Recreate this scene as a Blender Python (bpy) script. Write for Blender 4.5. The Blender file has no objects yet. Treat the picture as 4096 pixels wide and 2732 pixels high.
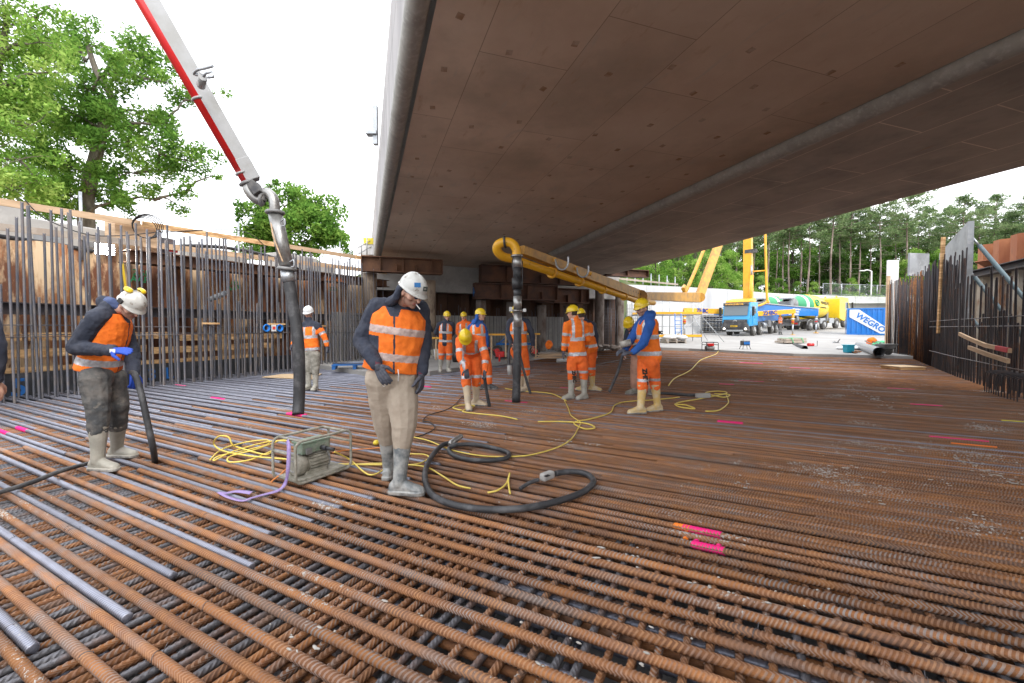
import bpy, bmesh, math, random
from mathutils import Vector, Matrix, noise
random.seed(7)
R = math.radians
C = bpy.context.scene.collection
SC = bpy.context.scene

# ---------------------------------------------------------------- camera
F_PX = 430.0; CX, CY = 512.0, 341.5; CAMZ = 1.38; PITCH = math.atan(13.5/430)
cd = bpy.data.cameras.new('camera'); cam = bpy.data.objects.new('camera', cd); C.objects.link(cam)
cam.location = (0, 0, CAMZ); cam.rotation_euler = (math.pi/2-PITCH, 0, 0)
cd.sensor_width = 36; cd.lens = 36*F_PX/1024; cd.clip_end = 2000; cd.clip_start = .05
SC.camera = cam
# ---------------------------------------------------------------- world
w = bpy.data.worlds.new("World"); SC.world = w; w.use_nodes = True
nt = w.node_tree; nt.nodes.clear()
out = nt.nodes.new('ShaderNodeOutputWorld'); bg = nt.nodes.new('ShaderNodeBackground')
sky = nt.nodes.new('ShaderNodeTexSky'); sky.sky_type = 'NISHITA'; sky.sun_disc = False
sky.sun_elevation = R(42.6); sky.sun_rotation = R(151.7); sky.air_density = 1.2; sky.dust_density = 3
tc = nt.nodes.new('ShaderNodeTexCoord'); mp = nt.nodes.new('ShaderNodeMapping'); mp.inputs['Scale'].default_value = (1, 1, 2.6)
nz = nt.nodes.new('ShaderNodeTexNoise'); nz.inputs['Scale'].default_value = 1.6; nz.inputs['Detail'].default_value = 6
cr = nt.nodes.new('ShaderNodeValToRGB'); cr.color_ramp.elements[0].position = .3; cr.color_ramp.elements[0].color = (7.2, 7.7, 8.6, 1)
cr.color_ramp.elements[1].position = .62; cr.color_ramp.elements[1].color = (10.5, 10.5, 10.6, 1)
mx = nt.nodes.new('ShaderNodeMix'); mx.data_type = 'RGBA'; mx.inputs[0].default_value = .9
L = nt.links.new
L(tc.outputs['Generated'], mp.inputs[0]); L(mp.outputs[0], nz.inputs['Vector']); L(nz.outputs['Fac'], cr.inputs[0])
L(sky.outputs[0], mx.inputs[6]); L(cr.outputs[0], mx.inputs[7]); L(mx.outputs[2], bg.inputs[0]); bg.inputs[1].default_value = .12
L(bg.outputs[0], out.inputs[0])
sl = bpy.data.lights.new('sun', 'SUN'); sl.energy = .85; sl.angle = R(14); sl.color = (1, .96, .9)
so = bpy.data.objects.new('sun', sl); C.objects.link(so); so.rotation_euler = Vector((.35, -.65, .68)).to_track_quat('Z', 'Y').to_euler()
SC.view_settings.view_transform = 'Standard'; SC.view_settings.look = 'None'; SC.view_settings.gamma = 1
SC.view_settings.exposure = 1.3

# ---------------------------------------------------------------- helpers
def W(px, py, d):                     # point seen at pixel (1024x683) at forward distance d
    x = (px-CX)/F_PX; y = -(py-CY)/F_PX
    c, s = math.cos(PITCH), math.sin(PITCH)
    dy = c + y*s; dz = -s + y*c
    k = d/dy
    return Vector((x*k, d, CAMZ + dz*k))
def G(px, py, z=0):                   # where that line of sight meets height z
    p = W(px, py, 1.0); dv = p - Vector((0, 0, CAMZ)); k = (z-CAMZ)/dv.z
    return Vector((dv.x*k, dv.y*k, z))
def S(sx, sy, d): return W(sx/4, sy/4, d)

class MB:
    def __init__(s): s.v = []; s.f = []; s.m = []; s.s = []
    def add(s, vs, fs, m=0, smooth=False):
        b = len(s.v); s.v += [tuple(v) for v in vs]
        for f in fs: s.f.append(tuple(i+b for i in f)); s.m.append(m); s.s.append(smooth)
        return s
    def box(s, c, size, rot=None, m=0, taper=1.0):
        x, y, z = [a/2 for a in size]; c = Vector(c); vs = []
        for k, zz in ((1, -z), (taper, z)):
            for a, b in ((-x, -y), (x, -y), (x, y), (-x, y)):
                p = Vector((a*k, b*k, zz)); vs.append(c + (rot @ p if rot else p))
        return s.add(vs, [(3, 2, 1, 0), (4, 5, 6, 7), (0, 1, 5, 4), (1, 2, 6, 5), (2, 3, 7, 6), (3, 0, 4, 7)], m)
    def beam(s, p0, p1, wd, ht, m=0, up=(0, 0, 1)):   # box between two points
        p0 = Vector(p0); p1 = Vector(p1); d = p1-p0
        return s.box((p0+p1)/2, (d.length, wd, ht), frame(d, up), m)
    def tube(s, pts, r, n=8, m=0, caps=True, smooth=True):
        pts = [Vector(p) for p in pts]; k = len(pts)
        rr = r if isinstance(r, (list, tuple)) else [r]*k
        vs = []; prev = None
        for i, p in enumerate(pts):
            t = (pts[min(i+1, k-1)]-pts[max(i-1, 0)])
            if t.length < 1e-9: t = Vector((0, 0, 1))
            t.normalize()
            if prev is None:
                a = Vector((0, 0, 1)) if abs(t.z) < .9 else Vector((1, 0, 0))
                u = t.cross(a).normalized()
            else:
                u = prev - t*prev.dot(t)
                u = u.normalized() if u.length > 1e-6 else t.orthogonal().normalized()
            prev = u; v = t.cross(u)
            for j in range(n):
                a = 2*math.pi*j/n; vs.append(p + (u*math.cos(a)+v*math.sin(a))*rr[i])
        fs = [(i*n+j, i*n+(j+1) % n, (i+1)*n+(j+1) % n, (i+1)*n+j) for i in range(k-1) for j in range(n)]
        b = len(s.v); s.add(vs, fs, m, smooth)
        if caps:
            s.f.append(tuple(b+j for j in reversed(range(n)))); s.m.append(m); s.s.append(False)
            s.f.append(tuple(b+(k-1)*n+j for j in range(n))); s.m.append(m); s.s.append(False)
        return s
    def ring(s, c, axis, Rr, r, n=20, k=6, m=0):
        axis = Vector(axis).normalized(); u = axis.orthogonal().normalized(); v = axis.cross(u); c = Vector(c)
        return s.tube([c+(u*math.cos(2*math.pi*i/n)+v*math.sin(2*math.pi*i/n))*Rr for i in range(n+1)], r, k, m, False)
    def ell(s, c, rad, rot=None, n=12, k=8, m=0):
        c = Vector(c); vs = []; fs = []
        for i in range(1, k):
            t = math.pi*i/k
            for j in range(n):
                a = 2*math.pi*j/n; p = Vector((rad[0]*math.sin(t)*math.cos(a), rad[1]*math.sin(t)*math.sin(a), rad[2]*math.cos(t)))
                vs.append(c+(rot @ p if rot else p))
        t0 = Vector((0, 0, rad[2])); b0 = Vector((0, 0, -rad[2]))
        vs.append(c+(rot @ t0 if rot else t0)); vs.append(c+(rot @ b0 if rot else b0))
        T = len(vs)-2; B = T+1
        for i in range(k-2):
            for j in range(n): fs.append((i*n+j, (i+1)*n+j, (i+1)*n+(j+1) % n, i*n+(j+1) % n))
        for j in range(n): fs.append((T, j, (j+1) % n)); fs.append((B, (k-2)*n+(j+1) % n, (k-2)*n+j))
        return s.add(vs, fs, m, True)
    def loft(s, rings, m=0, smooth=True, caps=True):
        n = len(rings[0]); vs = [p for r in rings for p in r]; k = len(rings)
        fs = [(i*n+j, i*n+(j+1) % n, (i+1)*n+(j+1) % n, (i+1)*n+j) for i in range(k-1) for j in range(n)]
        b = len(s.v); s.add(vs, fs, m, smooth)
        if caps:
            s.f.append(tuple(b+j for j in reversed(range(n)))); s.m.append(m); s.s.append(smooth)
            s.f.append(tuple(b+(k-1)*n+j for j in range(n))); s.m.append(m); s.s.append(smooth)
        return s
    def prism(s, poly, vec, m=0):     # polygon (3d points) swept by vec
        vec = Vector(vec); n = len(poly); a = [Vector(p) for p in poly]
        fs = [tuple(reversed(range(n))), tuple(range(n, 2*n))] + [(i, (i+1) % n, n+(i+1) % n, n+i) for i in range(n)]
        return s.add(a+[p+vec for p in a], fs, m)
    def quad(s, a, b, c, d, m=0): return s.add([a, b, c, d], [(0, 1, 2, 3)], m)
    def mesh(s, name, mats):
        me = bpy.data.meshes.new(name); me.from_pydata(s.v, [], s.f)
        for mm in (mats if isinstance(mats, (list, tuple)) else [mats]): me.materials.append(mm)
        me.polygons.foreach_set('material_index', s.m); me.polygons.foreach_set('use_smooth', s.s); me.update()
        return me
    def build(s, name, mats, parent=None, bevel=0, fixn=False):
        me = s.mesh(name, mats)
        if fixn:
            bm = bmesh.new(); bm.from_mesh(me); bmesh.ops.recalc_face_normals(bm, faces=bm.faces); bm.to_mesh(me); bm.free()
        o = bpy.data.objects.new(name, me); C.objects.link(o)
        if parent: attach(o, parent)
        if bevel:
            b = o.modifiers.new('b', 'BEVEL'); b.width = bevel; b.segments = 2; b.limit_method = 'ANGLE'; b.angle_limit = R(40)
        return o
def frame(d, up=(0, 0, 1)):
    x = Vector(d).normalized(); up = Vector(up)
    y = up.cross(x)
    if y.length < 1e-4: y = Vector((0, 1, 0)).cross(x) if abs(x.y) < .9 else Vector((1, 0, 0)).cross(x)
    y.normalize(); z = x.cross(y)
    return Matrix((x, y, z)).transposed()
def attach(o, parent):               # meshes are written in world space; keep them there
    o.parent = parent; o.matrix_parent_inverse = wm(parent).inverted()
def wm(o):
    m = Matrix.LocRotScale(o.location, o.rotation_euler, o.scale)
    return (wm(o.parent) @ o.matrix_parent_inverse @ m) if o.parent else m
def tag(o, label=None, cat=None, group=None, kind=None):
    if label: o['label'] = label
    if cat: o['category'] = cat
    if group: o['group'] = group
    if kind: o['kind'] = kind
    return o
def empty(name, loc, label, cat, group=None, rz=0):
    o = bpy.data.objects.new(name, None); C.objects.link(o); o.location = loc; o.rotation_euler.z = rz; o.empty_display_size = .2
    return tag(o, label, cat, group)
def kids(o): return [c for c in bpy.data.objects if c.parent == o]
def copy_tree(o, parent=None):
    c = o.copy(); C.objects.link(c); c.parent = parent
    for ch in kids(o): copy_tree(ch, c)
    return c
def smoothpath(pts, n=8):
    pts = [Vector(p) for p in pts]; q = [pts[0]]+pts+[pts[-1]]; out = []
    for i in range(1, len(q)-2):
        for k in range(n):
            t = k/n; a, b, c, d = q[i-1], q[i], q[i+1], q[i+2]
            out.append(.5*((2*b)+(c-a)*t+(2*a-5*b+4*c-d)*t*t+(3*b-3*c+d-a)*t**3))
    out.append(pts[-1]); return out

# ---------------------------------------------------------------- materials
def mat(name, col, rough=.6, metal=0, col2=None, scale=5, lo=.4, hi=.6, bump=0, bscale=30, stretch=None, detail=5,
        col3=None, scale3=1.5, lo3=.5, hi3=.62, emit=0, coord='Object', rnd=0, coat=0, spec=None, bdist=.01):
    m = bpy.data.materials.new(name); m.use_nodes = True; n = m.node_tree; N = n.nodes; N.clear(); l = n.links.new
    o = N.new('ShaderNodeOutputMaterial'); p = N.new('ShaderNodeBsdfPrincipled'); l(p.outputs[0], o.inputs[0])
    p.inputs['Roughness'].default_value = rough; p.inputs['Metallic'].default_value = metal
    p.inputs['Base Color'].default_value = (*col, 1)
    if coat: p.inputs['Coat Weight'].default_value = coat
    if spec is not None: p.inputs['Specular IOR Level'].default_value = spec
    if emit: p.inputs['Emission Color'].default_value = (*col, 1); p.inputs['Emission Strength'].default_value = emit
    vec = None
    if col2 or bump or col3 or rnd:
        t = N.new('ShaderNodeTexCoord'); vec = t.outputs[coord] if coord != 'World' else None
        if coord == 'World': g = N.new('ShaderNodeNewGeometry'); vec = g.outputs['Position']
        if rnd:
            oi = N.new('ShaderNodeObjectInfo'); ma = N.new('ShaderNodeMath'); ma.operation = 'MULTIPLY'; ma.inputs[1].default_value = 97
            l(oi.outputs['Random'], ma.inputs[0]); ad = N.new('ShaderNodeVectorMath'); ad.operation = 'ADD'
            l(vec, ad.inputs[0]); l(ma.outputs[0], ad.inputs[1]); vec = ad.outputs[0]
        if stretch:
            q = N.new('ShaderNodeMapping'); q.inputs['Scale'].default_value = stretch; l(vec, q.inputs[0]); vec = q.outputs[0]
    cur = None
    def ramp(sc, a, b, det=detail):
        z = N.new('ShaderNodeTexNoise'); z.inputs['Scale'].default_value = sc; z.inputs['Detail'].default_value = det; z.inputs['Roughness'].default_value = .65
        l(vec, z.inputs['Vector']); r_ = N.new('ShaderNodeMapRange'); r_.inputs[1].default_value = a; r_.inputs[2].default_value = b
        l(z.outputs['Fac'], r_.inputs[0]); return r_.outputs[0]
    def mixc(f, a, b):
        x = N.new('ShaderNodeMix'); x.data_type = 'RGBA'; l(f, x.inputs[0])
        if isinstance(a, tuple): x.inputs[6].default_value = (*a, 1)
        else: l(a, x.inputs[6])
        x.inputs[7].default_value = (*b, 1); return x.outputs[2]
    if col2: cur = mixc(ramp(scale, lo, hi), tuple(col), tuple(col2))
    if col3: cur = mixc(ramp(scale3, lo3, hi3), cur if cur else tuple(col), tuple(col3))
    if rnd and rnd > 0:
        hs = N.new('ShaderNodeHueSaturation'); mr = N.new('ShaderNodeMapRange'); mr.inputs[3].default_value = 1-rnd; mr.inputs[4].default_value = 1+rnd
        l(oi.outputs['Random'], mr.inputs[0]); l(mr.outputs[0], hs.inputs['Value'])
        if cur: l(cur, hs.inputs['Color'])
        else: hs.inputs['Color'].default_value = (*col, 1)
        cur = hs.outputs[0]
    if cur: l(cur, p.inputs['Base Color'])
    if bump:
        z = N.new('ShaderNodeTexNoise'); z.inputs['Scale'].default_value = bscale; z.inputs['Detail'].default_value = 4; l(vec, z.inputs['Vector'])
        b = N.new('ShaderNodeBump'); b.inputs['Strength'].default_value = bump; b.inputs['Distance'].default_value = bdist
        l(z.outputs['Fac'], b.inputs['Height']); l(b.outputs[0], p.inputs['Normal'])
    return m
def nodes_of(m): return m.node_tree.nodes, m.node_tree.links.new, next(x for x in m.node_tree.nodes if x.type == 'BSDF_PRINCIPLED')

M = {}
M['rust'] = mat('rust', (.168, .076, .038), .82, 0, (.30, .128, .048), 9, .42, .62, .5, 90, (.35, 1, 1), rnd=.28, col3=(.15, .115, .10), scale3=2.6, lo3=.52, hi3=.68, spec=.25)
M['rib'] = mat('rust_rib_crest_lit', (.245, .13, .08), .72, .0, (.34, .17, .08), 9, .42, .62, .3, 90, rnd=.25, col3=(.24, .205, .19), scale3=2.6, lo3=.47, hi3=.64, spec=.3)  # paler crests: worn rust, with rib highlights put into the colour
M['millrib'] = mat('mill_rib_crest_lit', (.30, .31, .37), .38, .5, (.24, .24, .28), 6, .4, .6, rnd=.15)  # same for grey bars: highlight on the crests put into the colour
M['mill'] = mat('mill_steel', (.15, .158, .20), .42, .5, (.21, .22, .27), 6, .4, .6, .3, 80, (.3, 1, 1), rnd=.15, col3=(.2, .09, .05), scale3=3, lo3=.66, hi3=.78)
M['darksteel'] = mat('dark_steel', (.14, .14, .155), .5, .4, (.22, .12, .075), 3, .5, .7, .3, 60, rnd=.2)
M['wallbar'] = mat('wall_bar_steel', (.125, .132, .16), .45, .4, (.19, .17, .165), 4, .42, .62, rnd=.25)
M['wallbar2'] = mat('dark_bar_steel', (.045, .04, .045), .55, .4, (.10, .055, .04), 2.5, .5, .68, rnd=.25)
# splatter of cement on the mat bars, in place where it fell
def splatter(m, fine=True):
    N, l, p = nodes_of(m); g = N.new('ShaderNodeNewGeometry')
    a = N.new('ShaderNodeTexNoise'); a.inputs['Scale'].default_value = 1.1; a.inputs['Detail'].default_value = 3; l(g.outputs['Position'], a.inputs['Vector'])
    b = N.new('ShaderNodeTexNoise'); b.inputs['Scale'].default_value = 42; b.inputs['Detail'].default_value = 3; b.inputs['Roughness'].default_value = .7; l(g.outputs['Position'], b.inputs['Vector'])
    r1 = N.new('ShaderNodeMapRange'); r1.inputs[1].default_value = .5; r1.inputs[2].default_value = .8; r1.inputs[3].default_value = 0; r1.inputs[4].default_value = .36; l(a.outputs['Fac'], r1.inputs[0])
    ad = N.new('ShaderNodeMath'); ad.operation = 'ADD'; l(r1.outputs[0], ad.inputs[0]); l(b.outputs['Fac'], ad.inputs[1])
    sx = N.new('ShaderNodeSeparateXYZ'); l(g.outputs['Normal'], sx.inputs[0])
    up = N.new('ShaderNodeMath'); up.operation = 'MULTIPLY_ADD'; up.inputs[1].default_value = .09; l(sx.outputs[2], up.inputs[0]); l(ad.outputs[0], up.inputs[2])
    r2 = N.new('ShaderNodeMapRange'); r2.inputs[1].default_value = .80; r2.inputs[2].default_value = .85; l(up.outputs[0], r2.inputs[0])
    mx = N.new('ShaderNodeMix'); mx.data_type = 'RGBA'; l(r2.outputs[0], mx.inputs[0])
    src = p.inputs['Base Color'].links[0].from_socket; l(src, mx.inputs[6]); mx.inputs[7].default_value = (.40, .385, .36, 1); l(mx.outputs[2], p.inputs['Base Color'])
splatter(M['rust']); splatter(M['mill']); splatter(M['rib'])
M['concrete'] = mat('concrete', (.42, .41, .39), .85, 0, (.33, .32, .31), .8, .38, .65, .3, 25, col3=(.5, .49, .47), scale3=3, lo3=.5, hi3=.8, coord='World')
M['slab'] = mat('slab_concrete', (.36, .35, .335), .9, 0, (.29, .28, .27), .35, .38, .62, .3, 20, coord='World', col3=(.22, .21, .20), scale3=1.4, lo3=.6, hi3=.78)
M['whitewall'] = mat('pale_concrete', (.56, .57, .57), .85, 0, (.47, .48, .49), .25, .4, .65, .2, 10, coord='World')
M['darkbase'] = mat('dark_blinding', (.10, .102, .105), .9, 0, (.15, .15, .15), 2, .4, .6, .3, 20)
M['sheet'] = mat('sheet_pile_rust', (.32, .13, .05), .8, 0, (.70, .52, .33), 1.5, .44, .54, .4, 12, (1, 1, .32), col3=(.16, .065, .035), scale3=.55, lo3=.52, hi3=.56, detail=9, coord='World')
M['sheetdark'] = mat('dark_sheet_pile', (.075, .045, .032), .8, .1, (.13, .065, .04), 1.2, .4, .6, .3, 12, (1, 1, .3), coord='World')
M['sheetorange'] = mat('orange_rust_sheet', (.29, .10, .045), .75, .1, (.40, .16, .07), 1.5, .4, .65, .3, 12, (1, 1, .4), coord='World', col3=(.13, .06, .04), scale3=.8, lo3=.56, hi3=.68)
M['sheetpale'] = mat('pale_sheet_pile', (.50, .42, .33), .85, .0, (.30, .15, .08), 1.2, .5, .6, .4, 12, (1, 1, .4), coord='World', col3=(.62, .58, .52), scale3=2, lo3=.5, hi3=.7)
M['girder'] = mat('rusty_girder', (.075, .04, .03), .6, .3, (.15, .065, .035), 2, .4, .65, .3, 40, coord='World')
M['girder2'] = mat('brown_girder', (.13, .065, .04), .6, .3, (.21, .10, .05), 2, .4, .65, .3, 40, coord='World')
M['pilecol'] = mat('steel_tube_pile', (.34, .27, .20), .7, .2, (.14, .09, .065), 2.2, .45, .6, .4, 25, (1, 1, .4), coord='World', detail=8)
M['pilegrey'] = mat('crusted_tube_pile', (.20, .17, .15), .8, .1, (.10, .07, .055), 2.5, .45, .6, .5, 25, (1, 1, .5), coord='World', detail=8)
M['waler'] = mat('dark_waler', (.07, .068, .08), .5, .4, (.11, .09, .09), 3, .4, .6, .2, 30, coord='World')
M['timber'] = mat('pine_board', (.80, .52, .26), .75, 0, (.44, .24, .10), 3, .4, .6, .2, 40, (.3, 1, 4), coord='World')
M['palewood'] = mat('pale_board', (.60, .42, .27), .8, 0, (.48, .33, .2), 3, .4, .6, .2, 40, (.4, .4, 4), coord='World')
M['greywood'] = mat('weathered_board', (.42, .36, .30), .85, 0, (.33, .27, .22), 3, .4, .6, .2, 40, coord='World')
M['ply'] = mat('plywood', (.58, .43, .27), .8, 0, (.50, .35, .2), 4, .4, .6)
M['membrane'] = mat('black_membrane', (.035, .037, .042), .45, 0, (.09, .09, .10), 3, .45, .7, .5, 8, coord='World')
M['galv'] = mat('galvanised', (.46, .48, .50), .4, .7, (.36, .38, .4), 12, .4, .6, .1, 40)
M['black'] = mat('black_plastic', (.02, .02, .022), .5)
M['rubber'] = mat('black_rubber', (.035, .036, .04), .55, 0, (.12, .12, .125), 5, .5, .72, .3, 60)
M['white'] = mat('white_paint', (.72, .72, .72), .5, 0, (.62, .62, .6), 6, .45, .7)
M['grass'] = mat('grass', (.07, .13, .03), .9, 0, (.14, .15, .07), .4, .4, .6, .5, 6, coord='World')
M['sand'] = mat('sandy_soil', (.40, .30, .19), .95, 0, (.26, .19, .12), 1.2, .4, .62, .5, 10, coord='World')
# ================================================================ SETTING
MB().quad((-400, -300, -.42), (500, -300, -.42), (500, 500, -.42), (-400, 500, -.42)).build('ground', M['darkbase'])['kind'] = 'structure'

# ---- left wall frame: t along it, o to the left of it
LP0 = Vector((-9.3, 8.1, 0)); LD = Vector((.3714, .9285, 0)); LN = Vector((-.9285, .3714, 0))
def LW(t, o=0, z=0): return LP0 + LD*t + LN*o + Vector((0, 0, z))

# ---- concrete slab beside and beyond the mat, rising into a ramp
def slab_z(y): return .12 + .029*max(0, y-25) + .035*min(max(0, y-41), 12)
edge = [(-6.6, 14.7), (-4.3, 12.45), (-2.4, 12.5), (.7, 18.0), (4.9, 25.5), (6.8, 28.0), (10.7, 26.0), (12.5, 23.7), (13.9, 21.2), (16.4, 20.1), (18.6, 18.8)]
mb = MB()
far = [(-12, 24), (-9, 26), (-6, 27), (-2, 28), (3, 30), (6, 31), (13, 33), (20, 34), (27, 34), (34, 34), (38, 34)]
fa2 = [(-12, 40), (-9, 44), (-6, 46), (-2, 48), (5, 50), (12, 60), (25, 75), (50, 90), (80, 92), (100, 92), (110, 92)]
def lp(a, b, t): return (a[0]+(b[0]-a[0])*t, a[1]+(b[1]-a[1])*t)
rows = [[(*p, slab_z(p[1])) for p in edge]]
for k in range(1, 5): rows.append([(*lp(a, b, k/4), slab_z(lp(a, b, k/4)[1])) for a, b in zip(edge, far)])
for k in range(1, 7): rows.append([(*lp(a, b, k/6), slab_z(lp(a, b, k/6)[1])) for a, b in zip(far, fa2)])
n = len(edge); vs = [p for r in rows for p in r]
mb.add(vs, [(i*n+j, i*n+j+1, (i+1)*n+j+1, (i+1)*n+j) for i in range(len(rows)-1) for j in range(n-1)])
for j in range(n-1):
    a, b = rows[0][j], rows[0][j+1]; mb.quad((a[0], a[1], -.42), (b[0], b[1], -.42), b, a)
mb.build('slab', M['slab'])['kind'] = 'structure'

# ---- embankments behind the walls
def block(name, pts, z0, z1, m):
    mb = MB(); mb.prism([(x, y, z0) for x, y in pts], (0, 0, z1-z0)); o = mb.build(name, m, fixn=True); o['kind'] = 'structure'; return o
a = LW(-5, 1.75); b = LW(11.2, 1.75)
block('embankment', [(a.x, a.y), (b.x, b.y), (-8, 26.5), (-30, 60), (-120, 60), (-120, -20), (a.x-8, -20)], -.42, 3.15, M['sand'])
block('embankment', [(-6.5, 22.2), (4.6, 27.4), (10, 36.4), (26, 53), (45, 67), (62, 74), (100, 80), (160, 84), (160, 300), (-200, 300), (-200, 60.2), (-30, 60.2), (-8.2, 26.7)], -.41, 5.2, M['grass'])
block('embankment', [(16.6, 9.5), (21.2, 18.6), (24, 24), (60, 40), (160, 78), (160, -20), (14, -20)], -.42, 3.4, M['sand'])
# forest hill
mb = MB(); hv = []; nx, ny = 30, 10
for j in range(ny):
    for i in range(nx):
        x = -120+i*11; y = 62+j*14 + max(0, x-20)*.18; hv.append((x, y, 5.25 + 1.2*j + noise.noise(Vector((x*.05, y*.05, 0)))*.8))
mb.add(hv, [(j*nx+i, j*nx+i+1, (j+1)*nx+i+1, (j+1)*nx+i) for j in range(ny-1) for i in range(nx-1)], smooth=True)
mb.build('hillside', M['grass'])['kind'] = 'structure'

# ================================================================ BRIDGE
BD = Vector((-.3465, 1, -.028)); BN = Vector((.9449, .3274, 0))     # along, across
def BP(s, y, z=0):                    # point under the deck: s across from the near edge, y forward distance of the edge line
    p = Vector((-.85, 4.74, 5.0)) + BD*(y-4.74); return p + BN*s + Vector((0, 0, z))
brm = mat('soffit_concrete', (.62, .475, .37), .8, 0, (.74, .60, .49), .55, .36, .66, .12, 3, col3=(.46, .38, .30), scale3=.35, lo3=.5, hi3=.72, detail=8, coord='World')
def seams(m, bw, rh, mort=.006, dark=(.045, .038, .033), uvrot=None, stain=True, mc=(.36, .32, .3)):
    N, l, p = nodes_of(m); t = N.new('ShaderNodeUVMap'); b = N.new('ShaderNodeTexBrick')
    b.inputs['Scale'].default_value = 1; b.inputs['Brick Width'].default_value = bw; b.inputs['Row Height'].default_value = rh; b.inputs['Mortar Size'].default_value = mort; b.inputs['Mortar Smooth'].default_value = .1
    b.offset = .37; b.offset_frequency = 2
    b.inputs['Color1'].default_value = (1, 1, 1, 1); b.inputs['Color2'].default_value = (.90, .90, .90, 1); b.inputs['Mortar'].default_value = (*mc, 1)
    l(t.outputs[0], b.inputs['Vector'])
    mu = N.new('ShaderNodeMix'); mu.data_type = 'RGBA'; mu.blend_type = 'MULTIPLY'; mu.inputs[0].default_value = 1
    l(p.inputs['Base Color'].links[0].from_socket, mu.inputs[6]); l(b.outputs['Color'], mu.inputs[7]); last = mu.outputs[2]
    if stain:   # rust and damp streaks stretched along the boards
        mpn = N.new('ShaderNodeMapping'); mpn.inputs['Scale'].default_value = (.55, 2.2, 1); l(t.outputs[0], mpn.inputs[0])
        z = N.new('ShaderNodeTexNoise'); z.inputs['Scale'].default_value = 2.1; z.inputs['Detail'].default_value = 7; z.inputs['Roughness'].default_value = .7; l(mpn.outputs[0], z.inputs['Vector'])
        r_ = N.new('ShaderNodeMapRange'); r_.inputs[1].default_value = .60; r_.inputs[2].default_value = .74; r_.inputs[4].default_value = .55; l(z.outputs['Fac'], r_.inputs[0])
        x = N.new('ShaderNodeMix'); x.data_type = 'RGBA'; l(r_.outputs[0], x.inputs[0]); l(last, x.inputs[6]); x.inputs[7].default_value = (.40, .22, .10, 1); last = x.outputs[2]
        z2 = N.new('ShaderNodeTexNoise'); z2.inputs['Scale'].default_value = 1.3; z2.inputs['Detail'].default_value = 6; z2.inputs['Distortion'].default_value = 1.5; l(mpn.outputs[0], z2.inputs['Vector'])
        r2 = N.new('ShaderNodeMapRange'); r2.inputs[1].default_value = .62; r2.inputs[2].default_value = .72; r2.inputs[4].default_value = .45; l(z2.outputs['Fac'], r2.inputs[0])
        x2 = N.new('ShaderNodeMix'); x2.data_type = 'RGBA'; l(r2.outputs[0], x2.inputs[0]); l(last, x2.inputs[6]); x2.inputs[7].default_value = (.5, .46, .42, 1); last = x2.outputs[2]
    l(last, p.inputs['Base Color'])
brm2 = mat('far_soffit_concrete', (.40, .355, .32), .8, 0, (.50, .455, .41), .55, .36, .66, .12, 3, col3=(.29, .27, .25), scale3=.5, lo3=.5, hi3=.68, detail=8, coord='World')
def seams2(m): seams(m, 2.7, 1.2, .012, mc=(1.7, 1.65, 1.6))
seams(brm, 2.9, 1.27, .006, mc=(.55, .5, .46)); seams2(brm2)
fam = mat('fascia_concrete', (.50, .48, .48), .85, 0, (.38, .365, .37), .8, .4, .65, .2, 12, (3, 3, .5), coord='World'); seams(fam, 1.0, 6, .012, stain=False)
rollm = mat('cast_roll_concrete', (.40, .39, .36), .6, 0, (.30, .29, .27), 2.5, .4, .65, .15, 30, coord='World', col3=(.48, .47, .45), scale3=12, lo3=.5, hi3=.7)
def uvquad(o, f):
    me = o.data; uv = me.uv_layers.new(name='UVMap')
    for lo in me.loops: uv.data[lo.index].uv = f(me.vertices[lo.vertex_index].co)
Y0, Y1 = -14, 40
deck = empty('bridge', BP(7, 19), 'wide concrete bridge deck overhead with brown stained soffit and rolled edge', 'bridge')
def yend(s): return 19.15 + s*.80       # where the deck meets the skewed abutment seat (in edge-line terms)
ss = [0.0, 3.4, 6.86, 7.32, 10.2, 13.2]
def soff(s0, s1, name='soffit', brm=brm):
    mb = MB(); k = 6
    for i in range(k):
        ya, yb = Y0+(yend(s0)+4-Y0)*i/k, Y0+(yend(s0)+4-Y0)*(i+1)/k
        mb.quad(BP(s0, ya), BP(s0, yb), BP(s1, yb), BP(s1, ya))
    o = mb.build(name, brm, deck)
    uvquad(o, lambda c: ((c - BP(0, 0)).dot(BD.normalized()), (c-BP(0, 0)).dot(BN)+.55)); return o
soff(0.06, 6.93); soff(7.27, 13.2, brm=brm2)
mb = MB()      # cast in spacer blocks left in the soffit
rb = random.Random(3)
for i in range(16):
    for j in range(9):
        s = .35+j*.745; y = 4+i*.98+(j % 2)*.4
        if s > 6.6 or rb.random() < .25 or y > 18: continue
        c = BP(s, y); a = R(rb.uniform(-15, 15)); u = BD.normalized()*.05; v = BN*.042
        u2 = u*math.cos(a)+v*math.sin(a); v2 = v*math.cos(a)-u*math.sin(a); q = [c-u2-v2, c+u2-v2, c+u2+v2, c-u2+v2]
        lowq = [p+Vector((0, 0, -.006)) for p in q]
        mb.add(q+lowq, [(4, 5, 6, 7), (0, 1, 5, 4), (1, 2, 6, 5), (2, 3, 7, 6), (3, 0, 4, 7)])
mb.build('spacer_blocks', mat('spacer_block', (.50, .39, .31), .8, 0, (.34, .2, .11), 2, .45, .6, coord='World'), deck)['kind'] = 'stuff'
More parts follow.
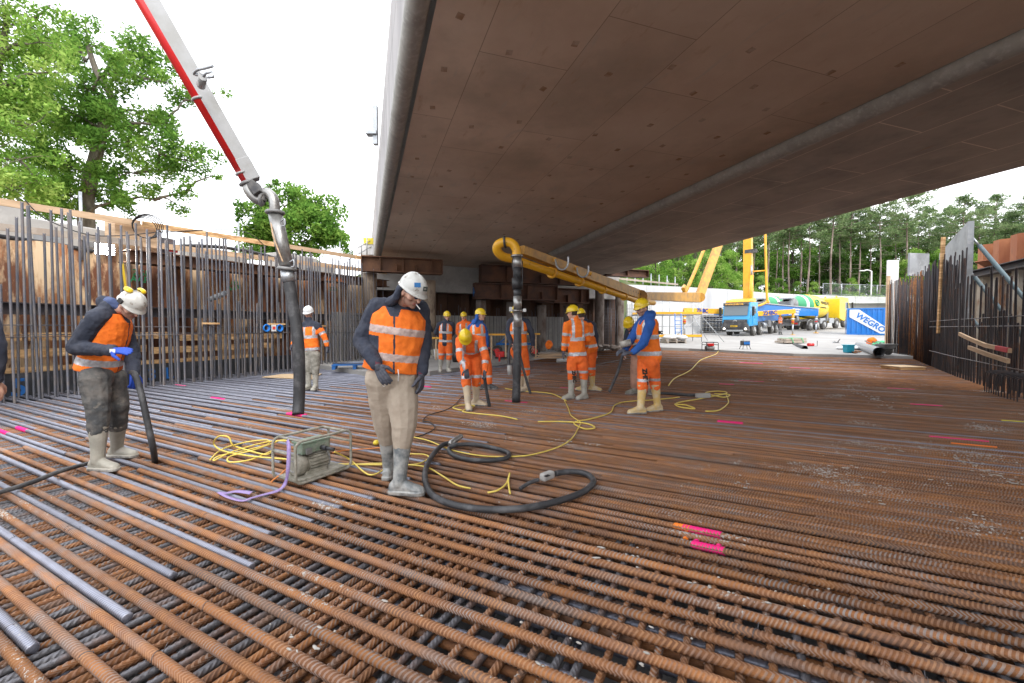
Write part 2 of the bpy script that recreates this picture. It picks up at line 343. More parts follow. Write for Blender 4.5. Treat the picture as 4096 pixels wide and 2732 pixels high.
def roll(s, r, drop, name, a0=0, a1=180):
    mb = MB(); k = 14; n = 14
    vs = [BP(s-r*math.cos(R(a0+(a1-a0)*j/n)), Y0+(yend(s)+3-Y0)*i/k, -r*math.sin(R(a0+(a1-a0)*j/n))+drop) for i in range(k+1) for j in range(n+1)]
    mb.add(vs, [(i*(n+1)+j, i*(n+1)+j+1, (i+1)*(n+1)+j+1, (i+1)*(n+1)+j) for i in range(k) for j in range(n)], smooth=True)
    return mb.build(name, rollm, deck)
roll(-.13, .14, .07, 'edge_roll', -80, 180); roll(7.1, .155, -.05, 'edge_roll', -25, 205)
# groove and fascia with parapet
mb = MB(); yy = [Y0+(yend(0)+6-Y0)*i/20 for i in range(21)]
for a, b in zip(yy, yy[1:]):
    mb.quad(BP(-.255, a, .12), BP(-.255, b, .12), BP(-.255, b, 1.85), BP(-.255, a, 1.85))
    mb.quad(BP(-.255, a, 1.85), BP(-.255, b, 1.85), BP(.1, b, 1.85), BP(.1, a, 1.85))
o = mb.build('fascia', fam, deck); uvquad(o, lambda c: ((c-BP(0, 0)).dot(BD.normalized())+c.z*.03, c.z))
# body of the deck above: top and far side so it is solid
mb = MB()
for a, b in zip(yy, yy[1:]):
    mb.quad(BP(.1, a, 1.2), BP(.1, b, 1.2), BP(13.2, b, 1.2), BP(13.2, a, 1.2))
mb.quad(BP(13.2, Y0), BP(13.2, 28), BP(13.2, 28, 1.7), BP(13.2, Y0, 1.7)); mb.quad(BP(0, Y0), BP(13.2, Y0), BP(13.2, Y0, 1.3), BP(0, Y0, 1.3))
mb.build('deck_slab', M['concrete'], deck)
# abutment: seat beam, dark recess with sheet piles
A0 = Vector((-6.6, 20.0, 0)); A1 = Vector((6.9, 27.0, 0)); AD = (A1-A0).normalized(); AN = Vector((AD.y, -AD.x, 0))   # AN faces the camera
def AW(t, o=0, z=0): return A0 + AD*t + AN*o + Vector((0, 0, z))
AL = (A1-A0).length
ab = empty('abutment', AW(AL/2), 'stained concrete abutment seat under the far end of the bridge deck', 'abutment')
mb = MB(); mb.prism([AW(0, -.3, 3.5), AW(AL, -.3, 3.5), AW(AL, -.3, 5.2), AW(0, -.3, 5.2)], -AN*2.4)
o = mb.build('seat_beam', M['concrete'], ab, fixn=True)
mb = MB(); mb.prism([AW(0, -.12, 3.18), AW(AL, -.12, 3.18), AW(AL, -.12, 3.52), AW(0, -.12, 3.52)], -AN*.6); mb.build('seat_ledge', M['concrete'], ab, fixn=True)
def sheetwall(name, f, t0, t1, z0, z1, mat_, label, per=1.26, dep=.38, o0=0, parent=None, z1b=None):
    prof = []; t = t0
    while t < t1:
        for a, b in ((0, 0), (.36, 0), (.5, 1), (.86, 1)): prof.append((t+a*per, o0+b*dep))
        t += per
    mb = MB(); k = len(prof)
    zt = [z1 + ((z1b-z1)*(p[0]-t0)/(t1-t0) if z1b is not None else 0) for p in prof]
    vs = [f(a, b, z0) for a, b in prof]+[f(a, b, z) for (a, b), z in zip(prof, zt)]
    vs += [f(a, b+.02, z0) for a, b in prof]+[f(a, b+.02, z) for (a, b), z in zip(prof, zt)]
    mb.add(vs, [(i, i+1, k+i+1, k+i) for i in range(k-1)]+[(2*k+i, 2*k+i+1, 3*k+i+1, 3*k+i) for i in range(k-1)]+[(k+i, k+i+1, 3*k+i+1, 3*k+i) for i in range(k-1)])
    for i in range(2, k, 4): mb.tube([f(prof[i][0]-.07*per, prof[i][1]-dep*.5-.01, z0), f(prof[i][0]-.07*per, prof[i][1]-dep*.5-.01, zt[i])], .028, 5)
    o = mb.build(name, mat_, parent)
    if label: tag(o, label, 'sheet pile wall')
    return o
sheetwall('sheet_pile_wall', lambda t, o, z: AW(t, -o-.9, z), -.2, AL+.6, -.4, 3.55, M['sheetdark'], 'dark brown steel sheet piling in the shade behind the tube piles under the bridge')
sheetwall('sheet_pile_wall', LW, -5.5, 12.0, -.4, 3.1, M['sheet'], 'rust and cream stained sheet pile wall behind the tall bars on the left', o0=1.35, z1b=3.55)

# ---- mat of reinforcing bars
E1 = Vector((.882, -.471, 0)); NV = Vector((.471, .882, 0)); E2 = Vector((.4505, .8928, 0)); N2 = Vector((.8928, -.4505, 0))
a = LW(-6, 1.2); b = LW(6.2, 1.2)
POLY = [(-15, -2), (a.x, a.y), (b.x, b.y)] + edge + [(19.6, 18.4), (16.0, 13.2), (13.4, 9.2), (11.5, 5), (10.5, -2)]
def clip(p, d):                       # spans of the line p + s*d inside the mat outline
    ts = []
    for i in range(len(POLY)):
        ax, ay = POLY[i]; bx, by = POLY[(i+1) % len(POLY)]
        ex, ey = bx-ax, by-ay; den = d.x*ey-d.y*ex
        if abs(den) < 1e-9: continue
        s = ((ax-p.x)*ey-(ay-p.y)*ex)/den; q = ((ax-p.x)*d.y-(ay-p.y)*d.x)/den
        if 0 <= q < 1: ts.append(s)
    ts.sort(); return [(ts[i], ts[i+1]) for i in range(0, len(ts)-1, 2)]
def ribbed(length, r, pitch=.021, n=10, h=.0024, slant=.5, flip=1, phase=0):
    k = int(length/pitch); vs = []; fs = []
    for i in range(k):
        for dx, up in ((0, 0), (.36, 0), (.58, 1), (.8, .25)):
            for j in range(n):
                a = 2*math.pi*j/n + phase; c = math.cos(a); rr = r + h*up
                if abs(c) > .97: rr = r + h*.75
                x = (i+dx)*pitch + slant*pitch*flip*c*(1 if math.sin(a) > 0 else -1)*.9
                vs.append((x-length/2, c*rr, math.sin(a)*rr))
    K = k*4
    fs = [(i*n+j, i*n+(j+1) % n, (i+1)*n+(j+1) % n, (i+1)*n+j) for i in range(K-1) for j in range(n)]
    fs.append(tuple(range(n-1, -1, -1))); fs.append(tuple((K-1)*n+j for j in range(n)))
    return vs, fs
BUCK = {}
def bar_mesh(L_, r, mname, kind=0):
    b = min((3, 5, 8, 12, 17, 24, 34), key=lambda q: abs(math.log(q/L_)))
    key = (b, r, mname, kind)
    if key not in BUCK:
        near = kind < 2
        if near: vs, fs = ribbed(b, r, .022 if r > .018 else .024, 10, .0042 if r > .018 else .0034, .55 if kind == 0 else .9, 1)
        else: vs, fs = ribbed(b, r, .3, 6, 0, 0)
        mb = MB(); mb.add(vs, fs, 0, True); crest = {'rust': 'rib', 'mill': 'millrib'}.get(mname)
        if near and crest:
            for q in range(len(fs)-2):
                if (q//10) % 4 in (1, 2): mb.m[q] = 1  # crests paler than valleys: rib light and shade carried by colour
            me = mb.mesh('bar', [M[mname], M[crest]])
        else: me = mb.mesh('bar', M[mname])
        BUCK[key] = me
    return BUCK[key], L_/b
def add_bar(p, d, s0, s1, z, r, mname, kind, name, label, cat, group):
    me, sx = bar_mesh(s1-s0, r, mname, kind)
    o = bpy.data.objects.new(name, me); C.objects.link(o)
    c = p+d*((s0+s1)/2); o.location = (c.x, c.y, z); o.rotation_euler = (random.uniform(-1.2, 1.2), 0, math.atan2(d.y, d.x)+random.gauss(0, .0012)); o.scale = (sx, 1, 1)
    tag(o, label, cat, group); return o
top = []; rr_ = random.Random(11)
v = .30; k = 0
while v < 28:
    p = NV*v
    for s0, s1 in clip(p, E1):
        if s1-s0 < .5: continue
        if s0 < -6.5 and v < 16:
            ru = rr_.uniform(-.12, .12)
            st = (-5.15 if k % 4 == 0 else -8.45 if k % 4 == 1 else -6.6 if k % 4 == 3 else -7.3)+ru
            if k % 2 == 0:
                top.append((v, s0 if st < s0 else st, s1, 'rust')); top.append((v+.05, s0, (-2.62 if k % 4 == 0 else -2.7 if v < 2.6 else -4.3)+ru, 'mill'))
            else:
                top.append((v, max(s0, st), s1, 'rust'))
                if st > s0+.6: top.append((v+.002, s0, st-.01, 'mill'))
        else:
            top.append((v, s0, s1, 'rust'))
        if v > 3.3 and s1 > 1:
            st = 1.2-3.4*(k % 3)*.5+rr_.uniform(-.5, .5) - max(0, v-3.3)*.55
            top.append((v+.058+rr_.uniform(-.006, .006), max(s0, st), s1, 'mill' if (rr_.random() < .16 and v > 5) else 'rust'))
    v += .12+rr_.uniform(-.012, .012) + (.02 if v < 2 else 0); k += 1
top.sort(key=lambda q: q[0])
zt = -.021
barobjs = []
NIND = 290
rest = {'rust': MB(), 'mill': MB()}
for i, (v, s0, s1, mt) in enumerate(top):
    p = NV*v; z = zt + random.uniform(-.004, .003)
    if s1-s0 < .4: continue
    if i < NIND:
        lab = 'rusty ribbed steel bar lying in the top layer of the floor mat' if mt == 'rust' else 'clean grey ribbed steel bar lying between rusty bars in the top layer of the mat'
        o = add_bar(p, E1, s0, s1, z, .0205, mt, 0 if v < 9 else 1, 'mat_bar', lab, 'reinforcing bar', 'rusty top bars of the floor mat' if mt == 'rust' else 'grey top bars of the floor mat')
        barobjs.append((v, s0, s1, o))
    else:
        c0 = p+E1*s0; c1 = p+E1*s1; rest[mt].tube([(c0.x, c0.y, z), (c1.x, c1.y, z)], .021, 6)
mb = rest['rust']; q = rest['mill']; mb.add(q.v, q.f, 1, True)
tag(mb.build('far_mat_bars', [M['rust'], M['mill']]), 'dense far rows of rusty bars in the floor mat running to the slab', 'reinforcing bars', kind='stuff')
# second layer, across
u = -12.0; i = 0
while u < 9.5:
    p = N2*u/ (N2.dot(E1)) ; spans = clip(p, E2)
    for s0, s1 in spans:
        s1 = min(s1, 13.0); s0 = max(s0, -.6)
        if s1-s0 < 1: continue
        dk = random.random(); mt = 'darksteel' if dk < .40 else 'rust'
        add_bar(p, E2, s0, s1, -.0585+random.uniform(-.002, .001), .016, mt, 1, 'cross_bar', 'thinner ribbed steel bar crossing under the top layer of the floor mat' if mt == 'rust' else 'dark unrusted steel bar crossing under the top layer of the floor mat', 'cross bar', 'cross bars under the mat top layer' if mt == 'rust' else 'dark cross bars under the mat top layer')
    u += (.068 if u < -1.2 else .105)+random.uniform(-.014, .014); i += 1
# deeper layers seen through the gaps
def layer(name, D, N_, k0, k1, step, z, r, mats, label, lim=(-14, 14)):
    mb = MB(); k = k0
    while k < k1:
        p = N_*k
        for s0, s1 in clip(p, D):
            s0 = max(s0, lim[0]); s1 = min(s1, lim[1])
            if s1 > s0+.5:
                vs, fs = ribbed(s1-s0, r, .03, 7, .002, .5); Mx = Matrix.Translation(p+D*((s0+s1)/2)+Vector((0, 0, z+random.uniform(-.006, .006)))) @ Matrix.Rotation(math.atan2(D.y, D.x), 4, 'Z')
                mb.add([Mx @ Vector(q) for q in vs], fs, random.randrange(len(mats)), True)
        k += step+random.uniform(-.02, .02)
    tag(mb.build(name, mats), label, 'reinforcing bars', kind='stuff')
layer('lower_mat_bars', E1, NV, .4, 5.5, .11, -.096, .0205, [M['rust'], M['rust'], M['mill']], 'lower layer of long bars seen down through the floor mat', (-8, 6))
layer('deep_cross_bars', E2, N2, -7, 7, .12, -.134, .016, [M['darksteel'], M['mill'], M['darksteel']], 'deep dark cross bars glimpsed through the gaps of the floor mat', (0, 7))
# ================================================================ WALL BARS
def vbar(x, y, z0, h, r, mname, lab, group, lx=0, ly=0, near=True):
    me, sx = bar_mesh(h, r, mname, 1 if near else 2)
    o = bpy.data.objects.new('wall_bar', me); C.objects.link(o)
    d = Vector((lx, ly, 1)).normalized(); o.rotation_euler = frame(d, (0, 1, 0)).to_euler(); o.location = Vector((x, y, z0))+d*h/2; o.scale = (sx, 1, 1)
    return tag(o, lab, 'wall bar', group)
rw = random.Random(5)
lt = 'tall grey ribbed bar standing in the wall cage on the left side of the mat'; ls = 'short grey ribbed starter bar standing beside a taller bar in the left wall cage'
for row, off in ((0, 0), (1, .42)):
    t = -3.4+row*.1
    while t < 9.4:
        q = LW(t, off); h = rw.uniform(3.55, 3.95)+.02*t - (.35 if rw.random() < .25 else 0)
        mt = 'wallbar'; vbar(q.x, q.y, -.1, h, .0195, mt, lt, 'tall bars of the left wall cage', rw.gauss(0, .007), rw.gauss(0, .007))
        if row == 0 and rw.random() < .75:
            q = LW(t+.05, off+.03); vbar(q.x, q.y, -.1, rw.uniform(2.0, 2.3), .0195, mt, ls, 'short bars of the left wall cage', rw.gauss(0, .008), 0)
        t += .182+rw.uniform(-.05, .05)
for z, off in ((1.42, .04), (1.22, -.03), (1.25, .46)):     # ties
    t = -3.5
    while t < 9.2:
        a, b = LW(t, off, z+rw.uniform(-.02, .02)), LW(min(t+5, 9.6), off, z+rw.uniform(-.02, .02))
        tag(MB().tube([a, b], .010, 6).build('tie_bar', M['darksteel']), 'thin horizontal tie bar wired across the left wall cage at chest height', 'tie bar', 'horizontal ties of the left wall cage'); t += 4.6
# cage turning the corner in front of the abutment
mb = MB(); t = .3
while t < AL-.2:
    p = AW(t, .75+.12*(rw.random() < .5), .05); h = rw.uniform(1.9, 2.6); mb.tube([p, p+Vector((rw.gauss(0, .02), 0, h))], .014, 5); t += .17
for i in range(26):
    p = LW(9.3+i*.13, .2+rw.uniform(-.15, .15), .1); mb.tube([p, p+Vector((rw.gauss(0, .02), 0, rw.uniform(3.0, 3.9) if i < 12 else 2.3))], .015, 5)
mb.tube([LW(9.2, .1, 2.2), LW(11.6, .1, 2.2)], .012, 5); mb.tube([LW(9.2, .1, 1.0), LW(11.6, .1, 1.0)], .012, 5)
tag(mb.build('starter_bars', M['wallbar']), 'rows of thin starter bars along the pale formwork at the foot of the abutment', 'starter bars', kind='stuff')
w_ = MB(); w_.prism([AW(0, .45, .1), AW(AL-4.2, .45, .1), AW(AL-4.2, .45, 2.0), AW(0, .45, 2.0)], -AN*.12)
tag(w_.build('formwork_wall', M['concrete'], fixn=True), 'long pale grey panel standing behind the starter bars under the girders', 'formwork')
p0, p1 = LW(11.3, 1.0), AW(-.2, .45); mb = MB(); mb.prism([(p0.x, p0.y, .1), (p1.x, p1.y, .1), (p1.x, p1.y, 2.0), (p0.x, p0.y, 2.0)], (0, .12, 0)); p2_ = LW(8.6, .75); mb.prism([(p2_.x, p2_.y, .1), (p0.x, p0.y, .1), (p0.x, p0.y, 2.0), (p2_.x, p2_.y, 2.0)], (-.1, .04, 0))
tag(mb.build('formwork_wall', M['concrete'], fixn=True), 'pale grey corner panel behind the bars left of the worker in the beige trousers', 'formwork')

# ---- right wall
RP = [Vector(p+(0,)) for p in ((9.2, 7.0), (10.1, 8.5), (10.9, 9.7), (12.8, 12.4), (15.3, 15.7), (17.9, 19.1), (19.75, 22.8))]
RL = [0]
for a, b in zip(RP, RP[1:]): RL.append(RL[-1]+(b-a).length)
def RW(t, o=0, z=0):
    i = max(0, min(len(RP)-2, max(j for j in range(len(RL)) if RL[j] <= max(t, 0)))); a, b = RP[i], RP[i+1]; d = (b-a).normalized()
    return a+d*(t-RL[i])+Vector((d.y, -d.x, 0))*o+Vector((0, 0, z))
fc = MB()
for row, off in ((0, 0), (1, .3), (2, .5)):
    t = .6+row*.07 if row < 2 else 11.0
    while t < RL[-1]-.3:
        q = RW(t, off); dense = q.y > 12.7
        h = rw.uniform(3.5, 3.95) if dense else (rw.uniform(2.5, 2.95) if rw.random() < .6 else rw.uniform(1.5, 1.9))
        far_ = q.y > 16
        if q.y > 15.5:
            p = q-Vector((0, 0, .1)); fc.tube([p, p+Vector((rw.gauss(0, .03), 0, h))], .017, 5, int(q.y > 17 and rw.random() < .45)); t += .13+rw.uniform(-.04, .04); continue
        vbar(q.x, q.y, -.1, h, .0155 if dense else .019, 'rust' if (far_ and q.y > 17.5) else 'wallbar2', 'tall dark ribbed bar standing close to its neighbours in the right wall cage' if dense else 'dark ribbed bar of the right wall cage nearest the picture edge with open space behind', 'dense bars of the right wall cage' if dense else 'open bars of the right wall cage', rw.gauss(0, .02), rw.gauss(0, .01))
        t += (.20 if q.y < 15.5 else .10 if dense else .26)*(1 if dense else 1)+rw.uniform(-.03, .03) if dense else .26+rw.uniform(-.05, .05)
tag(fc.build('far_cage_bars', [M['wallbar2'], M['rust']]), 'tightly packed rusty and dark bars at the far end of the right wall cage', 'wall bars', kind='stuff')
for z, o_ in ((1.62, -.03), (1.45, .43), (1.42, -.03), (.55, -.02)):
    mb = MB(); mb.tube([RW(.2+i*.5, o_, z) for i in range(22)], .011, 6); tag(mb.build('tie_bar', M['darksteel']), 'thin dark tie bar running along the right wall cage', 'tie bar', 'horizontal ties of the right wall cage')
for i in range(13):      # hairpin links
    p = RW(1.05+i*.13, -.28); d = Vector((.0, 0, 0)); u = (RW(3)-RW(1)).normalized(); vv = Vector((u.y, -u.x, 0))
    pts = [p+Vector((0, 0, -.1)), p+Vector((0, 0, .36)), p+vv*.04+Vector((0, 0, .43)), p+vv*.14+Vector((0, 0, .46)), p+vv*.42+Vector((0, 0, .46)), p+vv*.5+Vector((0, 0, .41)), p+vv*.53+Vector((0, 0, .34)), p+vv*.53+Vector((0, 0, -.1))]
    tag(MB().tube(smoothpath(pts, 4), .011, 6).build('hairpin_bar', M['wallbar2']), 'dark bent hairpin bar standing at the foot of the right wall cage', 'hairpin bar', 'hairpin bars at the foot of the right cage')
def lath(name, pts, m, lab, wd=.05, ht=.09):
    mb = MB()
    for a, b in zip(pts, pts[1:]): mb.beam(a, b, wd, ht)
    return tag(mb.build(name, m), lab, 'timber strip')
lath('timber_strip', [RW(1.9, -.12, .92), RW(3.3, -.12, .98), RW(4.6, -.1, 1.1), RW(5.6, -.1, 1.22)], M['palewood'], 'bent pine strip with a red end tied across the right wall cage')
o = MB().beam(RW(1.95, -.125, .925), RW(2.6, -.125, .95), .056, .096).build('painted_end', mat('red_spray', (.6, .02, .04), .6), bpy.data.objects['timber_strip'])
lath('timber_strip', [RW(1.7, -.2, .72), RW(2.9, -.2, .8), RW(4.2, -.2, .9)], M['palewood'], 'lower pine strip lying across the right wall cage below the bent one')
# formwork shutter behind the right bars
def shutter(name, t0, t1, off, h0, h1, m, lab, z0=.0, n=8, parent=None):
    mb = MB(); k = n+1; P = [RW(t0+(t1-t0)*i/n, off) for i in range(k)]; Q = [RW(t0+(t1-t0)*i/n, off+.14) for i in range(k)]
    hh = [h0+(h1-h0)*i/n for i in range(k)]
    vs = [p+Vector((0, 0, z0)) for p in P]+[p+Vector((0, 0, h)) for p, h in zip(P, hh)]+[p+Vector((0, 0, z0)) for p in Q]+[p+Vector((0, 0, h)) for p, h in zip(Q, hh)]
    fs = [(i+1, i, k+i, k+i+1) for i in range(n)]+[(2*k+i, 2*k+i+1, 3*k+i+1, 3*k+i) for i in range(n)]+[(k+i+1, k+i, 3*k+i, 3*k+i+1) for i in range(n)]+[(0, 2*k, 3*k, k), (n, n+k, n+3*k, n+2*k)]
    mb.add(vs, fs); return tag(mb.build(name, m, parent, fixn=True), lab, 'shutter')
M['shutter'] = mat('shutter_grey', (.30, .32, .34), .6, .1, (.19, .20, .21), .9, .42, .6, .1, 10, col3=(.42, .43, .44), scale3=2.2, lo3=.55, hi3=.7, coord='World')
sh = shutter('shuttering', 8.5, 13.4, .5, 4.75, 4.4, M['shutter'], 'tall curved grey shuttering wall behind the dense bars on the right')
shutter('shuttering', 13.5, 15.5, .6, 3.7, 3.7, M['concrete'], 'low grey shuttering panel at the far end of the curved shuttering wall')
tag(MB().box((20.35, 23.1, 2.5), (.55, .1, 5.0), Matrix.Rotation(R(-5), 3, 'Z')).build('white_panel', M['white'], bevel=.01), 'white upright panel at the far end of the right wall cage beside the blue container', 'panel')
tag(MB().box((19.75, 21.0, 4.45), (1.15, .1, 1.1), Matrix.Rotation(R(10), 3, 'Z')).build('dark_panel', M['shutter'], bevel=.01), 'small dark grey square panel above the far rusty bars on the right', 'panel')
q = RW(9.0, .0); tag(MB().box((q.x, q.y, 2.8), (.11, .06, 3.2), Matrix.Rotation(R(1), 3, 'Y')).build('timber_post', M['timber']), 'tall upright timber batten leaning on the grey shuttering among the bars', 'batten')
tag(MB().box((20.05, 23.0, 2.1), (.12, .12, 4.1)).build('timber_post', M['palewood']), 'pale wooden post at the left end of the right wall cage', 'batten')
for i, (a, b, r) in enumerate([((14.62, 13.75, 4.25), (16.2, 11.9, -.1), .06), ((14.62, 13.8, 3.2), (16.0, 12.6, -.1), .055), ((14.62, 13.85, 1.9), (15.6, 13.2, -.1), .045)]):
    o = empty('push_pull_prop', b, ['long thick grey green steel prop slanting down from the top of the shuttering', 'middle grey steel prop slanting down from halfway up the shuttering', 'lowest and shortest steel prop bracing the shuttering'][i], 'prop')
    a = Vector(a); b = Vector(b); d = (b-a)
    m_ = mat('prop_paint', (.12, .17, .19), .5, .3, (.22, .26, .27), 4, .5, .7)
    MB().tube([a+d*.06, a+d*.94], r, 10).build('tube', m_, o); MB().tube([a, a+d*.06], r*.5, 8).tube([a+d*.94, b], r*.5, 8).build('spindle', M['galv'], o)
    MB().box(b, (.25, .2, .03)).build('foot_plate', M['galv'], o)
# right sheet piling, two levels
QA, QB = Vector((14.6, 8.0, 0)), Vector((20.15, 18.9, 0)); QD = (QB-QA).normalized(); QN = Vector((QD.y, -QD.x, 0))
def QW(t, o=0, z=0): return QA+QD*t+QN*o+Vector((0, 0, z))
QL = (QB-QA).length
sheetwall('sheet_pile_wall', QW, 0, QL+1.0, -.3, 3.6, M['sheetpale'], 'pale stained lower sheet piling with clay on it behind the right wall cage')
sheetwall('sheet_pile_wall', QW, 0, QL+.9, 3.72, 5.0, M['sheetorange'], 'bright orange rust upper sheet piling above the waler on the right', o0=.45, z1b=5.05)
wl = MB()
for z0 in (3.52, 3.78): wl.prism([QW(-.5, -.35, z0), QW(QL+.6, -.35, z0), QW(QL+.6, .45, z0), QW(-.5, .45, z0)], (0, 0, .03))
wl.prism([QW(-.5, -.06, 3.55), QW(QL+.6, -.06, 3.55), QW(QL+.6, -.03, 3.55), QW(-.5, -.03, 3.55)], (0, 0, .23))
tag(wl.build('waler_beam', M['waler'], fixn=True), 'dark steel waler beam running along the right sheet piling', 'waler')
t_ = empty('scrap_plate', QW(QL-1.2, -.1, 3.8), 'loose rusty plate lying tilted on the right waler beam', 'plate'); MB().box(QW(QL-1.4, 0, 3.95), (.8, .5, .03), Matrix.Rotation(R(25), 3, 'Y')).build('plate', M['sheetorange'], t_)

# ================================================================ LEFT WALL furniture
for i, (t0, t1, z) in enumerate([(-5, 12.2, 0)]):
    mb = MB()
    for zz in (1.66, 1.88): mb.prism([LW(t0, .85, zz), LW(t1, .85, zz), LW(t1, 1.25, zz), LW(t0, 1.25, zz)], (0, 0, .022))
    mb.prism([LW(t0, .98, 1.68), LW(t1, .98, 1.68), LW(t1, 1.0, 1.68), LW(t0, 1.0, 1.68)], (0, 0, .2))
    tag(mb.build('waler_beam', M['waler'], fixn=True), 'dark grey steel waler beam running low along the left sheet piling', 'waler')
mb = MB()
for zz in (2.98, 3.26): mb.prism([LW(2.2, .75, zz), LW(12, .75, zz+.25), LW(12, 1.3, zz+.25), LW(2.2, 1.3, zz)], (0, 0, .025))
mb.prism([LW(2.2, .9, 3.0), LW(12, .9, 3.25), LW(12, .93, 3.25), LW(2.2, .93, 3.0)], (0, 0, .26))
tag(mb.build('waler_beam', M['girder2'], fixn=True), 'rusty brown steel waler beam along the top of the left sheet piling', 'waler')
for i, (z, t0, t1) in enumerate([(1.20, -5, .4), (1.20, .5, 3.2), (1.12, 3.4, 6.6), (.84, -5, -1.0), (.84, -.9, 2.6), (.8, 2.7, 6.2), (.52, -5, 0), (.52, .1, 5.8)]):
    nm = ['topmost', 'middle', 'lowest'][0 if z > 1.1 else 1 if z > .7 else 2]
    h = .17 if z > .7 else .10
    mb = MB(); mb.beam(LW(t0, 1.02, z), LW(t1, 1.02, z+rw.uniform(-.03, .03)), .045, h)
    tag(mb.build('formwork_board', M['timber']), 'pine board of the %s row behind the left cage, %s' % (nm, 'nearest the picture edge' if t0 < -4 else 'further along the wall'), 'board', 'pine boards behind the left cage')
mb = MB(); mb.prism([LW(-5, 1.0, -.3), LW(6.9, 1.0, -.3), LW(6.9, 1.0, .45), LW(-5, 1.0, .45)], LN*.05)
tag(mb.build('membrane_strip', M['membrane'], fixn=True), 'black plastic membrane strip with blue writing along the foot of the left wall', 'membrane')
def text(body, size, name, m, parent, origin, xdir, up, ext=.004, bold=.0, align='LEFT', shear=0):
    cu = bpy.data.curves.new(name, 'FONT'); cu.body = body; cu.size = size; cu.extrude = ext; cu.offset = bold; cu.align_x = align; cu.shear = shear; cu.resolution_u = 3
    to = bpy.data.objects.new(name, cu); C.objects.link(to); dg = bpy.context.evaluated_depsgraph_get(); me = bpy.data.meshes.new_from_object(to.evaluated_get(dg)); bpy.data.objects.remove(to)
    x = Vector(xdir).normalized(); u = Vector(up); zc = x.cross(u).normalized(); y = zc.cross(x).normalized()
    me.transform(Matrix.Translation(Vector(origin)) @ Matrix((x, y, zc)).transposed().to_4x4()); me.materials.clear(); me.materials.append(m)
    for p in me.polygons: p.material_index = 0
    o = bpy.data.objects.new(name, me); C.objects.link(o)
    if parent: attach(o, parent)
    return o
bluep = mat('blue_spray', (.02, .16, .5), .6)
ms = bpy.data.objects['membrane_strip']
text('5', .5, 'writing', bluep, ms, LW(.2, .99, .0), LD, (0, 0, 1), .002, .01); text('1', .5, 'writing', bluep, ms, LW(-.45, .99, .0), LD, (0, 0, 1), .002, .01)
text('3', .42, 'writing', bluep, ms, LW(2.6, .99, .05), LD, (0, 0, 1), .002, .004); text('L', .42, 'writing', bluep, ms, LW(3.0, .99, .05), LD, (0, 0, 1), .002, .004)
grn = mat('green_spray', (.05, .5, .2), .6)
for t, z, s_ in ((2.5, 2.72, '2.58'), (2.45, 2.55, 'AAP'), (4.9, 2.7, '7.02'), (4.9, 2.55, 'AAP'), (9.0, 2.85, '2.20')):
    text(s_, .22, 'writing', grn, bpy.data.objects['sheet_pile_wall.001'], LW(t, 1.30, z), LD, (0, 0, 1), .002, .004)
text('OVV 8 3-1', .26, 'writing', mat('orange_spray', (.8, .22, .02), .6), bpy.data.objects['waler_beam.002'], LW(8.3, .89, 3.17), LD, (0, 0, 1), .002, .003)
text('8.00', .26, 'writing', grn, bpy.data.objects['sheet_pile_wall.003'], QW(QL-3.0, .40, 4.62), -QD, (0, 0, 1), .003, .004); text('NAP', .26, 'writing', grn, bpy.data.objects['sheet_pile_wall.003'], QW(QL-3.0, .40, 4.25), -QD, (0, 0, 1), .003, .004)
# guard rail on top
def rz(t): return 3.86+.043*(t+3)
i = 0; t = -5.0
while t < 11:
    for dz, m_, nm in ((0, 'palewood' if i % 2 else 'timber', 'upper'), (-.52, 'greywood' if i < 2 else 'palewood', 'lower')):
        tag(MB().beam(LW(t, 1.6, rz(t)+dz), LW(t+3.9, 1.6, rz(t+3.9)+dz), .04, .15).build('guard_board', M[m_]), '%s guard board on the left wall, %s' % (nm, ['at the picture edge', 'above the bearded worker', 'left of the boom hose', 'behind the boom hose', 'ending at the bridge'][min(i, 4)]), 'guard board')
    t += 3.95; i += 1
for j, t in enumerate((-2.1, 1.7, 5.6, 10.0)):
    tag(MB().tube([LW(t, 1.7, 3.0), LW(t, 1.7, rz(t)+.55)], .03, 8).build('guard_post', M['galv']), 'galvanised guard rail post standing on the left wall %s' % ["at the picture edge", "in front of the oak trunk", "left of the boom hose", "near the bridge"][j], 'post')
# black pipe and cable along the top
for pts, r, nm, lab, m_ in (([LW(-5, 1.75, 3.35), LW(-2, 1.8, 3.33), LW(1, 1.75, 3.3), LW(2.2, 1.7, 3.22)], .05, 'black_pipe', 'black pipe lying along the top of the left sheet piling', 'rubber'),
                        ([LW(3.0, 1.9, 3.3), LW(4, 2.0, 3.75), LW(5.5, 2.0, 3.95), LW(7.2, 1.9, 3.85), LW(8.5, 1.8, 3.4)], .055, 'black_hose', 'thick black hose arching over the guard boards beside the boom hose', 'rubber'),
                        ([LW(.7, 1.55, 4.15), LW(1.0, 1.5, 3.8), LW(1.7, 1.52, 3.6), LW(2.4, 1.5, 3.7), LW(3.4, 1.55, 4.0), LW(5.6, 1.6, 4.5), LW(6.5, 1.55, 4.1)], .012, 'power_cable', 'thin black cable sagging between the guard rail posts', 'black')):
    tag(MB().tube(smoothpath(pts), r, 8).build(nm, M[m_]), lab, 'cable' if r < .02 else 'pipe')
mb = MB()
for k in range(5): mb.ring(LW(2.9, 1.5, 4.0)+Vector((.02*k, 0, .01*k)), (LN+Vector((.1*k-.2, .2, .1*k))), .26+.015*k, .012, 20, 5)
tag(mb.build('cable_coil', M['black']), 'coil of black cable hanging on the timber box above the left wall', 'cable coil')
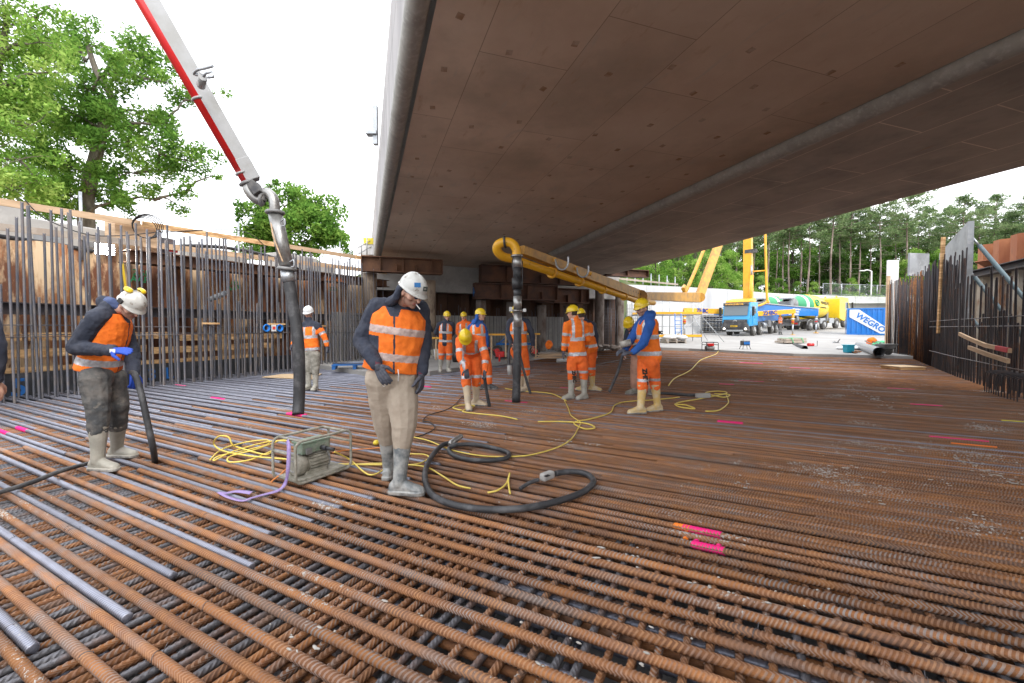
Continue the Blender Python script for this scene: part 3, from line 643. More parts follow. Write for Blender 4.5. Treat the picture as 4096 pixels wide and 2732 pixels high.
bx = empty('timber_box', LW(2.9, 1.9, 3.3), 'rough timber box nailed to the guard rail holding tools', 'box'); MB().box(LW(2.9, 2.0, 3.68), (1.0, .5, .9), Matrix.Rotation(R(66), 3, 'Z')).build('case', M['palewood'], bx); MB().box(LW(3.55, 1.95, 3.62), (.4, .5, .5), Matrix.Rotation(R(66), 3, 'Z')).build('tool_bin', M['darksteel'], bx); MB().box(LW(3.6, 1.65, 3.6), (.3, .05, .2), Matrix.Rotation(R(66), 3, 'Z')).build('red_tool', mat('red_paint', (.5, .03, .03), .4), bx)
# concrete blocks
for j, (t, L_, h, z) in enumerate(((-3.9, 2.2, 1.1, 3.15), (-1.4, 2.4, 1.1, 3.15), (1.0, 1.6, .8, 3.15), (4.5, 2.0, .75, 3.2), (7.8, 1.8, .95, 3.3), (9.4, 1.2, .85, 3.3))):
    rot = Matrix.Rotation(math.atan2(LD.y, LD.x), 3, 'Z')
    o = empty('concrete_block', LW(t+L_/2, 2.9, z), 'grey concrete block on top of the left wall, %s' % ['at the picture edge', 'second from the picture edge', 'third from the edge', 'low one beside the black hose', 'behind the boom hose', 'small one nearest the bridge'][j], 'concrete block')
    MB().box(LW(t+L_/2, 2.9, z+h/2), (L_, .8, h), rot).build('body', M['concrete'], o, bevel=.03)
    mb = MB()
    for q in (.25, .75): mb.box(LW(t+L_*q, 2.49, z+h*.45), (.45, .05, .14), rot)
    mb.build('recess', M['shutter'], o)
# floodlight
FL = LW(1.95, 1.3, 3.27); fd = (Vector((0, 0, 1.4))-FL).normalized(); rot = frame(fd)
fl = empty('floodlight', FL, 'small lit floodlight glaring white on top of the left sheet piling', 'floodlight')
MB().box(FL, (.08, .38, .28), rot).build('housing', M['black'], fl, bevel=.01)
MB().box(FL+fd*.03, (.05, .34, .24), rot).build('lamp_glass', mat('lamp_glow', (1, .98, .9), .3, emit=60), fl)
tag(MB().beam(W(120.5, 250, 10.0), W(135, 356, 9.9), .03, .035).build('yellow_lath', mat('yellow_paint', (.75, .50, .02), .5)), 'long bright yellow strip leaning against the left sheet piling', 'lath')
tag(MB().beam(LW(-1.3, .9, 1.3), LW(-1.2, .9, .1), .05, .05).build('red_lath', mat('red_paint2', (.6, .06, .03), .5)), 'short red stake against the pine boards at the left', 'stake')
tag(MB().tube([LW(4.1, .9, 2.18), LW(4.6, .9, 2.42)], .075, 12).build('pipe_stub', M['shutter']), 'short grey plastic pipe stub sticking out of the left sheet piling', 'pipe')
# blue hose reels on the tie
for k, t in enumerate((5.15, 5.6)):
    q = LW(t, -.06, 1.38); tag(MB().ring(q, LN, .10, .022, 20, 8).ring(q+LN*.03, LN, .085, .02, 20, 8).build('wire_reel', mat('blue_plastic', (.01, .18, .6), .4)), 'blue ring of tie wire hanging on the %s side of the red and white tag' % ['left', 'right'][k], 'reel')
q = LW(5.38, -.07, 1.38); tg = empty('plastic_tag', q, 'small white and red tag hanging between the two blue rings', 'tag'); MB().box(q, (.16, .012, .2), frame(LD)).build('card', M['white'], tg); MB().box(q-LN*.01, (.09, .01, .09), frame(LD)).build('patch', mat('red_plastic', (.7, .05, .04), .4), tg)
for k, (t, z, L_) in enumerate(((3.3, 1.5, .45), (6.9, 1.45, .55), (5.2, 1.5, .6))):
    tag(MB().beam(LW(t, -.05, z), LW(t+L_, -.05, z), .03, .045).build('timber_spacer', M['timber']), 'wooden spacer lying on the left tie bar, %s' % ['below the grey pipe stub', 'left of the black hose of the boom', 'above the blue rings'][k], 'spacer')

# ================================================================ ABUTMENT steelwork
def girder(p, d, L_, h, b, m, lab, mark=None, stiff=(.25, .5, .75)):
    d = Vector(d).normalized(); n_ = Vector((d.y, -d.x, 0)); o = empty('steel_girder', p, lab, 'girder'); p = Vector(p)
    MB().prism([p-n_*.02, p+d*L_-n_*.02, p+d*L_+n_*.02, p+n_*.02], (0, 0, h)).build('web', m, o, fixn=True)
    for z in (0, h-.04): MB().prism([p-n_*b/2+Vector((0, 0, z)), p+d*L_-n_*b/2+Vector((0, 0, z)), p+d*L_+n_*b/2+Vector((0, 0, z)), p+n_*b/2+Vector((0, 0, z))], (0, 0, .04)).build('flange', m, o, fixn=True)
    for f in (0, .995)+tuple(stiff):
        hh = h-.085 if f in (0, .995) else h*.5 if stiff.index(f) % 2 else h-.085
        q = p+d*L_*f+Vector((0, 0, .042)); MB().prism([q-n_*b*.48, q-n_*b*.48+d*.025, q+n_*b*.48+d*.025, q+n_*b*.48], (0, 0, hh)).build('stiffener', m, o, fixn=True)
    if mark: text(mark, h*.8, 'writing', bluep, o, p+n_*b*.3-d*.012+Vector((0, 0, h*.18)), -n_, (0, 0, 1), .004, .01)
    return o
gd = Vector((.94, .34, 0))
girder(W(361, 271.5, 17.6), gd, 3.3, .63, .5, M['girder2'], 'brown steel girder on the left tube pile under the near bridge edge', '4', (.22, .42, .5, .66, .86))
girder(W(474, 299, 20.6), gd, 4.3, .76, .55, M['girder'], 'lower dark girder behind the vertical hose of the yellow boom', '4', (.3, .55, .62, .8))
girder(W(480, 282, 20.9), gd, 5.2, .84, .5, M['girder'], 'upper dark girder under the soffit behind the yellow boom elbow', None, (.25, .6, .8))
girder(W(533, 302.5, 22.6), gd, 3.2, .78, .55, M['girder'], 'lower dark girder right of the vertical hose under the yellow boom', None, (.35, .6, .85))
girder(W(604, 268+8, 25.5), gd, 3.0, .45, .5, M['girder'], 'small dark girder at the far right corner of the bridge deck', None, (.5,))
for j, (px, d, z1, r, m_, lab) in enumerate(((370.5, 18.0, 3.65, .28, 'pilecol', 'pale brown stained steel tube pile left of the worker in beige trousers'), (430, 19.8, 3.55, .27, 'pilecol', 'steel tube pile half hidden behind the white helmet'),
        (481, 21.0, 2.75, .25, 'pilegrey', 'grey brown tube pile under the marked girder behind the group of workers'), (511, 21.9, 2.7, .24, 'pilegrey', 'tube pile behind the vertical hose of the yellow boom'), (541.5, 23.0, 2.6, .25, 'pilegrey', 'squarish crusted tube pile right of the vertical hose'),
        (567, 23.8, 2.6, .2, 'pilegrey', 'dark tube pile behind the yellow helmet of the worker seen from behind'), (599.5, 24.8, 4.0, .26, 'pilegrey', 'tall crusted tube pile right of the worker seen from behind'), (619.5, 25.9, 4.0, .26, 'pilegrey', 'last crusted tube pile at the right end of the abutment'))):
    p = W(px, 328, d); mb = MB(); pts = [(p.x, p.y, .05+(z1-.05)*k/10) for k in range(11)]
    mb.tube(pts, [r*(1+.05*noise.noise(Vector((j, k*.7, 0)))) for k in range(11)], 18)
    tag(mb.build('tube_pile', M[m_]), lab, 'pile')
mb = MB()
for k in range(6): mb.box(AW(1.5+k*2.3, -.55, 3.0), (.12, .12, .9))
# second mesh cage near right end
mb = MB()
for k in range(26):
    p = W(604+k*1.55 + (0 if k < 9 else 8), 338, 27.5); mb.tube([(p.x, p.y, .1), (p.x, p.y, 2.9 + (1.3 if k < 9 else 0))], .014, 4)
for z in [x*.2 for x in range(1, 14)]:
    a, b = W(603, 338, 27.4), W(650, 338, 27.4); mb.tube([(a.x, a.y, z), (b.x, b.y, z)], .01, 4)
tag(mb.build('bar_mesh', M['wallbar']), 'grid of thin bars standing behind the last two tube piles', 'bar mesh')
# rubble along the slab
for j, (px, d, wd) in enumerate(((575, 22.5, 1.6), (612, 24.6, 2.6), (630, 25.2, 1.2))):
    mb = MB()
    for k in range(60):
        p = W(px, 340, d)+Vector((rw.gauss(0, wd*.35), rw.gauss(0, .3), 0)); s_ = rw.uniform(.06, .2)
        mb.box((p.x, p.y, slab_z(p.y)+s_*.4+rw.random()*.15), (s_*1.6, s_, s_*.8), Matrix.Rotation(rw.random()*3, 3, Vector((rw.random(), rw.random(), 1))))
    tag(mb.build('rubble_heap', M['pilegrey']), 'low heap of rubble and scrap on the slab %s' % ['right of the vertical hose', 'at the foot of the tall crusted piles', 'below the scaffold'][j], 'rubble', kind='stuff')
# ================================================================ TREES
import numpy as np
def leafmat(name, c1, c2, c3):
    m = bpy.data.materials.new(name); m.use_nodes = True; N = m.node_tree.nodes; N.clear(); l = m.node_tree.links.new
    o = N.new('ShaderNodeOutputMaterial'); d = N.new('ShaderNodeBsdfDiffuse'); t = N.new('ShaderNodeBsdfTranslucent'); a = N.new('ShaderNodeMixShader'); a.inputs[0].default_value = .38
    g = N.new('ShaderNodeNewGeometry'); z = N.new('ShaderNodeTexNoise'); z.inputs['Scale'].default_value = .7; z.inputs['Detail'].default_value = 5; l(g.outputs['Position'], z.inputs['Vector'])
    r = N.new('ShaderNodeValToRGB'); e = r.color_ramp.elements; e[0].position = .35; e[0].color = (*c1, 1); e[1].position = .65; e[1].color = (*c3, 1); q = e.new(.5); q.color = (*c2, 1)
    ri = N.new('ShaderNodeMath'); ri.operation = 'MULTIPLY_ADD'; ri.inputs[1].default_value = .22; l(g.outputs['Random Per Island'], ri.inputs[0]); 
    ad = N.new('ShaderNodeMath'); ad.operation = 'SUBTRACT'; ad.inputs[1].default_value = .11; l(z.outputs['Fac'], ri.inputs[2]); l(ri.outputs[0], ad.inputs[0]); l(ad.outputs[0], r.inputs[0])
    l(r.outputs[0], d.inputs[0]); l(r.outputs[0], t.inputs[0]); l(d.outputs[0], a.inputs[1]); l(t.outputs[0], a.inputs[2]); l(a.outputs[0], o.inputs[0]); return m
M['oakleaf'] = leafmat('oak_leaf', (.07, .16, .03), (.14, .28, .05), (.25, .40, .085))
M['limeleaf'] = leafmat('bright_leaf', (.14, .28, .05), (.25, .42, .08), (.42, .56, .16))
M['darkleaf'] = leafmat('dark_leaf', (.05, .11, .03), (.10, .19, .05), (.18, .30, .08))
M['needle'] = leafmat('pine_needle', (.10, .17, .075), (.19, .27, .12), (.29, .37, .18))  # forest greens lightened, far haze put into the leaf colour
M['bark'] = mat('oak_bark', (.09, .075, .06), .95, 0, (.16, .14, .11), 4, .4, .6, .6, 20, (1, 1, .3))
M['pinebark'] = mat('pine_bark', (.34, .27, .23), .95, 0, (.14, .10, .085), 1.5, .4, .6, .6, 8, (1, 1, .3), rnd=.2)
def leaves(rng, centers, radii, counts, size, flat=.8, normal_up=.3):
    cs = []; 
    for c, r, n in zip(centers, radii, counts):
        d = rng.normal(size=(n, 3)); d /= np.linalg.norm(d, axis=1)[:, None]
        q = d*(rng.random((n, 1))**.45)*np.array([r, r, r*flat]); cs.append(np.array(c)+q)
    P = np.concatenate(cs); n = len(P)
    nrm = rng.normal(size=(n, 3)); nrm[:, 2] += normal_up*2; nrm /= np.linalg.norm(nrm, axis=1)[:, None]
    a = rng.normal(size=(n, 3)); u = np.cross(nrm, a); u /= np.linalg.norm(u, axis=1)[:, None]; v = np.cross(nrm, u)
    s = size*(.6+.8*rng.random((n, 1)))
    V = np.stack([P-u*s, P-v*s*.42, P+u*s, P+v*s*.42], 1).reshape(-1, 3)
    return V, np.arange(4*n).reshape(-1, 4)
def leafobj(name, V, Fc, m, parent):
    me = bpy.data.meshes.new(name); me.vertices.add(len(V)); me.vertices.foreach_set('co', V.astype(np.float32).ravel())
    nf = len(Fc); me.loops.add(nf*4); me.loops.foreach_set('vertex_index', Fc.astype(np.int32).ravel()); me.polygons.add(nf)
    me.polygons.foreach_set('loop_start', np.arange(0, nf*4, 4, dtype=np.int32)); me.polygons.foreach_set('loop_total', np.full(nf, 4, dtype=np.int32)); me.update(calc_edges=True); me.materials.append(m)
    o = bpy.data.objects.new(name, me); C.objects.link(o)
    if parent: attach(o, parent)
    return o
def limb(mb, a, b, r0, r1, sag=.15, seed=0, n=7):
    rg = random.Random(seed); a = Vector(a); b = Vector(b); L_ = (b-a).length; pts = []
    off = Vector((rg.uniform(-1, 1), rg.uniform(-1, 1), rg.uniform(-.2, 1)))*L_*sag
    for i in range(n+1):
        t = i/n; pts.append(a.lerp(b, t)+off*math.sin(math.pi*t)*.5+Vector((rg.uniform(-1, 1), rg.uniform(-1, 1), rg.uniform(-1, 1)))*L_*.025*(0 < i < n))
    mb.tube(pts, [r0+(r1-r0)*i/n for i in range(n+1)], 7); return pts
def lobed_tree(name, base, trunk, lobes, label, leafm, lsize, dens, seed, group=None, r0=.35):
    """trunk: points; lobes: (centre, radius)"""
    t = empty(name, base, label, 'tree', group); mb = MB(); rng = np.random.default_rng(seed); rg = random.Random(seed)
    k = len(trunk)-1; mb.tube(smoothpath(trunk, 4), [r0*(1-.75*i/(k*4)) for i in range(k*4+1)], 10)
    cs, rs, ns = [], [], []; nodes = [Vector(p) for p in smoothpath(trunk, 4)][2:]
    for i, (c, r) in enumerate(sorted(lobes, key=lambda q: (Vector(q[0])-Vector(trunk[-2])).length)):
        c = Vector(c); s = min(nodes, key=lambda q: (q-c).length+max(0, q.z-c.z+.3)*1.5)
        pts = limb(mb, s, c, min(.11, .035*(c-s).length+.02), .02, .2, seed+i); nodes += pts[2::2]
        m = max(3, int(r*4)); 
        for j in range(m):
            d = Vector((rg.gauss(0, 1), rg.gauss(0, 1), rg.gauss(0, .7))).normalized()*r*rg.uniform(.35, 1.0); q = c+d
            limb(mb, c, q, .018, .008, .2, seed+i*31+j, 3); cs.append(q); rr = r*rg.uniform(.34, .66); rs.append(rr); ns.append(int(dens*rr*rr*.55))
    mb.build('trunk', M['bark'], t)
    V, Fc = leaves(rng, cs, rs, ns, lsize); leafobj('crown', V, Fc, leafm, t); return t
d = 23.5
def lob(px, py, r, dd=0): return (tuple(W(px, py, d+dd)), r)
oak = [lob(85, 22, .9), lob(70, 34, 1.0, 1), lob(100, 45, 1.1), lob(56, 50, 1.3, 1), lob(122, 52, 1.3, -1), lob(143, 58, 1.2), lob(161, 65, 1.0, 1), lob(108, 66, 1.2, -1.5), lob(84, 62, 1.3, 1), lob(135, 78, 1.2, -1), lob(172, 84, 1.1), lob(186, 98, .9), lob(214, 93, .6, .5), lob(205, 100, .5),
       lob(86, 88, 1.5, -1.5), lob(60, 80, 1.6, .5), lob(60, 108, 1.7, -1), lob(90, 112, 1.4, 1), lob(120, 118, 1.4, -1.5), lob(150, 110, 1.1), lob(150, 130, 1.2, 1), lob(168, 126, 1.0), lob(70, 135, 1.6), lob(100, 142, 1.3, -2), lob(130, 148, 1.4, 1), lob(160, 152, 1.3, -1), lob(183, 150, 1.0), lob(200, 163, 1.0), lob(213, 176, .8), lob(176, 172, 1.1, 1), lob(150, 172, 1.2), lob(120, 176, 1.3, -1), lob(192, 190, .9), lob(180, 206, .8, .5), lob(160, 200, .8), lob(128, 200, 1.0), lob(65, 165, 1.6), lob(45, 150, 1.7, 1), lob(40, 185, 1.5), lob(70, 195, 1.3), lob(110, 205, .9, 1.5), lob(40, 120, 1.6, 1), lob(20, 205, 1.5, 1), lob(60, 212, 1.3, 1), lob(85, 178, 1.2, -1), lob(5, 175, 1.6, 2), lob(105, 190, 1.1, 1)]
b = W(90, 240, 24); b.z = 3.1
lobed_tree('oak_tree', b, [b, W(86, 215, 24), W(88, 190, 24), W(95, 160, 23.8), W(101, 135, 23.6), W(108, 115, 23.4), W(112, 98, 23.2), W(96, 70, 23.4), W(88, 45, 23.5)], oak, 'big oak tree with crooked trunk and open crown behind the left wall', M['oakleaf'], .105, 860, 4, r0=.42)
d = 19
lime = [lob(x, y, rr, dd) for x, y, rr, dd in ((8, 8, 1.6, 0), (30, 22, 1.3, .5), (-12, 40, 1.8, 0), (15, 50, 1.6, 1), (40, 42, 1.0, 0), (-5, 85, 1.8, 0), (25, 88, 1.4, 1), (48, 72, 1.0, 0), (5, 120, 1.6, .5), (32, 125, 1.2, 0), (-10, 155, 1.8, 0), (20, 160, 1.4, 0), (10, 190, 1.4, 0), (38, 185, 1.1, .5), (-20, 10, 1.6, 0), (-30, 110, 2, 1), (-25, 190, 1.6, 0), (50, 5, .8, 1))]
b = W(-22, 240, 20); b.z = 3.1
lobed_tree('lime_tree', b, [b, W(-20, 200, 20), W(-16, 150, 19.6), W(-8, 90, 19.4), W(2, 50, 19.2), W(8, 10, 19)], lime, 'bright yellow green tree cut by the left edge of the picture', M['limeleaf'], .10, 620, 9, r0=.3)
d = 40
mid = [lob(x, y, rr, dd) for x, y, rr, dd in ((262, 212, 1.9, 0), (280, 200, 1.7, 1), (262, 190, 1.0, 0), (296, 196, 1.9, 0), (314, 205, 1.9, 1), (300, 222, 2.3, -1), (325, 222, 1.9, 0), (338, 236, 1.6, 0), (280, 226, 2.2, -1), (252, 230, 1.7, 0), (243, 215, .8, 0), (318, 240, 2.2, 0), (290, 245, 2.2, 0), (262, 244, 2, 1), (348, 245, 1.1, 0), (275, 182, .5, 0))]
b = W(292, 300, 41); b.z = 3.1
lobed_tree('round_tree', b, [b, W(292, 270, 41), W(290, 240, 40.5), W(285, 215, 40)], mid, 'rounded bushy tree behind the left wall between boom hose and bridge', M['oakleaf'], .2, 330, 13, r0=.3)

# ---- pines: three kinds, copied
def pine(seed, H=21):
    rg = random.Random(seed); rng = np.random.default_rng(seed); t = empty('pine_tree', (0, 0, 0), 'tall', 'tree', 'tall bare trunked pines on the rise beyond the pale wall')
    mb = MB(); lean = rg.uniform(-.03, .03); T = [(lean*z+.12*math.sin(z*.4+seed), .1*math.cos(z*.3), z) for z in np.linspace(0, H, 12)]
    mb.tube(T, [.22*(1-.85*i/11) for i in range(12)], 7)
    cs, rs, ns = [], [], []
    z = H*.28
    while z < H:
        f = (z-H*.28)/(H*.72); live = f > .42+rg.uniform(-.08, .08)
        for j in range(4 if live else 2):
            a = rg.uniform(0, 6.28); L_ = (1.2+3.0*math.sin(min(1, max(.05, (f-.25)/.75)*1.02)*math.pi)**.8*rg.uniform(.7, 1.1)) if live else rg.uniform(.8, 2.6)
            if f > .93: L_ *= .6
            x0 = lean*z+.12*math.sin(z*.4+seed); p0 = Vector((x0, .1*math.cos(z*.3), z)); p1 = p0+Vector((math.cos(a)*L_, math.sin(a)*L_, L_*rg.uniform(-.05, .3) if live else -L_*rg.uniform(0, .25)))
            mb.tube([p0, p0.lerp(p1, .5)+Vector((0, 0, .1)), p1], [.05, .03, .012] if live else [.025, .018, .006], 4)
            if live:
                for q in range(4):
                    c = p0.lerp(p1, .35+.65*q/3)+Vector((rg.gauss(0, .28), rg.gauss(0, .28), rg.uniform(-.15, .5))); cs.append(tuple(c)); rs.append(rg.uniform(.45, .8)); ns.append(int(19+12*rg.random()))
        z += rg.uniform(.45, .8) if live else rg.uniform(.8, 1.5)
    cs.append((lean*H, 0, H)); rs.append(.6); ns.append(60)
    mb.build('trunk', M['pinebark'], t); V, Fc = leaves(rng, cs, rs, ns, .18, .62, .3); leafobj('crown', V, Fc, M['needle'], t); return t
def bushy(seed, H, m, grp, base='broadleaf_tree'):
    rg = random.Random(seed); rng = np.random.default_rng(seed); t = empty(base, (0, 0, 0), 'leafy', 'tree', grp)
    mb = MB(); mb.tube([(0, 0, 0), (.1, 0, H*.3), (-.1, .1, H*.6), (.1, 0, H*.9)], [.25, .2, .12, .03], 7); cs, rs, ns = [], [], []
    for i in range(int(26+H)):
        z = H*rg.uniform(.12, 1); w = H*.30*math.sin(math.pi*min(1, .15+z/H*.8))+.3; a = rg.uniform(0, 6.28); r = w*rg.random()**.5
        c = Vector((math.cos(a)*r, math.sin(a)*r, z)); cs.append(tuple(c)); rs.append(H*rg.uniform(.07, .12)); ns.append(int(330*rg.uniform(.7, 1.1))); limb(mb, (0, 0, z*.7), c, .06, .015, .2, seed+i, 4)
    mb.build('trunk', M['bark'], t); V, Fc = leaves(rng, cs, rs, ns, H*.0135, .8); leafobj('crown', V, Fc, m, t); return t
def put(proto, used, p, s, rz_, label):
    o = proto if not used.get(proto.name) else copy_tree(proto); used[proto.name] = 1
    o.location = p; o.scale = (s, s, s*1.0); o.rotation_euler.z = rz_; o['label'] = label; return o
used = {}; rg = random.Random(21)
P3 = [pine(1, 21), pine(2, 23), pine(5, 20), pine(8, 22)]
pl = 'tall pine with bare trunk and high ragged crown beyond the pale retaining wall'
pines = [(767, 86, 1), (782, 90, .95), (788, 84, 1.0), (799, 88, 1.05), (807, 84, 1.02), (829, 82, 1.1), (838, 90, 1), (848, 88, 1.05), (857, 90, 1.02), (879, 86, 1.02), (893, 94, 1.0), (903, 88, 1.1), (735, 86, .9), (752, 92, .95), (818, 98, 1), (868, 100, 1), (915, 100, .95), (925, 105, 1), (960, 92, 1.12), (948, 100, 1.0), (978, 96, 1.0), (992, 100, 1.08), (1008, 98, 1.02), (1020, 95, 1.05), (936, 108, .9), (775, 102, 1), (720, 95, .9), (843, 106, 1), (890, 108, 1), (1035, 100, 1.1), (702, 88, .85)]
for i, (px, dd, s) in enumerate(pines):
    p = W(px, 328, dd); p.z = 6.0+.06*(dd-84)
    big = px in (960,); put(P3[i % 4], used, p, s*(.93 if px < 900 else 1.0), rg.uniform(0, 6), 'broad tall pine standing highest above the curved grey shuttering' if big else pl)
B3 = [bushy(31, 9, M['limeleaf'], 'bright leafy trees beyond the pale wall'), bushy(32, 8, M['oakleaf'], 'mid green trees between the pines')]
B4 = [bushy(33, 11, M['darkleaf'], 'dark green trees filling the wood behind the pines'), bushy(34, 12, M['oakleaf'], 'dark green trees filling the wood behind the pines')]
ll = ['bright green leafy tree growing at the left end of the wood beside the bent boom', 'mid green leafy tree growing low between the pine trunks']
for i, (px, dd, s, k) in enumerate([(628, 62, 1.0, 0), (645, 66, 1.15, 0), (662, 70, 1.2, 1), (678, 72, 1.25, 0), (694, 74, 1.25, 1), (710, 78, 1.2, 0), (728, 80, 1.05, 0), (655, 60, .8, 1), (742, 82, .75, 1), (760, 82, .6, 0), (778, 84, .65, 1), (796, 86, .6, 1), (812, 84, .5, 0), (835, 86, .55, 1), (850, 86, .6, 0), (872, 86, .6, 1), (890, 88, .7, 0), (912, 86, 1.2, 0), (925, 90, 1.3, 1), (940, 88, 1.25, 0), (955, 90, 1.1, 1), (970, 92, 1.2, 0), (985, 90, 1.2, 1), (1003, 90, 1.2, 0), (1020, 85, 1.1, 1), (612, 70, 1.1, 1), (600, 66, 1.1, 0)]):
    p = W(px, 328, dd); p.z = 5.6; put(B3[k], used, p, s, rg.uniform(0, 6), ll[k])
for i in range(34):
    px = 600+i*13+rg.uniform(-4, 4); dd = rg.uniform(104, 122); p = W(px, 328, dd); p.z = 7
    put(B4[i % 2], used, p, rg.uniform(1.3, 1.75), rg.uniform(0, 6), 'dark green leafy tree in the shade of the wood behind the pine trunks')
q = QW(4.6, 3.0, 3.4); d = q.y
lobed_tree('ivy_bush', q, [q, q+Vector((0, .1, 1)), q+Vector((.2, .1, 2)), q+Vector((.2, .1, 2.6))], [(tuple(q+Vector((rg.uniform(-.9, 1.6), rg.uniform(-.5, 1.2), rg.uniform(.6, 3.2)))), .55) for _ in range(14)], 'bright green ivy bush above the orange sheet piling at the right edge', M['limeleaf'], .07, 900, 17, r0=.08)
# undergrowth on the hillside
rng = np.random.default_rng(3); n = 900; X = rng.uniform(14, 118, n); Y = rng.uniform(66, 112, n); ok = Y > 62+(X-10)*.30; X, Y = X[ok], Y[ok]
V, Fc = leaves(rng, [(x, y, 6.2+.06*(y-70)) for x, y in zip(X, Y)], [1.3]*len(X), [26]*len(X), .28, .6)
tag(leafobj('undergrowth', V, Fc, M['limeleaf'], None), 'leafy undergrowth covering the rise beyond the pale wall', 'undergrowth', kind='stuff')

# ================================================================ FAR SITE
wp = [Vector(p) for p in ((9.5, 35.5, 0), (16, 41, 0), (26, 52, 0), (35, 59.5, 0), (45, 66, 0), (62, 73, 0), (80, 77, 0), (100, 80, 0))]
ht = [4.95, 5.3, 6.05, 6.25, 6.45, 6.7, 6.9, 7]
for i, (a, b) in enumerate(zip(wp, wp[1:])):
    mb = MB(); n_ = Vector(((b-a).y, -(b-a).x, 0)).normalized()
    k = 3
    for j in range(k):
        p, q = a.lerp(b, j/k), a.lerp(b, (j+1)/k-.004); h0, h1 = ht[i]+(ht[i+1]-ht[i])*j/k, ht[i]+(ht[i+1]-ht[i])*(j+1)/k
        vs = [p, q, q+Vector((0, 0, h1)), p+Vector((0, 0, h0))]; mb.add(vs+[v_-n_*.5 for v_ in vs], [(0, 1, 2, 3), (7, 6, 5, 4), (0, 3, 7, 4), (1, 5, 6, 2), (3, 2, 6, 7), (0, 4, 5, 1)])
    tag(mb.build('retaining_wall', M['whitewall'], fixn=True), 'pale concrete retaining wall section %s' % ['nearest the bridge, behind the scaffold', 'behind the left yellow outrigger arm', 'behind the blue truck cab', 'behind the concrete mixer drums', 'behind the yellow truck cab', 'above the blue container', 'at its far right end'][i], 'wall')
# guard rail on the near end of the wall
gr = empty('guard_rail', W(620, 286, 33), 'weathered board guard rail on galvanised posts above the pale wall end', 'guard rail')
for zz in (4.9+.9, 4.9+.45):
    mb = MB(); mb.beam(W(612, 278, 34)*1, W(678, 284.5, 44)*1, .05, .16) if zz > 5.6 else mb.beam(W(612, 284.5, 34), W(660, 288.5, 41), .05, .14)
    mb.build('rail_board', M['greywood'], gr)
for k in range(9):
    t = k/8; p = W(611+t*64, 284+t*5, 34+t*10); MB().tube([p-Vector((0, 0, .5)), p+Vector((0, 0, 1.25))], .045, 6).build('post', M['galv'], gr)
M['mesh'] = mat('fence_mesh', (.30, .34, .34), .5, .6)
for k in range(9):     # site fence panels along the wall top
    a = wp[4].lerp(wp[6], k/9) if k < 9 else 0; b = wp[4].lerp(wp[6], (k+.97)/9); z0 = 6.5+.03*k
    if k < 1: continue
    f = empty('site_fence', a+Vector((0, .6, z0)), 'open wire fence panel on top of the far pale retaining wall', 'fence', 'site fence panels on the far wall')
    mb = MB(); mb.tube([a+Vector((0, .6, z0)), a+Vector((0, .6, z0+1.9))], .035, 5).tube([b+Vector((0, .6, z0)), b+Vector((0, .6, z0+1.9))], .035, 5)
    for zz in (.15, 1.85): mb.tube([a+Vector((0, .6, z0+zz)), b+Vector((0, .6, z0+zz))], .03, 5)
    mb.build('frame', M['galv'], f); mb = MB()
    for j in range(1, 28): q = a.lerp(b, j/28)+Vector((0, .6, z0)); mb.tube([q+Vector((0, 0, .15)), q+Vector((0, 0, 1.85))], .006, 3, caps=False)
    for j in range(1, 8): mb.tube([a+Vector((0, .6, z0+.15+j*.21)), b+Vector((0, .6, z0+.15+j*.21))], .006, 3, caps=False)
    mb.build('wire_mesh', M['mesh'], f)
lpz = W(871, 296, 70); lampp = empty('street_lamp', lpz, 'slim white street lamp with a short arm above the blue container', 'street lamp')
MB().tube(smoothpath([lpz, lpz+Vector((0, 0, 3.6)), lpz+Vector((-.1, 0, 4.0)), lpz+Vector((-.7, 0, 4.2)), lpz+Vector((-1.2, 0, 4.1))], 5), .09, 8).build('pole', M['white'], lampp); MB().box(lpz+Vector((-1.5, 0, 4.08)), (.8, .3, .14)).build('lamp_head', M['white'], lampp, bevel=.03)
# fence and yellow sign on the left top beside the bridge
sf = empty('site_fence', W(368, 255, 20), 'galvanised fence on the left wall top beside the bridge with a yellow sign', 'fence')
for px, yt, yb in ((351, 251, 268), (355, 248, 262), (361.5, 243, 258), (367, 240, 256)):
    MB().tube([W(px, yb, 19.5), W(px, yt-6, 19.5)], .025, 6).build('post', M['galv'], sf)
MB().tube([W(344, 256, 18.5), W(378, 236, 20.5)], .02, 6).tube([W(344, 262, 18.5), W(378, 243, 20.5)], .02, 6).build('rail', M['galv'], sf)
MB().box(W(369.5, 241, 20), (.55, .03, .28), frame((1, .3, .03))).build('yellow_sign', mat('sign_yellow', (.75, .6, .05), .5), sf); MB().box(W(366, 249, 20), (.75, .02, .5), frame((1, .3, .03))).build('white_board', M['white'], sf)
# bracket on the fascia
tag(MB().box(BP(-.42, 10.4, 1.3), (.1, .12, .9)).box(BP(-.5, 10.4, 1.1), (.25, .2, .08)).build('steel_bracket', M['galv']), 'small steel bracket bolted on the outer face of the bridge', 'bracket')
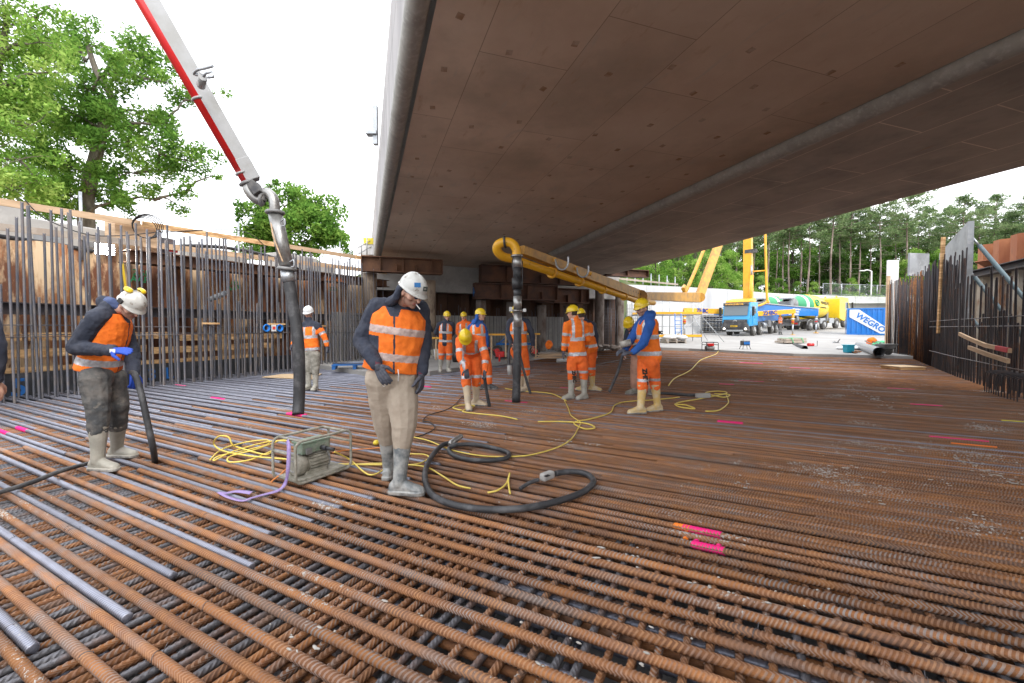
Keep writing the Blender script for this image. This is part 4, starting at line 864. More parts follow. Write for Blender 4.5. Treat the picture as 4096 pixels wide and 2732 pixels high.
# ================================================================ PEOPLE
TEX = bpy.data.textures.new('folds', 'CLOUDS'); TEX.noise_scale = .085; TEX.noise_depth = 2
def remeshed(name, mb, voxel, mats, parent, sm=6, folds=0, colour=None, axis=None, prelight=None):
    me = mb.mesh('tmp', mats if isinstance(mats, list) else [mats]); o = bpy.data.objects.new('tmp', me); C.objects.link(o)
    r = o.modifiers.new('r', 'REMESH'); r.mode = 'VOXEL'; r.voxel_size = voxel; r.use_smooth_shade = True
    if sm: s = o.modifiers.new('s', 'SMOOTH'); s.factor = .5; s.iterations = sm
    if folds: d = o.modifiers.new('d', 'DISPLACE'); d.texture = TEX; d.strength = folds; d.mid_level = .5; d.texture_coords = 'GLOBAL'
    dg = bpy.context.evaluated_depsgraph_get(); m2 = bpy.data.meshes.new_from_object(o.evaluated_get(dg)); bpy.data.objects.remove(o); bpy.data.meshes.remove(me)
    m2.name = name; m2.materials.clear()
    for q in (mats if isinstance(mats, list) else [mats]): m2.materials.append(q)
    for p in m2.polygons: p.use_smooth = True; p.material_index = colour(p.center) if colour else 0
    ob = bpy.data.objects.new(name, m2); C.objects.link(ob)
    if parent: attach(ob, parent)
    return ob
def cap(mb, a, b, ra, rb, n=12):
    a = Vector(a); b = Vector(b); mb.tube([a, b], [ra, rb], n); mb.ell(a, (ra, ra, ra), None, n, 8); mb.ell(b, (rb, rb, rb), None, n, 8)
def chain(mb, pts, rs, n=12):
    for (a, b), (ra, rb) in zip(zip(pts, pts[1:]), zip(rs, rs[1:])): cap(mb, a, b, ra, rb, n)
def cloth(name, c, c2=None, rough=.85, **k): return mat(name, c, rough, 0, c2 or tuple(x*.72 for x in c), 7, .42, .66, .35, 90, coord='World', bdist=.004, **k)
K = dict(skin=mat('skin', (.62, .37, .27), .5, 0, (.54, .28, .2), 20, .45, .65), hair=mat('dark_hair', (.05, .035, .025), .7), stub=mat('stubble', (.32, .18, .13), .7),
    orange=cloth('hi_vis_orange', (.95, .21, .018), (.80, .15, .012), emit=0), orange2=cloth('hi_vis_red_orange', (.92, .17, .025), (.72, .12, .02)), band=mat('reflective_band', (.55, .55, .57), .35, .2, (.42, .42, .45), 30, .4, .6), bandp=mat('pink_grey_band', (.56, .42, .37), .4, .1, (.46, .35, .32), 60, .4, .6),
    navy=cloth('navy_cloth', (.022, .028, .048), (.045, .05, .07)), blue=cloth('blue_hoodie', (.02, .10, .38)), beige=cloth('beige_jersey', (.43, .36, .285), (.36, .295, .23)), work=cloth('dirty_work_denim', (.065, .07, .075), (.16, .15, .14), col3=(.27, .25, .22), scale3=9, lo3=.58, hi3=.72), camo=cloth('dirty_grey_cloth', (.20, .19, .16), (.36, .34, .30)),
    pink=cloth('faded_trousers', (.50, .28, .2)), grey_boot=mat('muddy_grey_boot', (.40, .38, .33), .6, 0, (.30, .29, .25), 8, .4, .65, .2, 30, coord='World'), slate_boot=mat('cement_smeared_boot', (.13, .15, .16), .5, 0, (.42, .42, .40), 5, .42, .6, .2, 30, coord='World'), yel_boot=mat('dusty_yellow_boot', (.62, .42, .13), .55, 0, (.60, .50, .34), 7, .4, .62, .2, 30, coord='World'), cream_boot=mat('cream_boot', (.62, .50, .34), .6, 0, (.50, .42, .32), 7, .4, .62, coord='World'), sole=mat('boot_sole', (.16, .155, .15), .8, 0, (.36, .34, .31), 12, .4, .6, coord='World'),
    gl_blue=mat('blue_glove', (.01, .06, .42), .6), gl_dark=mat('dark_glove', (.05, .06, .085), .6, 0, (.09, .09, .11), 40, .4, .6), gl_cuff=mat('maroon_cuff', (.12, .02, .035), .8), gl_red=mat('red_grey_glove', (.42, .13, .07), .7, 0, (.25, .22, .2), 20, .4, .6),
    hw=mat('white_helmet', (.56, .56, .53), .4, 0, (.44, .43, .40), 9, .4, .62, 0, 1, col3=(.18, .14, .10), scale3=20, lo3=.58, hi3=.66, coord='World', coat=.3), hwd=mat('clean_white_helmet', (.72, .73, .74), .35, coat=.3), hy=mat('yellow_helmet', (.80, .56, .015), .35, 0, (.66, .44, .02), 6, .45, .7, coord='World', coat=.3), lens=mat('glasses', (.05, .07, .12), .1), zip=mat('black_zip', (.03, .03, .03), .5), eye=mat('eye_dark', (.03, .02, .02), .3), lip=mat('lips', (.33, .12, .10), .5), letter=mat('black_print', (.02, .015, .01), .7))
def hand(mb, wr, dirv, nrm, k=1.0, curl=.35, thumb=1, r=.0105):
    d = Vector(dirv).normalized(); n = Vector(nrm); n = (n-d*n.dot(d)).normalized(); w = d.cross(n)*thumb
    wr = Vector(wr); cap(mb, wr-d*.02, wr+d*.02, .031*k, .03*k)
    for s in (-1, -.33, .33, 1): cap(mb, wr+d*.02*k+w*s*.018*k, wr+d*.092*k+w*s*.031*k, .019*k, .0145*k, 8)
    for s, L_ in ((1, .072), (.36, .082), (-.33, .076), (-1, .058)):
        p = wr+d*.094*k+w*s*.032*k; a = curl*(1+.12*s); dd = d; pts = [p]
        dd = d*1.0+w*s*.06
        for q in range(3):
            a_ = curl*(.7+q*.9); v = (dd*math.cos(a_)+n*math.sin(a_)).normalized(); p = p+v*L_*k*(.42, .33, .25)[q]; pts.append(p)
        chain(mb, pts, [r*k*1.08, r*k, r*k*.92, r*k*.8], 8)
    p = wr+d*.03*k+w*.034*k; v = (d*.65+w*.7+n*.35).normalized(); v2 = (d*.85+w*.25+n*.45).normalized()
    chain(mb, [p, p+v*.042*k, p+v*.042*k+v2*.034*k, p+v*.042*k+v2*.034*k+(v2+n*.4).normalized()*.024*k], [r*1.5*k, r*1.25*k, r*1.1*k, r*.9*k], 8)
def boot(name, knee, ank, toe, gz, m, parent, top, k=1, voxel=.009, tip=0):
    knee = Vector(knee); ank = Vector(ank); ank.z = gz+.095*k; t = Vector((toe[0], toe[1], 0)).normalized(); sd = Vector((-t.y, t.x, 0)); mb = MB()
    kt = knee-ank; tp = ank+kt.normalized()*top
    mb.tube([ank+(tp-ank)*q for q in (0, .3, .65, .9, .93, 1.0)], [r_*k for r_ in (.056, .058, .068, .076, .081, .081)], 16)
    mb.ell(ank, (.058*k,)*3)
    rr = []
    for s, wd, h, zc in ((-.085, .030, .038, .048), (-.06, .042, .055, .062), (0, .045, .062, .070), (.06, .044, .054, .064), (.12, .050, .040, .050), (.165, .050, .034, .044), (.195, .040, .028, .038), (.212, .018, .018, .03)):
        c = ank+t*s*k; c.z = gz+zc*k+max(0, s)*tip; rr.append([c+(sd*math.cos(a)*wd*k+Vector((0, 0, 1))*math.sin(a)*h*k) for a in [2*math.pi*j/14 for j in range(14)]])
    mb.loft(rr)
    rs = []
    for s, wd in ((-.095, .03), (-.07, .045), (0, .046), (.06, .047), (.12, .055), (.17, .054), (.20, .043), (.218, .02)):
        c = ank+t*s*k; b0 = max(0, s)*tip; rs.append([Vector((c.x, c.y, gz+b0))+sd*x*wd*k+Vector((0, 0, z*k)) for x, z in ((-1, .0), (1, .0), (1.02, .028), (-1.02, .028))])
    mb.loft(rs, smooth=False)
    return remeshed(name, mb, voxel, [m, K['sole']], parent, 3, .004, lambda c: 1 if c.z < gz+.026*k+max(0, (c-ank).dot(t))*tip else 0)
def helmet(parent, hc, f, u, k, m, extra=None):
    f = Vector(f).normalized(); u = Vector(u); u = (u-f*u.dot(f)).normalized(); s = u.cross(f)*1.0; c = Vector(hc)+u*.050*k-f*.006
    mb = MB(); n = 32; rows = []
    def P(th, ph, ex=1.0):
        cp, sp = math.cos(ph), math.sin(ph); rx, ry, rz_ = .104*k*ex, (.126 if cp > 0 else .124)*k*ex, .112*k
        return c+s*(math.sin(th)*sp*rx)+f*(math.sin(th)*cp*ry)+u*(math.cos(th)*rz_)
    for i in range(0, 10):
        th = math.pi*.5*max(.02, i/9); row = []
        for j in range(n):
            ph = 2*math.pi*j/n; p = P(th, ph)
            if abs(math.sin(ph)) < .22 and i < 8: p += (p-c).normalized()*.006*k
            row.append(p)
        rows.append(row)
    for ex, dz in ((1.0, -.012), (1.06, -.016), (1.065, -.022)):
        row = []
        for j in range(n):
            ph = 2*math.pi*j/n; cp = math.cos(ph); e = ex+(.24*max(0, cp-.25)**1.2 if ex > 1 else 0)
            row.append(P(math.pi/2, ph, e)+u*(dz-.016*max(0, cp)*(ex > 1))*k)
        rows.append(row)
    vs = [p for r_ in rows for p in r_]; mb.add(vs, [(i*n+j, (i+1)*n+j, (i+1)*n+(j+1) % n, i*n+(j+1) % n) for i in range(len(rows)-1) for j in range(n)]+[tuple(range(n))], 0, True)
    o = mb.build('hard_hat', m, parent); so = o.modifiers.new('s', 'SOLIDIFY'); so.thickness = .004*k
    return o, c, f, u, s
def person(label, d0, pts, f, u=None, chest=None, gz=0, k=1.0, bulk=1.0, hat='hy', top='orange', sleeve=None, trous='orange2', bootm='yel_boot', toes=None, glove='gl_dark', style='vest', vox=.012, bt=.27, group=None, hands=None, tipping=(0, 0), beard=False, bare=None, bootvox=None, text_=None, stripe=True, hood=None, yoke=False, open_=False, tfold=.026):
    J = {}
    for key, (x, y, *dd) in pts.items(): J[key] = S(x, y, d0+(dd[0] if dd else 0))
    hd, nk, sA, sB, eA, eB, wA, wB, hp, hA, hB, kA, kB, aA, aB = [J[q] for q in ('hd', 'nk', 'sA', 'sB', 'eA', 'eB', 'wA', 'wB', 'hp', 'hA', 'hB', 'kA', 'kB', 'aA', 'aB')]
    root = empty('person', ((aA.x+aB.x)/2, (aA.y+aB.y)/2, gz), label, 'person', group)
    f = Vector(f).normalized(); u = Vector(u) if u else Vector((0, 0, 1)); u = (u-f*u.dot(f)).normalized(); sd = u.cross(f)
    for a in (aA, aB): a.z = gz+.095*k
    side = (sB-sA).normalized(); hside = (hB-hA).normalized(); spine = (nk-hp)
    ch = Vector(chest).normalized() if chest else None
    fw = side.cross(spine).normalized()
    if ch and fw.dot(ch) < 0: fw = -fw
    if not ch and fw.y > 0: fw = -fw
    sw = max(.15, min(.19, (sB-sA).length/2))*k
    def torso(mb, inf, s0=-.12, s1=1.0, wf=1.0):
        rr = []
        for s, wd, dp, off in ((-.14, .135, .105, -.01), (0, .172, .125, -.01), (.2, .162, .122, .0), (.42, .160, .122, .012), (.62, .172, .128, .012), (.8, .168, .118, .0), (.92, .125, .092, -.01), (1.0, .066, .062, -.01)):
            if s < s0 or s > s1: continue
            t_ = min(1, max(0, s)); x = hside.lerp(side, t_); x = (x-spine.normalized()*x.dot(spine.normalized())).normalized()
            c = hp+spine*s+fw*off*k; n = 20; wd = (wd*wf*bulk+inf)*k; dp = (dp*bulk+inf)*k
            rr.append([c+x*math.cos(a)*wd+fw*math.sin(a)*dp for a in [2*math.pi*j/n for j in range(n)]])
        mb.loft(rr)
    # body, one continuous surface
    mb = MB(); torso(mb, -.02)
    mb.ell(hd+u*.022*k, (.077*k, .098*k, .108*k), Matrix((sd, f, u)).transposed(), 18, 12)
    mb.ell(hd+f*.026*k-u*.052*k, (.058*k, .066*k, .062*k), Matrix((sd, f, u)).transposed(), 16, 10)
    mb.ell(hd+f*.070*k-u*.092*k, (.026*k, .022*k, .018*k), Matrix((sd, f, u)).transposed(), 10, 8)
    chain(mb, [hd+f*.088*k+u*.010*k, hd+f*.112*k-u*.026*k], [.010*k, .0155*k], 8)
    cap(mb, hd+f*.088*k-u*.056*k-sd*.018*k, hd+f*.088*k-u*.056*k+sd*.018*k, .009*k, .009*k, 8)
    cap(mb, hd+f*.084*k+u*.028*k-sd*.035*k, hd+f*.084*k+u*.028*k+sd*.035*k, .012*k, .012*k, 8)
    for e in (-1, 1): mb.ell(hd+sd*e*.080*k-f*.005*k-u*.012*k, (.009*k, .020*k, .031*k), Matrix((sd, f, u)).transposed(), 10, 8); mb.ell(hd+sd*e*.045*k+f*.055*k-u*.02*k, (.026*k, .030*k, .028*k), None, 10, 8)
    cap(mb, hd-u*.05*k-f*.015*k, nk, .057*k, .066*k)
    for s, e, w in ((sA, eA, wA), (sB, eB, wB)): chain(mb, [nk.lerp(s, .3), s, e, w], [.06*k, .058*k, .042*k, .031*k])
    for h, kn, a in ((hA, kA, aA), (hB, kB, aB)): chain(mb, [hp, h, kn, a], [.1*k, .082*k, .055*k, .04*k])
    hs = hands or {}
    for w, e, key in ((wA, eA, 'A'), (wB, eB, 'B')):
        if bare and key in bare: q = hs.get(key, {}); hand(mb, w, q.get('d', w-e), q.get('n', -side if key == 'B' else side), k, q.get('c', .4), q.get('t', 1))
    def skinc(c):
        q = c-hd; x, y, z = q.dot(sd)/k, q.dot(f)/k, q.dot(u)/k
        if q.length < .2*k:
            if y > .06 and abs(z-.012) < .0085 and abs(abs(x)-.033) < .016: return 2
            if y > .07 and abs(z+.056) < .008 and abs(x) < .024: return 3
            if z > .03 and y < .05 or (y < -.02 and z > -.05): return 1
            if y > .06 and abs(z-.036) < .007 and .014 < abs(x) < .052: return 1
            if beard and z < -.03 and z > -.12 and y > 0: return 4
        return 0
    remeshed('body', mb, min(vox, .009) if vox > .008 else vox, [K['skin'], K['hair'], K['eye'], K['lip'], K['stub']], root, 2, 0, skinc)
    # trousers
    mb = MB(); tr = .016; rr = []
    cap(mb, hp-spine.normalized()*.04, hp+spine*.06, .12*k*bulk, .125*k*bulk); 
    for h, kn, a in ((hA, kA, aA), (hB, kB, aB)):
        lo = a+(kn-a).normalized()*(bt-.045)
        chain(mb, [hp+(h-hp)*.6-Vector((0, 0, .02)), h, h.lerp(kn, .5), kn, lo], [x*k for x in (.124*bulk, .116*bulk, .104*bulk, .088*bulk, .082)])
    def trc(c):
        if not stripe: return 0
        for h, kn, a in ((hA, kA, aA), (hB, kB, aB)):
            p_, q_ = (h, kn) if c.z > kn.z else (kn, a); dvec = q_-p_; t_ = max(0, min(1, (c-p_).dot(dvec)/dvec.length_squared)); r_ = c-(p_+dvec*t_)
            if r_.length < .14 and stripe is True:
                hgt = c.z-gz
                if .0 < hgt and (abs(hgt-(bt+.17)) < .025 ): return 1
        return 0
    remeshed('trousers', mb, vox, [K[trous], K['band']], root, 4, tfold, trc)
    # upper garment with sleeves
    sl = K[sleeve or top]; mb = MB(); torso(mb, .006)
    for s, e, w in ((sA, eA, wA), (sB, eB, wB)): chain(mb, [nk.lerp(s, .35)-spine*.04, s, s.lerp(e, .5), e, w+(e-w).normalized()*.02], [x*k for x in (.088, .080*bulk, .073*bulk, .066*bulk, .050)])
    cap(mb, nk-spine*.06, nk+(hd-nk)*.22, .085*k, .075*k)
    if hood:
        cap(mb, nk-fw*.06*k+Vector((0, 0, .02)), nk-fw*.03*k+side*.07*k, .075*k, .06*k); cap(mb, nk-fw*.05*k, nk-side*.07*k, .075*k, .06*k)
    jband = style == 'jacket'
    def jc(c):
        if not jband: return 0
        t_ = (c-hp).dot(spine)/spine.length_squared
        for s, e, w in ((sA, eA, wA), (sB, eB, wB)):
            d1 = (c-(e.lerp(w, .45))).dot((w-e).normalized()); d2 = (c-(s.lerp(e, .62))).dot((e-s).normalized())
            if (abs(d1) < .026 and (c-e.lerp(w, .45)).length < .1) or (abs(d2) < .028 and (c-s.lerp(e, .62)).length < .11): return 1
        x = (c-hp).dot(side)/k
        if yoke and (t_ > .80 or min((c-s_).length for s_ in (sA, sB)) < .10): return 2
        near_arm = min((c-e).length for e in (eA, eB, wA, wB)) < .11
        if not near_arm and (abs(t_-.06) < .05 or abs(t_-.47) < .05): return 1
        if t_ > .47 and .075 < abs(x) < .125 and t_ < 1.05: return 1
        return 0
    remeshed('jacket' if style == 'jacket' else 'sweater', mb, vox, [sl, K['band'], K['navy']], root, 3, .028, jc)
    if style.startswith('vest'):
        mb = MB(); torso(mb, .028, -.15 if style == 'vest' else 0, .93, .98)
        for s in (sA, sB): cap(mb, nk.lerp(s, .45)-spine*.02, nk.lerp(s, .78)-spine*.05, .07*k, .055*k)
        b_ = K['bandp'] if style == 'vestp' else K['band']
        yb = {'vest': (.10, .50), 'vestp': (.22, .60), 'vest2': (.14, .36)}[style]
        def vc(c):
            t_ = (c-hp).dot(spine)/spine.length_squared; x = (c-hp).dot(side)/k; y = (c-hp-spine*t_).dot(fw)
            for b0 in yb:
                if abs(t_-b0) < .052: return 1
            if style == 'vest' and t_ > yb[1] and .07 < abs(x) < .12: return 1
            if style != 'vest' and abs(x) < .007 and y > 0: return 2
            if style == 'vestp' and x < -.115 and t_ < .5 and t_ > .28 and y > 0: return 2
            if open_ and y > 0 and abs(x) < .065: return 2
            if t_ > .80 and y > .0 and abs(x) < .05*(t_-.76)/.2+.02: return 2
            return 0
        remeshed('vest', mb, vox*.8, [K[top if sleeve else 'orange'], b_, sl if style != 'vestp' else K['navy']], root, 3, .022, vc)
    if text_:
        for (body, size, tx, ty, td, xd, upv) in text_: text(body, size, 'lettering', K['letter'], root, S(tx, ty, td), xd, upv, .003, .006)
    for w, e, key in ((wA, eA, 'A'), (wB, eB, 'B')):
        if bare and key in bare: continue
        q = hs.get(key, {}); mb = MB(); hand(mb, w, q.get('d', w-e), q.get('n', side if key == 'A' else -side), k, q.get('c', .45), q.get('t', 1), .0125)
        cap(mb, w+(e-w).normalized()*.06, w, .043*k, .036*k); wd = (w-e).normalized(); gm = K[glove]
        remeshed('glove', mb, min(vox*.6, .0065), [gm, K['gl_cuff'] if glove == 'gl_dark' and style == 'vestp' else gm], root, 1, 0, lambda c: 1 if (c-w).dot(wd) < .015 else 0)
    tz = toes or ((0, -1), (0, -1))
    boot('boot', kA, aA, tz[0], gz, K[bootm], root, bt, k, bootvox or vox*.8, tipping[0]); boot('boot', kB, aB, tz[1], gz, K[bootm], root, bt, k, bootvox or vox*.8, tipping[1])
    if hat: H = helmet(root, hd, f, u, k, K[hat]); return root, H, J
    return root, None, J
def P_(s, **o): # 'hd x y dd; ...'
    r = {}
    for it in s.split(';'):
        q = it.split(); r[q[0]] = tuple(float(x) for x in q[1:])
    return r
# centre man
r, H, J = person('man in zipped orange vest and beige trousers looking down, cigarette in mouth', 3.6, P_('hd 1646 1170 -.12;nk 1602 1214 .02;sA 1514 1236 -.02;sB 1672 1240 .1;eA 1450 1362 -.02;eB 1690 1368 .12;wA 1508 1462 -.24;wB 1686 1494 .0;hp 1566 1482 .02;hA 1530 1512 .0;hB 1608 1512 .04;kA 1545 1698 .16;kB 1616 1700 -.03;aA 1556 1910 .33;aB 1598 1938 -.06'),
    (.70, -.50, -.50), (.42, -.25, .85), (.25, -.95, 0), hat='hw', top='orange', sleeve='navy', trous='beige', bootm='slate_boot', toes=((.1, 1), (1, -.12)), style='vestp', tfold=.014, vox=.0065, bt=.37, bulk=1.24, beard=True, stripe=False, hood=True,
    hands={'A': dict(d=(.5, -.12, -.86), n=(.1, 1, -.1), c=.28, t=1), 'B': dict(d=(.02, -.1, -1), n=(-1, .2, 0), c=.35, t=-1)})
def hooddrape(hd, nk, f, u, m, parent, vox, k=1):
    f = Vector(f).normalized(); u = Vector(u); u = (u-f*u.dot(f)).normalized(); s = u.cross(f); hd = Vector(hd); nk = Vector(nk); mb = MB(); n = 16
    for a0 in range(-70, 71, 14):
        a = R(a0); side_ = s*math.sin(a); bk = -f*math.cos(a)
        chain(mb, [hd+u*.07*k+bk*.07*k+side_*.05*k, hd+bk*.105*k+side_*.105*k, hd-u*.07*k+bk*.095*k+side_*.10*k, nk+bk*.09*k+side_*.10*k-Vector((0, 0, .03))], [.018, .024, .03, .045], 8)
    return remeshed('hood', mb, vox, m, parent, 4, .02)
hooddrape(J['hd'], J['nk'], (.70, -.50, -.50), (.42, -.25, .85), K['navy'], r, .0065)
hd = J['hd']; f = Vector((.70, -.50, -.50)).normalized(); u = Vector((.42, -.25, .85)); u = (u-f*u.dot(f)).normalized(); sd = u.cross(f)
c0 = hd+f*.098-u*.056; MB().tube([c0, c0+f*.05-u*.01], .004, 8).tube([c0+f*.05-u*.01, c0+f*.058-u*.012], .0042, 8, 0).build('cigarette', M['white'], r)
def glasses(hd, f, u, sd, parent, k=1):
    mb = MB()
    for e in (-1, 1):
        mb.ell(hd+f*.107*k+u*.008*k+sd*e*.033*k, (.026*k, .004*k, .017*k), Matrix((sd, f, u)).transposed(), 12, 8); mb.tube([hd+f*.10*k+u*.012*k+sd*e*.058*k, hd+sd*e*.085*k+u*.006*k], .0025*k, 6)
    mb.tube([hd+f*.108*k+u*.012*k-sd*.012*k, hd+f*.108*k+u*.012*k+sd*.012*k], .002*k, 6); mb.build('safety_glasses', K['lens'], parent)
glasses(hd, f, u, sd, r)
o, c, hf, hu, hs = H
for e, m_, ss_, nm in ((1, mat('sticker_blue', (.02, .16, .42), .4), .024, 'blue_sticker'), (.55, mat('sticker_dark', (.05, .07, .06), .4), .02, 'round_sticker')):
    dirv = (hs*(-.55 if e == 1 else .1)+hf*(.75 if e == 1 else .9)+hu*(.5 if e == 1 else .35)).normalized(); q = c+Vector(hs)*dirv.dot(hs)*.107+Vector(hf)*dirv.dot(hf)*.130+Vector(hu)*dirv.dot(hu)*.115
    MB().box(q, (.05, .036, .002), frame(dirv.cross(Vector((0, 0, 1))), dirv)).build(nm, m_, o)
# drawstring and zip
q = J['hp']; MB().tube([S(1592, 1478, 3.43), S(1595, 1500, 3.42), S(1593, 1525, 3.42)], .004, 6).build('drawstring', M['white'], r)
text('MaxiFlex'[:0]+'ERGO', .028, 'lettering', M['white'], r, S(1541, 1510, 3.405), (-.3, 0, -.9), (1, 0, -.3), .001)
# left man
r, H, J = person('bearded worker with blue gloves and yellow ear muffs at the left', 4.2, P_('hd 522 1224 .0;nk 452 1226 .03;sA 384 1274 -.16;sB 482 1272 .2;eA 306 1392 -.2;eB 528 1420 .2;wA 452 1402 -.33;wB 535 1496 .05;hp 396 1478 .02;hA 378 1512 -.1;hB 440 1508 .1;kA 394 1638 -.1;kB 472 1622 .16;aA 392 1836 -.06;aB 468 1792 .36'),
    (.74, -.16, -.65), (.62, -.14, .77), (.85, -.5, 0), hat='hw', top='orange', sleeve='navy', trous='work', bootm='grey_boot', toes=((1, -.1), (1, -.02)), style='vest2', vox=.007, bt=.36, bulk=1.06, glove='gl_blue', stripe=False, hood=True, beard=True,
    hands={'A': dict(d=(1, -.1, 0), n=(0, .5, -.8), c=.18, t=-1), 'B': dict(d=(.25, -.2, -.9), n=(-.8, .3, -.2), c=.75, t=1)})
mb = MB(); nk = J['nk']; chain(mb, [nk+Vector((-.10, .08, -.02)), nk+Vector((-.06, .0, .05)), nk+Vector((.04, -.06, .03)), nk+Vector((.12, -.03, -.04))], [.05, .06, .05, .035]); remeshed('hood', mb, .009, cloth('faded_blue_hood', (.07, .10, .22)), r, 6, .03)
hd = J['hd']; f = Vector((.74, -.16, -.65)).normalized(); u = Vector((.62, -.14, .77)); u = (u-f*u.dot(f)).normalized(); sd = u.cross(f); glasses(hd, f, u, sd, r)
o, c, hf, hu, hs = H
mu = mat('muff_yellow', (.85, .58, .02), .35, coat=.3)
q = c+hu*.095-hs*.06-hf*.045; a = MB(); a.ell(q+hu*.012, (.042, .036, .022), frame(hf, hu), 16, 10).build('ear_muff', mu, o); q2 = c+hu*.07+hs*.09-hf*.075; a = MB(); a.ell(q2+hu*.012, (.042, .036, .022), frame(hf, hu), 16, 10).build('ear_muff', mu, o)
MB().tube(smoothpath([q, c+hu*.125-hf*.03, q2], 6), .006, 6).build('muff_band', M['black'], o); MB().box(c-hs*.108+hf*.0, (.05, .02, .04), frame(hf, hu)).build('muff_clip', M['black'], o)
o_ = MB().box(J['wA']+Vector((.035, -.043, 0)), (.05, .004, .032)).build('glove_label', M['white'], r)
# man at the left edge, only his arm in view
person('man at the left edge of the picture, only his navy sleeve and bare hand showing', 3.25, P_('hd -220 1010;nk -230 1090;sA -310 1160 .1;sB -110 1160;eA -330 1380;eB -20 1370;wA -310 1540;wB -22 1525;hp -215 1500;hA -260 1550;hB -170 1550;kA -260 1790;kB -160 1790;aA -270 2030;aB -160 2030'),
    (1, -.2, 0), None, (.9, -.4, 0), hat='hw', sleeve='navy', trous='work', bootm='grey_boot', toes=((1, 0), (1, 0)), bare='B', vox=.012, stripe=False, hands={'B': dict(d=(.15, 0, -1), n=(-1, .1, 0), c=.4)}, style='sweater', top='navy')
# others
person('white helmeted worker in a black and orange jacket near the left cage', 9.6, P_('hd 1234 1252;nk 1236 1284;sA 1212 1305;sB 1272 1305;eA 1188 1345 -.1;eB 1300 1352;wA 1172 1378 -.2;wB 1308 1384;hp 1246 1404;hA 1234 1418;hB 1260 1418;kA 1232 1474 -.02;kB 1262 1476 -.05;aA 1234 1540;aB 1262 1546 -.05'),
    (0, -.9, -.3), None, (0, -1, 0), hat='hwd', top='orange', trous='camo', bootm='grey_boot', toes=((-.25, -1), (.1, -1)), style='jacket', vox=.012, stripe=False, bt=.33, yoke=True)
g = 'group of workers standing on the slab'
person('far worker with white helmet leaning and reading his phone', 18.2, P_('hd 1708 1279;nk 1706 1296;sA 1697 1303;sB 1718 1303;eA 1696 1325;eB 1728 1322;wA 1712 1320 -.25;wB 1720 1316 -.25;hp 1707 1350;hA 1702 1354;hB 1713 1354;kA 1716 1388;kB 1722 1388;aA 1720 1424;aB 1734 1424'),
    (.8, -.5, -.4), None, (.6, -.8, 0), gz=.12, hat='hwd', sleeve='navy', top='orange', trous='work', bootm='grey_boot', toes=((1, -.5), (1, -.5)), vox=.018, stripe=False, bt=.33, glove='gl_dark')
person('worker in a navy shirt and open orange vest with hands behind his back, yellow helmet', 12.4, P_('hd 1788 1266;nk 1784 1287;sA 1758 1298;sB 1808 1298;eA 1744 1330 .1;eB 1812 1332 .1;wA 1768 1352 .2;wB 1798 1354 .2;hp 1781 1372;hA 1768 1382;hB 1795 1382;kA 1766 1424;kB 1797 1424;aA 1761 1472;aB 1792 1472'),
    (.4, -.9, -.1), None, (0, -1, 0), gz=.12, sleeve='navy', top='orange', bootm='grey_boot', toes=((.2, -1), (.6, -1)), vox=.014, bt=.33, open_=True)
person('older worker facing the camera behind the bending worker', 13.5, P_('hd 1855 1267;nk 1858 1286;sA 1836 1299;sB 1880 1297;eA 1830 1330;eB 1886 1330;wA 1842 1356 -.1;wB 1876 1356 -.1;hp 1858 1368;hA 1846 1378;hB 1869 1378;kA 1846 1418;kB 1870 1418;aA 1846 1462;aB 1870 1462'),
    (-.1, -1, -.05), None, (0, -1, 0), gz=.12, sleeve='orange2', top='orange', bootm='grey_boot', vox=.015)
r, H, J = person('worker with a blue hood under his yellow helmet looking right in profile', 9.7, P_('hd 1922 1262;nk 1908 1288;sA 1884 1310;sB 1932 1308;eA 1878 1350;eB 1946 1348;wA 1900 1384 -.2;wB 1948 1388;hp 1916 1394;hA 1902 1408;hB 1932 1408;kA 1922 1460;kB 1952 1458;aA 1930 1536;aB 1956 1538'),
    (.95, -.3, 0), None, (.6, -.8, 0), sleeve='blue', top='orange', bootm='work', toes=((1, -.3), (1, -.3)), vox=.012, bt=.12, hood=True)
hooddrape(J['hd'], J['nk'], (.95, -.3, 0), (0, 0, 1), K['blue'], r, .010)
r, H, J = person('worker bending far forward over the mat with both arms down, dusty yellow helmet', 7.4, P_('hd 1862 1352 -.32;nk 1884 1352 -.12;sA 1840 1362 -.12;sB 1922 1362 -.1;eA 1840 1430 -.25;eB 1942 1422 -.2;wA 1866 1476 -.35;wB 1940 1484 -.3;hp 1884 1424 .22;hA 1866 1438 .18;hB 1904 1438 .2;kA 1864 1514 -.05;kB 1906 1512 .1;aA 1872 1614 -.12;aB 1904 1596 .22'),
    (.12, -.55, -.80), (.02, -.82, .57), (0, -.5, -.9), sleeve='orange2', top='orange', bootm='cream_boot', toes=((.25, -1), (1, -.3)), style='jacket', vox=.010, bt=.37,
    hands={'A': dict(d=(.05, 0, -1), n=(0, 1, .2), c=.35, t=-1), 'B': dict(d=(.1, -.1, -1), n=(-.7, 0, .1), c=.9)})
person('worker mostly hidden behind the vertical hose, dark sleeves and orange vest, holding a vibrator', 9.3, P_('hd 2066 1250;nk 2072 1273;sA 2040 1290;sB 2106 1288;eA 2034 1335;eB 2128 1338;wA 2046 1378 -.2;wB 2132 1382;hp 2074 1388;hA 2058 1398;hB 2090 1398;kA 2082 1462;kB 2104 1462;aA 2082 1544;aB 2103 1550'),
    (-.6, -.8, -.1), None, (-.2, -1, 0), sleeve='navy', top='orange', bootm='cream_boot', open_=True, toes=((-.6, -1), (-.9, -.6)), vox=.012, glove='gl_red', bt=.33)
